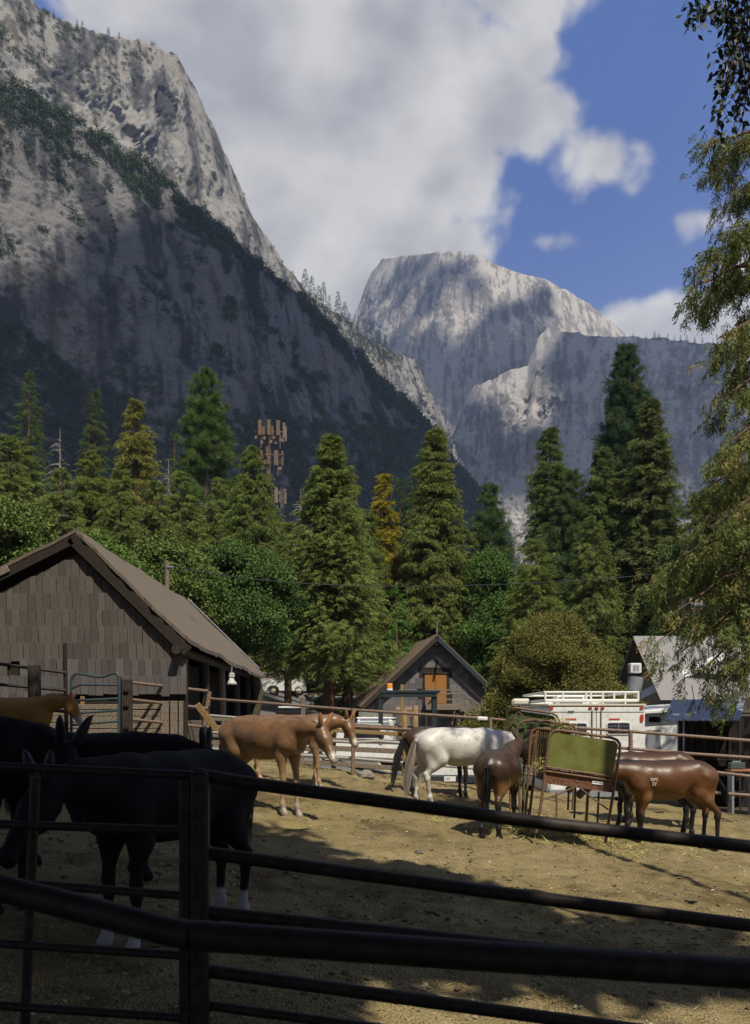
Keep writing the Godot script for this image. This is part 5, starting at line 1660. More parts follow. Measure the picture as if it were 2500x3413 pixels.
	heap("hay_heap", "hay hanging in the slanted rack of the nearest feeder", at(1800, 2545, d + 0.55), Vector3(0.16, 0.13, 0.22), 240, 1102, 0.12)
	heap("hay_heap", "tuft of hay on top of the farthest feeder", at(1822, 2396, 17.3), Vector3(0.16, 0.07, 0.16), 120, 1103, 0.1)
	heap("hay_heap", "small pile of hay on the ground beside the bay mule", on_ground(1748, 14.3, 0.05), Vector3(0.25, 0.16, 0.3), 260, 1104, 0.14)
	heap("hay_heap", "scattered hay on the ground under the nearest feeder", on_ground(1915, 15.0, 0.03), Vector3(0.9, 0.05, 0.9), 700, 1105, 0.14)

func heap(called: String, label: String, c: Vector3, size: Vector3, n: int, seed_: int, l: float) -> void:
	var r := RandomNumberGenerator.new()
	r.seed = seed_
	var st := new_st()
	for k in n:
		var p := any_dir(r) * pow(r.randf(), 0.5) * size
		var d := (any_dir(r) * Vector3(1, 0.5, 1)).normalized()
		var g := r.randf_range(0.7, 1.3)
		st.set_color(Color(g, g, g * 0.9))
		blade(st, p, d, d.cross(any_dir(r)).normalized(), l * r.randf_range(0.6, 1.5), 0.005)
	var o := put(made(st), called, M.hay, null, Transform3D(Basis.IDENTITY, c))
	tag(o, label, "hay", "loose hay at the feeders")

func panel(parent: Node3D, px: Array, d: float, thick: float, m: Material, called: String) -> void:
	var c := at(px[0][0], px[0][1], d)
	var poly := PackedVector2Array()
	for p in px:
		var q := at(p[0], p[1], d) - c
		poly.append(Vector2(q.x, q.y))
	slab(called, poly, thick, m, parent, Transform3D(Basis.IDENTITY, c - parent.position))

func text(parent: Node3D, words: String, where: Vector3, size: float, m: Material, turn := Vector3.ZERO, depth := 0.004) -> MeshInstance3D:
	var t := TextMesh.new()
	var f := SystemFont.new()
	f.font_names = PackedStringArray(["Droid Sans"])
	f.font_weight = 700
	t.font = f
	t.text = words
	t.font_size = 32
	t.pixel_size = size / 24.0
	t.depth = depth
	return put(t, "lettering", m, parent, Transform3D(Basis.from_euler(turn), where))

# ---------- vehicles ----------
func wheel(o: Node3D, where: Vector3, r: float, w := 0.22) -> void:   # axle along z
	var t := Node3D.new()
	t.name = "wheel"
	t.position = where
	t.rotation.x = PI * 0.5
	o.add_child(t, true)
	var st := new_st()
	add_lathe(st, [[r * 0.6, -w * 0.45], [r * 0.9, -w * 0.5], [r, -w * 0.35], [r, w * 0.35], [r * 0.9, w * 0.5], [r * 0.6, w * 0.45]], 22)
	done(st, "tyre", M.rubber, t)
	st = new_st()
	add_lathe(st, [[0.0, -w * 0.4], [r * 0.2, -w * 0.42], [r * 0.3, -w * 0.3], [r * 0.6, -w * 0.45], [r * 0.6, w * 0.45], [r * 0.3, w * 0.3], [r * 0.2, w * 0.42], [0.0, w * 0.4]], 18)
	done(st, "rim", M.rim, t)

func poly(list: Array) -> PackedVector2Array:
	var o := PackedVector2Array()
	for p in list:
		o.append(Vector2(p[0], p[1]))
	return o

func build_vehicles() -> void:
	# camper with roof rack, its rear doors towards the viewer
	var d := 24.0
	var cx := (1827.0 + 2152.0) * 0.5
	var foot := on_ground(cx, d)
	foot.y -= 0.25
	var o := thing("camper", "white camper with roof rack, red lights and two rear windows", "camper", foot)
	var w := 325.0 * d / F
	var ty := at(0, 2350, d).y - foot.y
	var st := new_st()
	add_box(st, Vector3(w, ty - 0.45, 4.6), Transform3D(Basis.IDENTITY, Vector3(0, 0.45 + (ty - 0.45) * 0.5, -2.3)), 0.07)
	done(st, "body", M.white, o)
	box("cab", Vector3(w * 0.84, 1.2, 1.6), Vector3(-0.1, 1.1, -5.2), M.white, o, Vector3.ZERO, 0.1)
	var rel := func(px: float, py: float) -> Vector3: return at(px, py, d) - foot
	for s in [[1920.0, 2428.0, 76.0, 40.0], [2061.0, 2427.0, 80.0, 42.0]]:
		var c: Vector3 = rel.call(s[0], s[1])
		var win := slab("window", rounded(s[2] * d / F, s[3] * d / F, 0.06), 0.03, M.white_paint, o, Transform3D(Basis.IDENTITY, c + Vector3(0, 0, 0.012)))
		slab("pane", rounded(s[2] * d / F - 0.05, s[3] * d / F - 0.05, 0.05), 0.02, M.dark_glass, win, Transform3D(Basis.IDENTITY, Vector3(0, 0, 0.012)))
		box("mullion", Vector3(0.02, s[3] * d / F - 0.06, 0.012), Vector3(0, 0, 0.027), M.grey_metal, win, Vector3.ZERO, 0.002)
		for k in 2:
			box("louvre", Vector3(s[2] * d / F - 0.08, 0.008, 0.012), Vector3(0, -0.04 + 0.09 * k, 0.025), M.grey_metal, win, Vector3.ZERO, 0.002)
	for px in [1973.0, 2003.0]:
		var c: Vector3 = rel.call(px, 2420.0)
		tube("door_bar", [Vector3(c.x, ty - 0.12, 0.03), Vector3(c.x, 0.7, 0.03)], 0.012, M.rust_tube, o, 6)
	box("door_gap", Vector3(0.012, ty - 0.7, 0.01), Vector3((rel.call(1988.0, 2400.0) as Vector3).x, 0.6 + (ty - 0.7) * 0.5, 0.004), M.frame_dark, o, Vector3.ZERO, 0.001)
	box("top_seam", Vector3(w - 0.06, 0.014, 0.012), Vector3(0, ty - 0.17, 0.005), M.grey_metal, o, Vector3.ZERO, 0.002)
	for px in [1838.0, 1967.0, 1988.0, 2008.0, 2138.0]:
		var c: Vector3 = rel.call(px, 2360.0)
		box("marker_light", Vector3(0.09, 0.05, 0.035), c + Vector3(0, 0, 0.015), M.red, o, Vector3.ZERO, 0.012)
	for px in [1903.0, 2048.0]:
		box("reflector", Vector3(0.27, 0.04, 0.012), (rel.call(px, 2397.0) as Vector3) + Vector3(0, 0, 0.006), M.red, o, Vector3.ZERO, 0.003)
	slab("tail_light", rounded(0.085, 0.18, 0.04), 0.03, M.red, o, Transform3D(Basis.IDENTITY, (rel.call(2139.0, 2393.0) as Vector3) + Vector3(0, 0, 0.015)))
	box("door_handle", Vector3(0.16, 0.03, 0.03), (rel.call(1903.0, 2370.0) as Vector3) + Vector3(0, 0, 0.02), M.grey_metal, o)
	box("roof_edge", Vector3(w + 0.03, 0.05, 4.63), Vector3(0, ty + 0.005, -2.3), mat(Color(0.5, 0.46, 0.36), 0.6), o)
	# the rack: end frame, side frames, posts and bars
	var y0: float = (rel.call(0.0, 2334.0) as Vector3).y
	var y1: float = (rel.call(0.0, 2306.0) as Vector3).y
	var x0: float = (rel.call(1826.0, 0.0) as Vector3).x
	var x1: float = (rel.call(2140.0, 0.0) as Vector3).x
	for y in [[y0, 0.075], [y1, 0.055]]:
		box("rack_bar", Vector3(x1 - x0, y[1], 0.06), Vector3((x0 + x1) * 0.5, y[0], -0.35), M.white_paint, o, Vector3.ZERO, 0.02)
		for x in [x0, x1]:
			box("rack_bar", Vector3(0.06, y[1], 3.6), Vector3(x, y[0], -2.15), M.white_paint, o, Vector3.ZERO, 0.02)
		box("rack_bar", Vector3(x1 - x0, y[1], 0.06), Vector3((x0 + x1) * 0.5, y[0], -3.95), M.white_paint, o, Vector3.ZERO, 0.02)
	for k in 8:
		var x: float = lerpf(x0, x1, [0.0, 0.19, 0.44, 0.49, 0.62, 0.74, 0.86, 1.0][k])
		box("rack_post", Vector3(0.05, y1 - y0, 0.05), Vector3(x, (y0 + y1) * 0.5, -0.35), M.white_paint, o, Vector3.ZERO, 0.01)
		if k % 2 == 0:
			box("rack_foot", Vector3(0.04, y0 - ty + 0.02, 0.04), Vector3(x, (y0 + ty) * 0.5, -0.35), M.white_paint, o, Vector3.ZERO, 0.01)
	box("vent_box", Vector3(0.75, 0.28, 0.6), Vector3((rel.call(1938.0, 0.0) as Vector3).x, ty + 0.14, -1.6), M.white, o, Vector3.ZERO, 0.05)
	for k in 6:
		box("vent_slat", Vector3(0.62, 0.012, 0.02), Vector3((rel.call(1938.0, 0.0) as Vector3).x, ty + 0.06 + k * 0.035, -1.295), M.grey_metal, o, Vector3.ZERO, 0.003)
	box("roof_bag", Vector3(0.5, 0.2, 0.3), Vector3(x0 - 0.28, ty + 0.12, -2.6), mat(Color(0.5, 0.47, 0.4), 0.8), o, Vector3.ZERO, 0.08)
	for x in [-w * 0.36, w * 0.36]:
		for z in [-0.9, -5.2]:
			var t := Node3D.new()
			t.name = "wheel"
			t.position = Vector3(x, 0.36, z)
			t.rotation.z = PI * 0.5
			o.add_child(t, true)
			var ws := new_st()
			add_lathe(ws, [[0.0, -0.1], [0.22, -0.11], [0.34, -0.11], [0.37, -0.06], [0.37, 0.06], [0.34, 0.11], [0.22, 0.11], [0.0, 0.1]], 20)
			done(ws, "tyre", M.rubber, t)
	box("bumper", Vector3(w, 0.18, 0.2), Vector3(0, 0.5, 0.1), M.grey_metal, o)
	# bucket truck far off on the road
	var bt := thing("bucket_truck", "white utility bucket truck parked behind the barn", "truck", on_ground(914, 88.0), 0.03)
	slab("service_body", poly([[-1.25, 0.55], [-1.05, 0.42], [-0.62, 0.42], [-0.5, 0.7], [-0.25, 0.88], [0.2, 0.88], [0.45, 0.7], [0.52, 0.42], [1.2, 0.42], [1.2, 1.35], [-0.2, 1.42], [-1.25, 1.42]]), 2.0, M.white, bt)
	box("toolbox_lid", Vector3(0.95, 0.08, 2.02), Vector3(-0.55, 1.47, 0), M.white_paint, bt)
	box("lumber_load", Vector3(1.4, 0.36, 0.5), Vector3(-0.1, 1.66, 0.6), M.wood_grey, bt)
	slab("truck_cab", poly([[1.24, 0.42], [2.9, 0.42], [2.9, 1.1], [2.2, 1.2], [1.9, 1.95], [1.24, 1.98]]), 1.9, M.white, bt)
	box("side_window", Vector3(0.5, 0.4, 0.03), Vector3(1.6, 1.62, 0.96), M.dark_glass, bt)
	box("body_gap", Vector3(0.05, 0.95, 2.0), Vector3(1.22, 0.9, 0), M.frame_dark, bt)
	for x in [0.0, 2.3]:
		wheel(bt, Vector3(x, 0.38, 0.82), 0.38, 0.28)
		wheel(bt, Vector3(x, 0.38, -0.82), 0.38, 0.28)
	tube("boom", [Vector3(0.75, 2.3, 0), Vector3(-0.6, 2.05, 0.1), Vector3(-1.3, 1.95, 0.2)], 0.1, M.white_paint, bt, 8)
	box("boom_base", Vector3(0.5, 1.0, 0.5), Vector3(0.62, 1.9, 0), M.white_paint, bt, Vector3.ZERO, 0.06)
	tube("boom_elbow", [Vector3(0.75, 2.35, -0.15), Vector3(0.75, 2.35, 0.25)], 0.28, M.white_paint, bt, 16)
	tube("hose", [Vector3(-1.95, 1.95, 0.3), Vector3(-1.5, 1.9, 0.3), Vector3(-0.9, 1.86, 0.3)], 0.06, M.orange, bt, 6)
	var bk := new_st()
	add_lathe(bk, [[0.0, 0.55], [0.34, 0.55], [0.42, 1.3], [0.46, 1.35], [0.4, 1.35], [0.36, 0.6]], 14, Transform3D(Basis.IDENTITY, Vector3(-1.75, 0.0, 0.2)))
	done(bk, "bucket", M.grey_metal, bt)
	box("lift_arm", Vector3(0.5, 0.8, 0.3), Vector3(-1.25, 1.6, 0.1), M.white_paint, bt, Vector3.ZERO, 0.05)
	# white pickup: nose to the viewer's left, roof and door seen over the fence
	pickup("white pickup door and roof seen between the far rails", on_ground(1190, 30.0), 0.25)
	# cab truck with a wide windscreen facing the viewer
	var tr := thing("box_truck", "white truck whose wide windscreen faces the viewer left of the cabin", "truck", on_ground(1248, 45.0), -0.12)
	box("cab_body", Vector3(1.72, 1.3, 1.7), Vector3(0, 1.05, -0.9), M.white, tr, Vector3.ZERO, 0.1)
	box("hood", Vector3(1.62, 0.55, 0.9), Vector3(0, 0.72, 0.4), M.white, tr, Vector3.ZERO, 0.08)
	slab("windscreen", rounded(1.42, 0.62, 0.08), 0.03, M.screen, tr, Transform3D(Basis(Vector3.RIGHT, -0.25), Vector3(0, 1.38, -0.02)))
	box("roof_edge", Vector3(1.74, 0.1, 1.7), Vector3(0, 1.74, -0.95), M.white_paint, tr, Vector3.ZERO, 0.04)
	for x in [-0.5, 0.0, 0.5]:
		box("roof_light", Vector3(0.08, 0.05, 0.08), Vector3(x, 1.81, -0.2), M.orange, tr)
	box("cargo_box", Vector3(1.8, 1.6, 3.0), Vector3(-0.1, 1.25, -3.3), mat(Color(0.16, 0.17, 0.15), 0.6), tr)
	for x in [-1.02, 1.02]:
		box("mirror", Vector3(0.14, 0.3, 0.06), Vector3(x, 1.35, 0.0), M.frame_dark, tr)
	for x in [-0.75, 0.75]:
		var t := Node3D.new()
		t.name = "wheel"
		t.position = Vector3(x, 0.38, 0.35)
		t.rotation.z = PI * 0.5
		tr.add_child(t, true)
		var ws := new_st()
		add_lathe(ws, [[0.0, -0.1], [0.34, -0.11], [0.38, -0.06], [0.38, 0.06], [0.34, 0.11], [0.0, 0.1]], 18)
		done(ws, "tyre", M.rubber, t)
	box("bumper", Vector3(1.7, 0.16, 0.12), Vector3(0, 0.5, 0.9), M.grey_metal, tr)
	# a car parked nose in behind the fence, its plate under the white horse's belly
	var pc := thing("parked_car", "pale car behind the fence with licence plate below the white horse", "car", on_ground(1530, 25.0))
	slab("body", poly([[-0.85, 0.3], [0.85, 0.3], [0.88, 0.75], [0.78, 0.85], [0.62, 1.28], [-0.62, 1.28], [-0.78, 0.85], [-0.88, 0.75]]), 3.6, M.white, pc, Transform3D(Basis.IDENTITY, Vector3(0, 0, -1.8)))
	box("rear_window", Vector3(1.15, 0.34, 0.03), Vector3(0, 1.05, 0.01), M.dark_glass, pc)
	box("bumper", Vector3(1.76, 0.24, 0.16), Vector3(0, 0.36, 0.06), mat(Color(0.03, 0.035, 0.045), 0.4), pc, Vector3.ZERO, 0.04)
	box("licence_plate", Vector3(0.3, 0.13, 0.01), Vector3(-0.25, 0.38, 0.15), M.white_paint, pc)
	text(pc, "1ER", Vector3(-0.31, 0.385, 0.157), 0.05, M.grey_metal).name = "plate_print"
	for x in [-0.7, 0.7]:
		box("tail_light", Vector3(0.2, 0.12, 0.03), Vector3(x, 0.7, 0.01), M.red, pc)
		var t := Node3D.new()
		t.name = "wheel"
		t.position = Vector3(x, 0.3, -0.7)
		t.rotation.z = PI * 0.5
		pc.add_child(t, true)
		var ws := new_st()
		add_lathe(ws, [[0.0, -0.1], [0.28, -0.11], [0.31, -0.06], [0.31, 0.06], [0.28, 0.11], [0.0, 0.1]], 16)
		done(ws, "tyre", M.rubber, t)
	# white truck far behind the cabin's left roof edge
	var ft := thing("flatbed_truck", "white truck with a black rack behind the cabin roof's left edge", "truck", on_ground(1185, 74.0), 0.0)
	slab("truck_cab", poly([[-0.9, 0.4], [0.9, 0.4], [0.9, 1.2], [0.7, 1.9], [-0.7, 1.9], [-0.9, 1.2]]), 1.8, M.white, ft)
	box("windscreen", Vector3(1.3, 0.55, 0.03), Vector3(0, 1.5, 0.91), M.dark_glass, ft)
	for k in 4:
		tube("rack_bar", [Vector3(-0.9, 1.95 + 0.16 * k, -0.4), Vector3(1.1, 1.95 + 0.16 * k, -0.4)], 0.03, M.frame_dark, ft, 6)
	for x in [-0.9, 1.1]:
		tube("rack_post", [Vector3(x, 0.4, -0.4), Vector3(x, 2.5, -0.4)], 0.035, M.frame_dark, ft, 6)
	box("flatbed", Vector3(2.0, 0.7, 3.0), Vector3(0, 0.55, -2.5), mat(Color(0.05, 0.06, 0.09), 0.6), ft)
	# blue tarpaulin covered store behind the cedar trunk
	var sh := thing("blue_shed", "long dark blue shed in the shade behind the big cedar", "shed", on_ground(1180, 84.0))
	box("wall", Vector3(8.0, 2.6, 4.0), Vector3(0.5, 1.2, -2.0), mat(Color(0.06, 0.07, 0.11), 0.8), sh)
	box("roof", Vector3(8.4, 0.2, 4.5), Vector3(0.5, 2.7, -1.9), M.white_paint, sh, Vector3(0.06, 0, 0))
	var wh := thing("porch_house", "dark walled house with white porch posts seen through the cedar branches", "house", on_ground(950, 104.0))
	box("wall", Vector3(12.0, 2.6, 5.0), Vector3(0.0, 1.2, -2.5), mat(Color(0.05, 0.05, 0.05), 0.8), wh)  # the wall is near black; only the porch woodwork is white
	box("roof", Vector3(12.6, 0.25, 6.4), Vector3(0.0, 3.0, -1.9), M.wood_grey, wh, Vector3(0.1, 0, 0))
	for k in 6:
		box("porch_post", Vector3(0.16, 2.7, 0.16), Vector3(-4.5 + k * 1.7, 1.3, 1.0), M.white_paint, wh)
	box("porch_rail", Vector3(11.5, 0.12, 0.1), Vector3(0, 0.9, 1.0), M.white_paint, wh)
	box("porch_beam", Vector3(11.5, 0.16, 0.14), Vector3(0, 2.6, 1.0), M.white_paint, wh)

func pickup(label: String, foot: Vector3, turn: float) -> void:
	var o := thing("pickup_truck", label, "truck", foot, turn)
	slab("body", poly([[-2.3, 0.35], [1.9, 0.35], [1.95, 0.8], [0.9, 0.95], [0.55, 1.42], [-0.7, 1.45], [-0.85, 0.98], [-2.3, 0.95]]), 1.75, M.white, o)
	slab("side_window", poly([[-0.62, 1.0], [0.62, 1.0], [0.45, 1.34], [-0.58, 1.36]]), 1.77, M.dark_glass, o)
	box("mirror", Vector3(0.12, 0.14, 0.16), Vector3(0.55, 1.04, 0.95), M.frame_dark, o, Vector3.ZERO, 0.03)
	box("door_handle", Vector3(0.14, 0.03, 0.03), Vector3(-0.35, 0.86, 0.89), M.grey_metal, o)
	box("badge", Vector3(0.36, 0.09, 0.01), Vector3(-1.5, 0.8, 0.88), mat(Color(0.2, 0.11, 0.12), 0.5), o, Vector3.ZERO, 0.002)
	for x in [-1.5, 1.25]:
		wheel(o, Vector3(x, 0.34, 0.78), 0.34)
		wheel(o, Vector3(x, 0.34, -0.78), 0.34)
	box("bumper", Vector3(0.12, 0.2, 1.7), Vector3(1.98, 0.45, 0), M.grey_metal, o)

# ---------- towers, poles, signs ----------
func build_small_things() -> void:
	# cell tower
	var d := 122.0
	var foot := on_ground(893, d)
	var o := thing("cell_tower", "brown painted cell tower with three tiers of antenna panels", "tower", foot)
	var rel := func(px: float, py: float, dz := 0.0) -> Vector3: return at(px, py, d) - foot + Vector3(0, 0, dz)
	var bp := mat(Color(0.13, 0.085, 0.055), 0.7)
	var bp2 := mat(Color(0.17, 0.125, 0.10), 0.7)
	tube("mast", [Vector3(0, -0.3, 0), Vector3(0, 14.0, 0), rel.call(893, 1440)], 0.36, bp, o, 14)
	for p in [[869, 1432, 12, 51, 0.9, bp], [899, 1433, 12, 51, 1.0, bp], [929, 1434, 12, 51, 0.9, bp], [947, 1438, 8, 52, 0.3, bp2], [953, 1448, 6, 50, 0.1, bp2], [880, 1441, 10, 28, 0.6, bp], [909, 1440, 8, 32, 0.5, bp], [872, 1523, 14, 30, 0.9, bp], [923, 1534, 15, 50, 1.0, bp], [942, 1530, 7, 50, 0.3, bp], [886, 1545, 9, 14, 0.6, bp], [923, 1657, 11, 51, 0.9, bp2], [952, 1658, 7, 50, 0.4, bp2], [897, 1540, 8, 28, 0.7, bp]]:
		box("antenna_panel", Vector3(p[2] * d / F, p[3] * d / F, 0.22), rel.call(p[0], p[1], p[4]), p[5], o, Vector3.ZERO, 0.04)
	for p in [[856, 1462, 11], [884, 1464, 11], [915, 1463, 11], [873, 1478, 10], [905, 1476, 8], [921, 1478, 9], [935, 1470, 9], [944, 1472, 8], [930, 1566, 8], [913, 1575, 7], [937, 1565, 6], [935, 1647, 11], [937, 1660, 10], [935, 1672, 9], [943, 1690, 6], [925, 1692, 6]]:
		box("radio_unit", Vector3(p[2] * d / F, 0.42, 0.3), rel.call(p[0], p[1], 0.4), M.brown_panel if p[0] % 2 == 0 else bp2, o, Vector3.ZERO, 0.04)
	for p in [[851, 945, 1444], [858, 950, 1462], [875, 945, 1520], [873, 940, 1546], [893, 955, 1640], [893, 955, 1668]]:
		tube("cross_bar", [rel.call(p[0], p[2], 0.5), rel.call(p[1], p[2], 0.5)], 0.07, bp, o, 6)
	for p in [[893, 1520, 1580], [938, 1628, 1700], [945, 1628, 1690], [928, 1560, 1590], [872, 1465, 1498], [935, 1440, 1500], [900, 1470, 1500]]:
		tube("upright_bar", [rel.call(p[0], p[1], 0.6), rel.call(p[0], p[2], 0.6)], 0.05, bp2, o, 6)
	for k in 8:
		tube("step_peg", [rel.call(893, 1600 + k * 22, 0.2), rel.call(905, 1600 + k * 22, 0.2)], 0.025, bp, o, 5)
	# the wooden service pole behind the barn, and its wire
	var pf := on_ground(557, 40.0)
	var pole := thing("service_pole", "short pale wooden pole rising behind the barn roof", "pole", pf)
	var st := new_st()
	var ph := at(0, 1871, 40.0).y - pf.y
	add_tube(st, [Vector3(0, -0.3, 0), Vector3(0, ph, 0)], [0.12, 0.095], 10)
	done(st, "shaft", M.wood_grey_up, pole)
	box("insulator", Vector3(0.3, 0.05, 0.06), Vector3(0.14, ph - 0.25, 0.1), M.grey_metal, pole)
	var wire := []
	for p in [[560, 1884, 40.0], [640, 1900, 40.6], [800, 1926, 41.5], [980, 1943, 42.5], [1180, 1953, 43.5], [1400, 1956, 45.0], [1700, 1947, 47.0], [1950, 1933, 49.0], [2100, 1922, 50.0], [2400, 1890, 52.0], [2700, 1850, 54.0]]:
		wire.append(at(p[0], p[1], p[2]))
	tag(tube("power_line", wire, 0.02, M.wire, null, 5), "thin dark cable sagging across the trees from the wooden pole", "cable")
	# dark carport frame before the cabin
	var cf := on_ground(1362, 42.0)
	var c := thing("carport_frame", "dark green steel frame with flat top standing before the cabin", "frame", cf)
	var cy := at(0, 2313, 42.0).y - cf.y
	box("top_beam", Vector3(2.72, 0.10, 1.6), Vector3(0, cy + 0.1, -0.6), M.frame_dark, c)
	box("front_beam", Vector3(2.45, 0.18, 0.12), Vector3(0, cy - 0.05, 0.1), M.frame_dark, c)
	for x in [-1.22, 1.14]:
		box("post", Vector3(0.2, cy, 0.2), Vector3(x, cy * 0.5 - 0.1, 0.0), M.frame_dark, c)
		box("post", Vector3(0.14, cy, 0.14), Vector3(x, cy * 0.5 - 0.1, -1.3), M.frame_dark, c)
	box("knee_brace", Vector3(0.08, 0.5, 0.08), Vector3(1.0, cy - 0.28, 0.02), M.frame_dark, c, Vector3(0, 0, -0.7))
	var jf := cf + Vector3(xof(1299, 42.0) - cf.x, cy + 0.15, -0.2)
	var jug := thing("water_cooler", "orange drink cooler with white base on top of the dark frame", "cooler", jf)
	st = new_st()
	add_lathe(st, [[0.0, 0.0], [0.14, 0.0], [0.145, 0.02], [0.135, 0.09]], 16)
	done(st, "base", M.white_paint, jug)
	st = new_st()
	add_lathe(st, [[0.135, 0.09], [0.125, 0.12], [0.13, 0.2], [0.125, 0.22], [0.13, 0.3], [0.11, 0.32], [0.0, 0.32]], 16)
	done(st, "tank", M.orange, jug)
	# sign board
	var sg := thing("sign_board", "brown office sign with white lettering before the cabin", "sign", on_ground(1345, 50.0))
	var sy := at(0, 2374, 50.0).y - sg.position.y
	box("board", Vector3(0.92, 0.34, 0.05), Vector3(0, sy + 0.15, 0), M.brown_panel, sg)
	box("board", Vector3(0.92, 0.20, 0.05), Vector3(0, sy - 0.15, 0), M.brown_panel, sg)
	text(sg, "WIL", Vector3(-0.26, sy + 0.2, 0.03), 0.085, M.white_paint)
	text(sg, "OFFICE", Vector3(0.27, sy + 0.2, 0.03), 0.075, M.white_paint)
	text(sg, "UTI", Vector3(-0.25, sy - 0.14, 0.03), 0.09, M.white_paint)
	for x in [-0.4, 0.4]:
		box("post", Vector3(0.07, sy + 0.3, 0.07), Vector3(x, (sy + 0.3) * 0.5 - 0.06, -0.07), M.post_dark, sg)
	var pp := thing("wooden_pole", "round brown pole with a flat top behind the dark frame", "pole", on_ground(1339, 46.0))
	tube("shaft", [Vector3(0, -0.2, 0), Vector3(0, at(0, 2281, 46.0).y - pp.position.y, 0)], 0.085, M.wood_yellow, pp, 10)
	# yellow bin, ladder rack and stones
	var bn := thing("cream_bin", "cream coloured storage bin behind the far fence before the cabin", "bin", on_ground(1284, 33.0))
	box("body", Vector3(0.55, 1.0, 0.5), Vector3(0, 0.45, 0), M.cream, bn, Vector3.ZERO, 0.04)
	box("lid", Vector3(0.6, 0.08, 0.55), Vector3(0, 0.98, 0), M.cream, bn, Vector3.ZERO, 0.03)
	var ld := thing("lumber_rack", "pale ladder lying on a dark trailer behind the tan mules", "ladder", on_ground(982, 34.0))
	var ly := at(0, 2357, 34.0).y - ld.position.y
	for z in [0.0, -0.4]:
		box("side_rail", Vector3(1.15, 0.06, 0.05), Vector3(0, ly, z), M.white_paint, ld)
	for k in 6:
		tube("rung", [Vector3(-0.48 + k * 0.19, ly, 0), Vector3(-0.48 + k * 0.19, ly, -0.4)], 0.018, M.white_paint, ld, 6)
	box("trailer", Vector3(1.3, ly - 0.15, 1.2), Vector3(0, (ly - 0.15) * 0.5, -0.3), M.black, ld)
	var r := RandomNumberGenerator.new()
	r.seed = 1200
	for p in [[1215, 20.8, 0.62, "large pale rock at the foot of the far fence post"], [2305, 10.3, 0.16, "pale stone lying in the dirt at the right"], [2288, 11.0, 0.12, "small pale stone beside the larger one at the right"], [2330, 9.6, 0.10, "small flat stone nearest the viewer at the right"], [1395, 11.6, 0.13, "flat pale stone in the open dirt"], [1240, 12.3, 0.1, "small flat stone in front of the tan mule"], [1225, 13.1, 0.12, "flat stone right of the tan mule's shadow"]]:
		var g := on_ground(p[0], p[1], p[2] * 0.08)
		tag(put(stone_mesh(r.randi() % 5), "stone", M.stone, null, Transform3D(Basis(Vector3.UP, r.randf() * 6.0) * Basis.from_scale(Vector3(p[2], p[2] * 0.75, p[2] * 0.8)), g)), p[3], "stone", "loose stones in the corral")

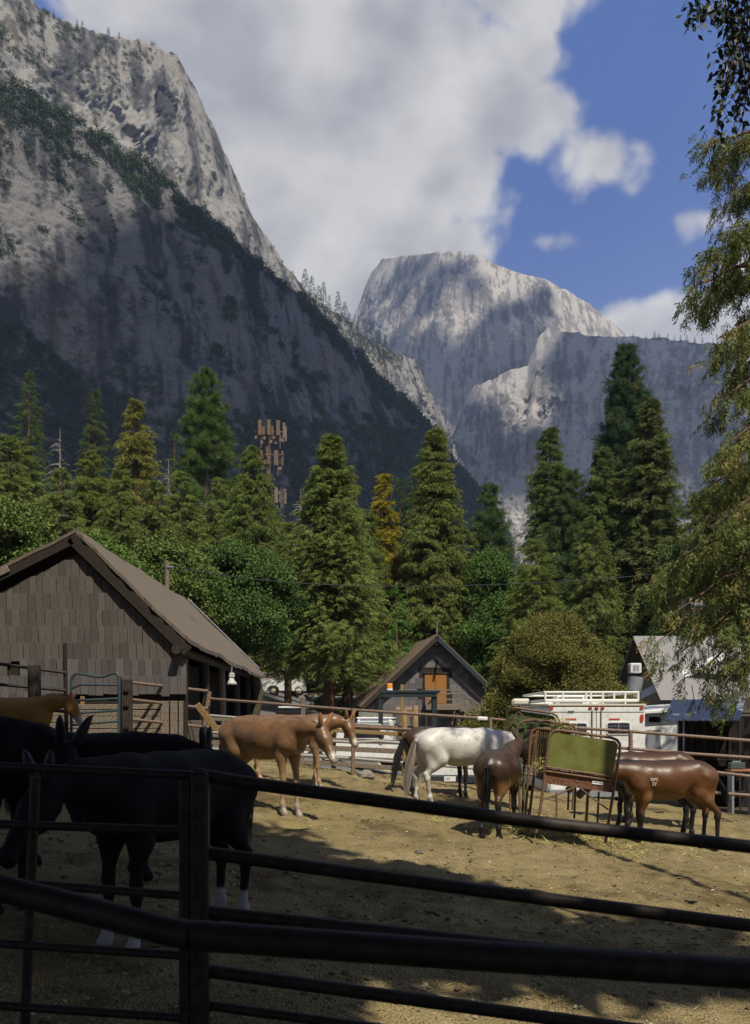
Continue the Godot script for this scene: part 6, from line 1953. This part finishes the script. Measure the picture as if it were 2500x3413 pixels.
# ---------- horses and mules ----------
# Bones are tapered capsules [a, ra, b, rb, k]; the field sums exp(-d / k), meshed as surface nets.
func skin(bones: Array, cell: float, paint: Callable) -> ArrayMesh:
	var lo := Vector3(1e9, 1e9, 1e9)
	var hi := -lo
	for b in bones:
		var m: float = maxf(b[1], b[3]) + 0.12
		lo = lo.min((b[0] as Vector3).min(b[2]) - Vector3.ONE * m)
		hi = hi.max((b[0] as Vector3).max(b[2]) + Vector3.ONE * m)
	var nx := int((hi.x - lo.x) / cell) + 2
	var ny := int((hi.y - lo.y) / cell) + 2
	var nz := int((hi.z - lo.z) / cell) + 2
	var G := PackedFloat32Array()
	G.resize(nx * ny * nz)
	for b in bones:
		var a: Vector3 = b[0]
		var e: Vector3 = b[2]
		var ra: float = b[1]
		var rb: float = b[3]
		var k: float = b[4]
		var reach := maxf(ra, rb) + k * 3.6
		var p0 := ((a.min(e) - Vector3.ONE * reach - lo) / cell).floor()
		var p1 := ((a.max(e) + Vector3.ONE * reach - lo) / cell).ceil()
		var ab := e - a
		var inv := 1.0 / maxf(ab.length_squared(), 1e-9)
		for z in range(maxi(0, int(p0.z)), mini(nz, int(p1.z) + 1)):
			for y in range(maxi(0, int(p0.y)), mini(ny, int(p1.y) + 1)):
				var row := (z * ny + y) * nx
				for x in range(maxi(0, int(p0.x)), mini(nx, int(p1.x) + 1)):
					var p := lo + Vector3(x, y, z) * cell - a
					var t := clampf(p.dot(ab) * inv, 0.0, 1.0)
					var d := (p - ab * t).length() - lerpf(ra, rb, t)
					if d < k * 3.6:
						G[row + x] += exp(-maxf(d, -k * 12.0) / k * 1.0) if d > -k * 12.0 else 1e5
	# surface: the sum is 1
	var V := PackedVector3Array()
	var C := PackedColorArray()
	var I := PackedInt32Array()
	var id := PackedInt32Array()
	id.resize(nx * ny * nz)
	id.fill(-1)
	var sx := 1
	var sy := nx
	var sz := nx * ny
	for i in G.size():
		G[i] = clampf(log(maxf(G[i], 1e-6)), -8.0, 8.0)   # above zero inside
	for z in nz - 1:
		for y in ny - 1:
			for x in nx - 1:
				var o := (z * ny + y) * nx + x
				var m := 0
				if G[o] > 0.0: m += 1
				if G[o + sx] > 0.0: m += 1
				if G[o + sy] > 0.0: m += 1
				if G[o + sx + sy] > 0.0: m += 1
				if G[o + sz] > 0.0: m += 1
				if G[o + sx + sz] > 0.0: m += 1
				if G[o + sy + sz] > 0.0: m += 1
				if G[o + sx + sy + sz] > 0.0: m += 1
				if m == 0 or m == 8:
					continue
				var acc := Vector3.ZERO
				var n := 0
				for ed in EDGES:
					var ga := G[o + ed[0].x * sx + ed[0].y * sy + ed[0].z * sz]
					var gb := G[o + ed[1].x * sx + ed[1].y * sy + ed[1].z * sz]
					if (ga > 0.0) != (gb > 0.0):
						acc += Vector3(ed[0]).lerp(Vector3(ed[1]), ga / (ga - gb))
						n += 1
				id[o] = V.size()
				var p := lo + (Vector3(x, y, z) + acc / n) * cell
				V.append(p)
				C.append(paint.call(p))
	for z in range(1, nz - 1):
		for y in range(1, ny - 1):
			for x in range(1, nx - 1):
				var o := (z * ny + y) * nx + x
				var g := G[o] > 0.0
				if g != (G[o + sx] > 0.0):
					face(I, id[o], id[o - sy], id[o - sy - sz], id[o - sz], g)
				if g != (G[o + sy] > 0.0):
					face(I, id[o], id[o - sz], id[o - sz - sx], id[o - sx], g)
				if g != (G[o + sz] > 0.0):
					face(I, id[o], id[o - sx], id[o - sx - sy], id[o - sy], g)
	# normals from the faces
	var N := PackedVector3Array()
	N.resize(V.size())
	for i in range(0, I.size(), 3):
		var nn := (V[I[i + 2]] - V[I[i]]).cross(V[I[i + 1]] - V[I[i]])
		for j in 3:
			N[I[i + j]] += nn
	for i in N.size():
		N[i] = N[i].normalized()
	var arr := []
	arr.resize(Mesh.ARRAY_MAX)
	arr[Mesh.ARRAY_VERTEX] = V
	arr[Mesh.ARRAY_NORMAL] = N
	arr[Mesh.ARRAY_COLOR] = C
	arr[Mesh.ARRAY_INDEX] = I
	var mesh := ArrayMesh.new()
	mesh.add_surface_from_arrays(Mesh.PRIMITIVE_TRIANGLES, arr)
	return mesh

func face(I: PackedInt32Array, a: int, b: int, c: int, d: int, g: bool) -> void:
	if a < 0 or b < 0 or c < 0 or d < 0:
		return
	if g:
		I.append_array([a, b, c, a, c, d])
	else:
		I.append_array([a, c, b, a, d, c])

var EDGES := [[Vector3i(0, 0, 0), Vector3i(1, 0, 0)], [Vector3i(0, 1, 0), Vector3i(1, 1, 0)], [Vector3i(0, 0, 1), Vector3i(1, 0, 1)], [Vector3i(0, 1, 1), Vector3i(1, 1, 1)],
	[Vector3i(0, 0, 0), Vector3i(0, 1, 0)], [Vector3i(1, 0, 0), Vector3i(1, 1, 0)], [Vector3i(0, 0, 1), Vector3i(0, 1, 1)], [Vector3i(1, 0, 1), Vector3i(1, 1, 1)],
	[Vector3i(0, 0, 0), Vector3i(0, 0, 1)], [Vector3i(1, 0, 0), Vector3i(1, 0, 1)], [Vector3i(0, 1, 0), Vector3i(0, 1, 1)], [Vector3i(1, 1, 0), Vector3i(1, 1, 1)]]

# q: label, foot, yaw (heading, 0 = to the right, PI/2 = away), scale, pose and coat
func animal(q: Dictionary) -> Node3D:
	var t := thing(q.name, q.label, q.category, q.foot, 0.0, q.get("group", ""))
	t.rotation.y = q.yaw
	var s: float = q.get("scale", 1.0)
	t.scale = Vector3.ONE * s
	var B := []
	var K := 0.02
	var fat: float = q.get("fat", 1.0)
	var leg_dy: Array = q.get("leg_dy", [0.0, 0.0, 0.0, 0.0])   # ground below each foot: fore left, fore right, hind left, hind right
	# trunk
	B.append([Vector3(0.36, 1.12, 0), 0.245, Vector3(0.02, 1.09, 0), 0.285 * fat, K])
	B.append([Vector3(0.02, 1.085, 0), 0.28 * fat, Vector3(-0.36, 1.14, 0), 0.25 * fat, K])
	B.append([Vector3(0.14, 1.01, 0), 0.235 * fat, Vector3(-0.16, 1.005, 0), 0.245 * fat, K])
	B.append([Vector3(-0.36, 1.14, 0), 0.235, Vector3(-0.60, 1.19, 0), 0.20, K])
	B.append([Vector3(0.34, 1.33, 0), 0.055, Vector3(0.10, 1.315, 0), 0.06, K])
	B.append([Vector3(0.10, 1.27, 0), 0.09, Vector3(-0.40, 1.285, 0), 0.09, K])
	B.append([Vector3(0.50, 1.06, 0.05), 0.17, Vector3(0.50, 1.06, -0.05), 0.17, K])
	B.append([Vector3(0.52, 0.93, 0.07), 0.10, Vector3(0.52, 0.93, -0.07), 0.10, K])
	for z in [-1.0, 1.0]:
		B.append([Vector3(-0.52, 1.24, 0.085 * z), 0.155, Vector3(-0.70, 1.14, 0.11 * z), 0.165, K])     # croup
		B.append([Vector3(0.30, 1.20, 0.11 * z), 0.12, Vector3(0.47, 0.98, 0.14 * z), 0.125, K])          # shoulder blade
	# legs: stride moves the hoof along x
	var stride: Array = q.get("stride", [0.0, 0.0, 0.0, 0.0])
	var lk := 0.016
	for i in 2:
		var z := 1.0 if i == 0 else -1.0   # left is +z when heading +x
		var f: float = stride[i]
		var y: float = leg_dy[i]
		var el := Vector3(0.37 + f * 0.2, 0.80, 0.145 * z)
		var kn := Vector3(0.40 + f * 0.6, 0.46 + y * 0.5, 0.135 * z)
		var fe := Vector3(0.40 + f * 0.9, 0.155 + y, 0.13 * z)
		var ho := Vector3(0.43 + f, 0.06 + y, 0.13 * z)
		B.append([Vector3(0.40, 0.98, 0.14 * z), 0.115, el, 0.085, 0.03])
		B.append([el, 0.080, kn + Vector3(0, 0.09, 0), 0.044, 0.024])
		B.append([kn + Vector3(0.006, 0.03, 0), 0.046, kn - Vector3(0, 0.045, 0), 0.041, lk])
		B.append([kn - Vector3(0, 0.05, 0), 0.034, fe + Vector3(0, 0.04, 0), 0.029, lk])
		B.append([fe + Vector3(-0.006, 0.01, 0), 0.041, fe, 0.037, lk])
		B.append([fe, 0.032, ho, 0.036, lk])
		B.append([ho + Vector3(-0.004, -0.0, 0), 0.046, ho + Vector3(0.015, -0.04, 0), 0.056, 0.008])
	for i in 2:
		var z := 1.0 if i == 0 else -1.0
		var f: float = stride[2 + i]
		var y: float = leg_dy[2 + i]
		var st := Vector3(-0.50 + f * 0.2, 0.86, 0.155 * z)
		var hk := Vector3(-0.80 + f * 0.7, 0.545 + y * 0.5, 0.125 * z)
		var fe := Vector3(-0.765 + f * 0.95, 0.165 + y, 0.12 * z)
		var ho := Vector3(-0.725 + f, 0.06 + y, 0.12 * z)
		B.append([Vector3(-0.62, 1.08, 0.115 * z), 0.185, st + Vector3(-0.03, 0.05, 0), 0.125, K])
		B.append([Vector3(-0.72, 1.05, 0.10 * z), 0.14, Vector3(-0.68 + f * 0.3, 0.78, 0.125 * z), 0.085, K])
		B.append([st, 0.115, hk + Vector3(0.05, 0.10, 0), 0.056, 0.028])
		B.append([hk + Vector3(-0.02, 0.05, 0), 0.040, hk + Vector3(0.012, -0.02, 0), 0.050, lk])
		B.append([hk + Vector3(0.01, -0.03, 0), 0.040, fe + Vector3(0, 0.05, 0), 0.032, lk])
		B.append([fe + Vector3(-0.008, 0.01, 0), 0.044, fe, 0.04, lk])
		B.append([fe, 0.034, ho, 0.038, lk])
		B.append([ho, 0.047, ho + Vector3(0.013, -0.04, 0), 0.056, 0.008])
	# neck and head: pitch below the horizontal, turned sideways by twist
	var np: float = q.get("neck", 0.35)     # rise of the neck in radians
	var nt: float = q.get("twist", 0.0)
	var nl: float = q.get("neck_len", 0.62)
	var nb := Vector3(0.50, 1.20, 0)
	var nd := Vector3(cos(np) * cos(nt), sin(np), -cos(np) * sin(nt))
	var poll := nb + nd * nl
	var mid := nb + nd * nl * 0.5 + Vector3(0, 0.02, 0)
	B.append([nb + Vector3(-0.10, -0.03, 0), 0.195, mid, 0.135, 0.03])
	B.append([nb + Vector3(-0.14, 0.09, 0), 0.10, mid + Vector3(0, 0.05, 0), 0.08, 0.03])
	B.append([mid, 0.128, poll - nd * 0.05, 0.090, 0.024])
	var hp: float = q.get("head", -0.95)
	var ht: float = nt + q.get("head_twist", 0.0)
	var hd := Vector3(cos(hp) * cos(ht), sin(hp), -cos(hp) * sin(ht))
	var hn := Vector3(-sin(hp) * cos(ht), cos(hp), sin(hp) * sin(ht))   # out of the forehead
	var hs := Vector3(sin(ht), 0, cos(ht))
	var muz := poll + hd * 0.50
	var hk2 := 0.014
	B.append([poll + hd * 0.02, 0.092, poll + hd * 0.17 - hn * 0.02, 0.098, 0.02])
	B.append([poll + hd * 0.09 - hn * 0.085, 0.085, poll + hd * 0.20 - hn * 0.10, 0.066, 0.018])
	B.append([poll + hd * 0.17, 0.082, poll + hd * 0.36 - hn * 0.015, 0.060, hk2])
	B.append([poll + hd * 0.20 - hn * 0.08, 0.055, poll + hd * 0.42 - hn * 0.055, 0.040, hk2])
	B.append([poll + hd * 0.36 - hn * 0.015, 0.058, muz - hn * 0.02, 0.056, hk2])
	B.append([muz + hd * 0.01 - hn * 0.045, 0.046, muz + hd * 0.02 - hn * 0.055, 0.04, hk2])
	for z in [-1.0, 1.0]:
		B.append([poll + hd * 0.13 + hs * 0.062 * z + hn * 0.03, 0.032, poll + hd * 0.18 + hs * 0.06 * z + hn * 0.03, 0.028, 0.01])   # brow
		B.append([muz + hs * 0.034 * z + hn * 0.004, 0.026, muz + hd * 0.02 + hs * 0.03 * z - hn * 0.01, 0.024, 0.01])              # nostril
	B.append([Vector3(-0.78, 1.25, 0), 0.055, Vector3(-0.86, 1.18, 0), 0.045, 0.03])   # dock
	var coat: Callable = q.coat
	var near_muzzle := func(p: Vector3) -> Color: return coat.call(p, (p - poll).dot(hd), p.distance_to(muz), p.distance_to(mid))
	put(skin(B, q.get("cell", 0.021), near_muzzle), "body", q.get("mat", M.hide), t)
	# ears
	var el: float = q.get("ear", 0.15)
	for z in [-1.0, 1.0]:
		var d: Vector3 = (hn * 0.75 - hd * 0.55 + hs * z * q.get("ear_out", 0.4) + Vector3(0, 0.15, 0)).normalized()
		var b: Vector3 = poll + hs * 0.055 * z + hn * 0.055 - hd * 0.015
		var st := new_st()
		add_tube(st, [b - d * 0.03, b + d * el * 0.2, b + d * el * 0.5, b + d * el * 0.82 - hd * 0.01, b + d * el], [0.022, 0.036, 0.038, 0.022, 0.003], 8)
		done(st, "ear", q.ear_mat, t)
	# eyes
	for z in [-1.0, 1.0]:
		var st := new_st()
		var c: Vector3 = poll + hd * 0.155 + hs * 0.082 * z + hn * 0.018
		add_lathe(st, [[0.001, -0.02], [0.014, -0.014], [0.02, 0.0], [0.014, 0.014], [0.001, 0.02]], 10, Transform3D(Basis.IDENTITY, c))
		done(st, "eye", M.eye, t)
	# mane and tail of strands
	var r := RandomNumberGenerator.new()
	r.seed = hash(q.label)
	if q.get("mane", 0.0) > 0.0:
		var st := new_st()
		for k in 150:
			var u := r.randf()
			var p := (nb + Vector3(-0.05, 0.17, 0)).lerp(poll + hn * 0.06, u) + Vector3(0, 0.01 + 0.04 * sin(u * PI), 0)
			var side := hs * (1.0 if r.randf() < 0.7 else -1.0)
			var e: Vector3 = p + side * 0.05 + Vector3(0, (0.045 - q.mane * 0.8) if q.mane > 0.06 else q.mane, 0)
			strand(st, [p - Vector3(0, 0.02, 0), p + Vector3(0, 0.012, 0) + side * 0.02, e], 0.016, r)
		done(st, "mane", q.tail_mat, t)
	var tl: float = q.get("tail", 0.62)
	var ts := new_st()
	for k in 150:
		var a := r.randf() * TAU
		var w := Vector3(cos(a), 0, sin(a)) * r.randf()
		var sw: Vector3 = q.get("tail_swing", Vector3.ZERO)
		var l := tl * r.randf_range(0.7, 1.05)
		strand(ts, [Vector3(-0.80, 1.25, 0) + w * 0.03, Vector3(-0.90, 1.15, 0) + w * 0.045, Vector3(-0.935, 1.18 - l * 0.5, 0) + w * 0.07 + sw * 0.4, Vector3(-0.93, 1.22 - l, 0) + w * 0.05 + sw], 0.022, r)
	done(ts, "tail", q.tail_mat, t)
	return t

func strand(st: SurfaceTool, pts: Array, w: float, r: RandomNumberGenerator) -> void:
	st.set_smooth_group(-1)
	var a := r.randf() * TAU
	var s := Vector3(cos(a), 0, sin(a))
	for i in pts.size() - 1:
		var w0 := w * (1.0 - 0.8 * i / (pts.size() - 1))
		var w1 := w * (1.0 - 0.8 * (i + 1) / (pts.size() - 1))
		quad(st, pts[i] - s * w0 * 0.5, pts[i] + s * w0 * 0.5, pts[i + 1] + s * w1 * 0.5, pts[i + 1] - s * w1 * 0.5)

func hide_mat(rough: float, spec: float) -> StandardMaterial3D:
	var m := StandardMaterial3D.new()
	m.vertex_color_use_as_albedo = true
	m.roughness = rough
	m.metallic_specular = spec
	m.albedo_texture = noise_tex(noise(0.03, 71, 5), [[0.0, g3(0.8)], [0.5, g3(0.93)], [1.0, g3(1.0)]])
	m.uv1_triplanar = true
	m.uv1_scale = Vector3(1.6, 1.6, 1.6)
	return m

func mix(a: Color, b: Color, t: float) -> Color:
	return a.lerp(b, clampf(t, 0.0, 1.0))

# ground slope under the feet, in the animal's own axes
func feet_on(foot: Vector3, yaw: float, s: float, stride: Array) -> Array:
	var out := []
	for f in [[0.43, 0.13, 0], [0.43, -0.13, 1], [-0.725, 0.12, 2], [-0.725, -0.12, 3]]:
		var p := Vector3(f[0] + stride[f[2]], 0, f[1]) * s
		p = p.rotated(Vector3.UP, yaw) + foot
		out.append((gy(p.x, p.z) - foot.y) / s)
	return out

func beast(q: Dictionary) -> Node3D:
	q.foot = on_ground(q.px, q.d)
	q.leg_dy = feet_on(q.foot, q.yaw, q.get("scale", 1.0), q.get("stride", [0.0, 0.0, 0.0, 0.0]))
	return animal(q)

func build_animals() -> void:
	M.hide = hide_mat(0.4, 0.45)
	M.hide.heightmap_enabled = true
	M.hide.heightmap_texture = T.bump
	M.hide.heightmap_scale = 0.25
	M.hide_dull = hide_mat(0.7, 0.2)
	M.eye = mat(Color(0.01, 0.008, 0.006), 0.1)
	var tan_ear := mat(Color(0.26, 0.125, 0.05), 0.7)
	var brown_ear := mat(Color(0.035, 0.022, 0.015), 0.7)
	var black_hair := mat(Color(0.012, 0.012, 0.014), 0.5)
	var sorrel_hair := mat(Color(0.28, 0.17, 0.09), 0.6)
	var grey_hair := mat(Color(0.22, 0.19, 0.16), 0.6)
	var bl := noise(7.0, 81, 3)
	var tan_coat := func(p: Vector3, along_head: float, muzzle: float, _m: float) -> Color:
		var c := Color(0.20, 0.112, 0.052).lerp(Color(0.14, 0.074, 0.033), clampf(0.5 + bl.get_noise_3dv(p) * 0.9, 0, 1))
		c = mix(c, Color(0.30, 0.185, 0.095), seg(0.95 - p.y, 0.0, 0.3) * 0.75)
		c = mix(c, Color(0.40, 0.265, 0.155), seg(0.5 - p.y, 0.0, 0.2) * 0.7)
		c = mix(c, Color(0.52, 0.44, 0.36), seg(0.15 - muzzle, 0.0, 0.07))
		c = mix(c, Color(0.10, 0.08, 0.075), seg(0.055 - muzzle, 0.0, 0.02))
		return mix(c, Color(0.30, 0.25, 0.20), seg(0.085 - p.y, 0.0, 0.012))
	var bay_coat := func(p: Vector3, along_head: float, muzzle: float, _m: float) -> Color:
		var c := Color(0.135, 0.054, 0.018).lerp(Color(0.09, 0.036, 0.013), clampf(0.5 + bl.get_noise_3dv(p) * 0.8, 0, 1))
		c = mix(c, Color(0.035, 0.02, 0.013), seg(p.y, 1.24, 1.36) * 0.7)
		c = mix(c, Color(0.24, 0.12, 0.045), seg(0.96 - p.y, 0.0, 0.12) * seg(p.y, 0.66, 0.78) * 0.55)
		c = mix(c, Color(0.014, 0.013, 0.014), seg(0.60 - p.y + bl.get_noise_3dv(p) * 0.05, 0.0, 0.14))
		c = mix(c, Color(0.022, 0.016, 0.014), seg(along_head, 0.05, 0.25) * 0.75)
		return mix(c, Color(0.25, 0.17, 0.10), seg(0.11 - muzzle, 0.0, 0.06) * 0.6)
	var dark_bay := func(p: Vector3, along_head: float, muzzle: float, _m: float) -> Color:
		var c := Color(0.072, 0.04, 0.020).lerp(Color(0.042, 0.026, 0.016), clampf(0.5 + bl.get_noise_3dv(p), 0, 1))
		c = mix(c, Color(0.26, 0.13, 0.042), seg(0.98 - p.y, 0.0, 0.16) * seg(p.y, 0.62, 0.76) * 0.75)
		c = mix(c, Color(0.016, 0.015, 0.016), seg(0.62 - p.y, 0.0, 0.14))
		return mix(c, Color(0.02, 0.017, 0.016), seg(along_head, 0.0, 0.2) * 0.8)
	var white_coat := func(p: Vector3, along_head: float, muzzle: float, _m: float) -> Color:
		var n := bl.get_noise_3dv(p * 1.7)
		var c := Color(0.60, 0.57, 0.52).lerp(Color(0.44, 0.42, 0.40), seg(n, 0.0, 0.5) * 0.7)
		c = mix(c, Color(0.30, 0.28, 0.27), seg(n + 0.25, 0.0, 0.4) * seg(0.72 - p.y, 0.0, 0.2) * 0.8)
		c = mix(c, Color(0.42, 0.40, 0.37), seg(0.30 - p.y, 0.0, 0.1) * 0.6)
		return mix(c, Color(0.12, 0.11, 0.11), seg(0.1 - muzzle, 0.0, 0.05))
	var black_coat := func(p: Vector3, along_head: float, muzzle: float, _m: float) -> Color:
		return Color(0.014, 0.012, 0.012)
	var sock_coat := func(p: Vector3, along_head: float, muzzle: float, _m: float) -> Color:
		return mix(Color(0.014, 0.012, 0.012), Color(0.35, 0.34, 0.33), seg(0.30 - p.y, 0.0, 0.03) * seg(p.y, 0.055, 0.075))
	var gold_coat := func(p: Vector3, along_head: float, muzzle: float, _m: float) -> Color:
		var c := Color(0.30, 0.155, 0.045).lerp(Color(0.24, 0.12, 0.035), clampf(0.5 + bl.get_noise_3dv(p), 0, 1))
		return mix(c, Color(0.42, 0.38, 0.34), seg(0.20 - muzzle, 0.0, 0.1))
	beast({"name": "mule", "label": "tan sorrel mule standing alone in the sun, head lowered to the right", "category": "mule", "px": 895.0, "d": 14.0, "yaw": -0.58, "scale": 0.95, "fat": 1.12, "neck": 0.0, "neck_len": 0.58, "head": -1.0, "twist": -0.15, "ear": 0.24, "ear_out": 0.35, "stride": [-0.02, 0.06, 0.0, 0.16], "coat": tan_coat, "ear_mat": tan_ear, "tail_mat": sorrel_hair, "mane": 0.012, "group": "mules in the corral"})
	beast({"name": "mule", "label": "tan mule half hidden behind the standing tan mule", "category": "mule", "px": 985.0, "d": 17.8, "yaw": -0.12, "scale": 0.95, "neck": 0.12, "neck_len": 0.52, "head": -1.05, "twist": 0.25, "head_twist": -0.9, "ear": 0.23, "stride": [0.1, -0.05, 0.05, -0.05], "coat": tan_coat, "ear_mat": tan_ear, "tail_mat": sorrel_hair, "mane": 0.012, "group": "mules in the corral"})
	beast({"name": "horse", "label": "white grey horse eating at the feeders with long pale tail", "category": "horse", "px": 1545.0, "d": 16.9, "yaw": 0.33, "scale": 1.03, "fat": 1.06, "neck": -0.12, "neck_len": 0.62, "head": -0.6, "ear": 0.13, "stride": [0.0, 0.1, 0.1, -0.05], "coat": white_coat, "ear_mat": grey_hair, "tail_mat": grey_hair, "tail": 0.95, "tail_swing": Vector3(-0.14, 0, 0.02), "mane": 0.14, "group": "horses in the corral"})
	beast({"name": "horse", "label": "dark brown horse behind the white horse, only its rump and black tail showing", "category": "horse", "px": 1482.0, "d": 18.7, "yaw": 0.36, "scale": 0.97, "neck": -0.1, "head": -0.7, "ear": 0.13, "coat": dark_bay, "ear_mat": brown_ear, "tail_mat": black_hair, "tail": 0.98, "tail_swing": Vector3(-0.22, 0, 0.05), "mane": 0.1, "group": "horses in the corral"})
	beast({"name": "mule", "label": "dark bay mule seen from behind, black tail hanging, feeding beside the white horse", "category": "mule", "px": 1668.0, "d": 14.3, "yaw": 1.22, "scale": 0.90, "fat": 1.12, "neck": 0.62, "neck_len": 0.55, "head": -0.8, "twist": -0.30, "ear": 0.22, "ear_out": 0.85, "stride": [0.05, -0.05, 0.1, -0.08], "coat": dark_bay, "ear_mat": brown_ear, "tail_mat": black_hair, "tail": 0.74, "mane": 0.012, "group": "mules in the corral"})
	var br := beast({"name": "mule", "label": "glossy brown bay mule with a white brand on its shoulder, right of the feeder", "category": "mule", "px": 2215.0, "d": 15.0, "yaw": PI + 0.12, "scale": 0.945, "fat": 1.06, "neck": 0.02, "neck_len": 0.6, "head": -0.75, "ear": 0.22, "stride": [-0.02, 0.07, 0.03, -0.1], "coat": bay_coat, "ear_mat": brown_ear, "tail_mat": black_hair, "tail": 0.6, "tail_swing": Vector3(-0.16, 0.05, 0.0), "mane": 0.012, "group": "mules in the corral"})
	beast({"name": "mule", "label": "nearly black mule just behind the glossy brown mule", "category": "mule", "px": 2155.0, "d": 16.1, "yaw": PI - 0.1, "scale": 0.93, "neck": 0.05, "neck_len": 0.55, "head": -0.8, "ear": 0.2, "stride": [0.08, -0.04, 0.1, 0.0], "coat": black_coat, "ear_mat": black_hair, "tail_mat": black_hair, "mane": 0.012, "group": "mules in the corral"})
	beast({"name": "mule", "label": "dark chestnut mule farthest behind at the right side of the feeders", "category": "mule", "px": 2165.0, "d": 17.6, "yaw": PI + 0.05, "scale": 0.97, "neck": -0.1, "neck_len": 0.5, "head": -0.9, "ear": 0.2, "coat": bay_coat, "ear_mat": brown_ear, "tail_mat": black_hair, "mane": 0.012, "group": "mules in the corral"})
	beast({"name": "horse", "label": "palomino horse with white muzzle at the left edge before the gate", "category": "horse", "px": 55.0, "d": 17.0, "yaw": -0.08, "scale": 0.94, "neck": 0.28, "neck_len": 0.55, "head": -1.05, "ear": 0.13, "coat": gold_coat, "ear_mat": sorrel_hair, "tail_mat": sorrel_hair, "mane": 0.05, "mat": M.hide_dull, "group": "horses in the corral"})
	beast({"name": "mule", "label": "black mule with white front socks in the shade behind the near fence", "category": "mule", "px": 545.0, "d": 6.6, "yaw": PI + 1.02, "scale": 0.94, "fat": 1.08, "neck": 0.0, "neck_len": 0.55, "head": -0.9, "ear": 0.22, "coat": sock_coat, "ear_mat": black_hair, "tail_mat": black_hair, "mane": 0.012, "mat": M.hide_dull, "cell": 0.019, "group": "shaded mules in the foreground"})
	beast({"name": "mule", "label": "black mule facing right behind the white socked one, one ear showing", "category": "mule", "px": 330.0, "d": 8.4, "yaw": -0.15, "scale": 0.9, "neck": 0.0, "neck_len": 0.55, "head": -0.7, "ear": 0.22, "coat": black_coat, "ear_mat": black_hair, "tail_mat": black_hair, "mane": 0.012, "mat": M.hide_dull, "group": "shaded mules in the foreground"})
	beast({"name": "mule", "label": "black mule at the lower left edge with both long ears raised", "category": "mule", "px": -90.0, "d": 7.2, "yaw": -0.55, "scale": 0.985, "neck": -0.08, "neck_len": 0.5, "head": -1.15, "ear": 0.26, "coat": black_coat, "ear_mat": black_hair, "tail_mat": black_hair, "mane": 0.012, "mat": M.hide_dull, "group": "shaded mules in the foreground"})
	# the freeze brand on the brown mule's shoulder
	for w in [["NPS", 0.0], ["77", -0.075]]:
		var b := text(br, w[0], Vector3(0.30, 1.10 + w[1], -0.262), 0.055, mat(Color(0.45, 0.36, 0.28), 0.8), Vector3(0, PI + 0.1, 0), 0.05)
		b.name = "brand"

# ---------- litter on the corral floor ----------
func build_scatter() -> void:
	var r := RandomNumberGenerator.new()
	r.seed = 1300
	var clump := noise(0.5, 1301, 3)
	var st := new_st()
	blade(st, Vector3.ZERO, Vector3(1, 0.04, 0), Vector3(0, 0, 1), 1.0, 0.035)
	var straw := made(st)
	var chip := stone_mesh(1)
	var sets := {"straw": [[], []], "clod": [[], []], "pebble": [[], []]}
	for k in 26000:
		var d := 4.5 + 17.0 * pow(r.randf(), 1.25)
		var x := r.randf_range(-0.42, 0.42) * d
		var n := clump.get_noise_2d(x, d)
		var p := Vector3(x, gy(x, -d), -d)
		var kind := "straw" if r.randf() < 0.45 else ("clod" if r.randf() < 0.9 else "pebble")
		if kind == "clod" and r.randf() > 0.35 + 1.3 * maxf(n, 0.0) + 0.8 * exp(-pow((d - 8.2 + 0.25 * (x - 2.5)) / 1.4, 2.0)):
			continue
		var c := Color.WHITE
		var s := 0.02
		if kind == "straw":
			s = r.randf_range(0.05, 0.13)
			c = Color(0.30, 0.25, 0.11) * r.randf_range(0.6, 1.25)
			p.y += 0.008
		elif kind == "clod":
			s = 0.015 + 0.05 * pow(r.randf(), 2.0)
			c = Color(0.15, 0.115, 0.066) * r.randf_range(0.5, 1.5)
		else:
			s = r.randf_range(0.015, 0.05)
			c = Color(0.36, 0.31, 0.24) * r.randf_range(0.7, 1.2)
		c.a = 1.0
		var b := Basis.from_euler(Vector3(r.randfn() * 0.15, r.randf() * TAU, r.randfn() * 0.15)) * Basis.from_scale(Vector3(s, s * (0.6 if kind != "straw" else 1.0), s))
		sets[kind][0].append(Transform3D(b, p))
		sets[kind][1].append(c)
	for k in 2600:   # hay trodden in round the feeders
		var a := r.randf() * TAU
		var q := pow(r.randf(), 0.7)
		var x := 3.0 + cos(a) * q * 2.3
		var d := 15.2 + sin(a) * q * 2.0
		sets.straw[0].append(Transform3D(Basis.from_euler(Vector3(r.randfn() * 0.3, r.randf() * TAU, r.randfn() * 0.3)) * Basis.from_scale(Vector3.ONE * r.randf_range(0.08, 0.2)), Vector3(x, gy(x, -d) + 0.012, -d)))
		sets.straw[1].append(Color(0.34, 0.32, 0.10) * r.randf_range(0.7, 1.3))
	var m := mat(Color.WHITE, 0.95)
	m.vertex_color_use_as_albedo = true
	tag(copies("loose_straw", straw, m, sets.straw[0], sets.straw[1], null), "loose straw and hay stalks trodden into the corral dirt", "straw", "", "stuff")
	tag(copies("dirt_clods", chip, m, sets.clod[0], sets.clod[1], null), "dark clods of manure and earth over the corral floor", "clods", "", "stuff")
	tag(copies("pebbles", chip, m, sets.pebble[0], sets.pebble[1], null), "small pale pebbles scattered over the corral floor", "pebbles", "", "stuff")
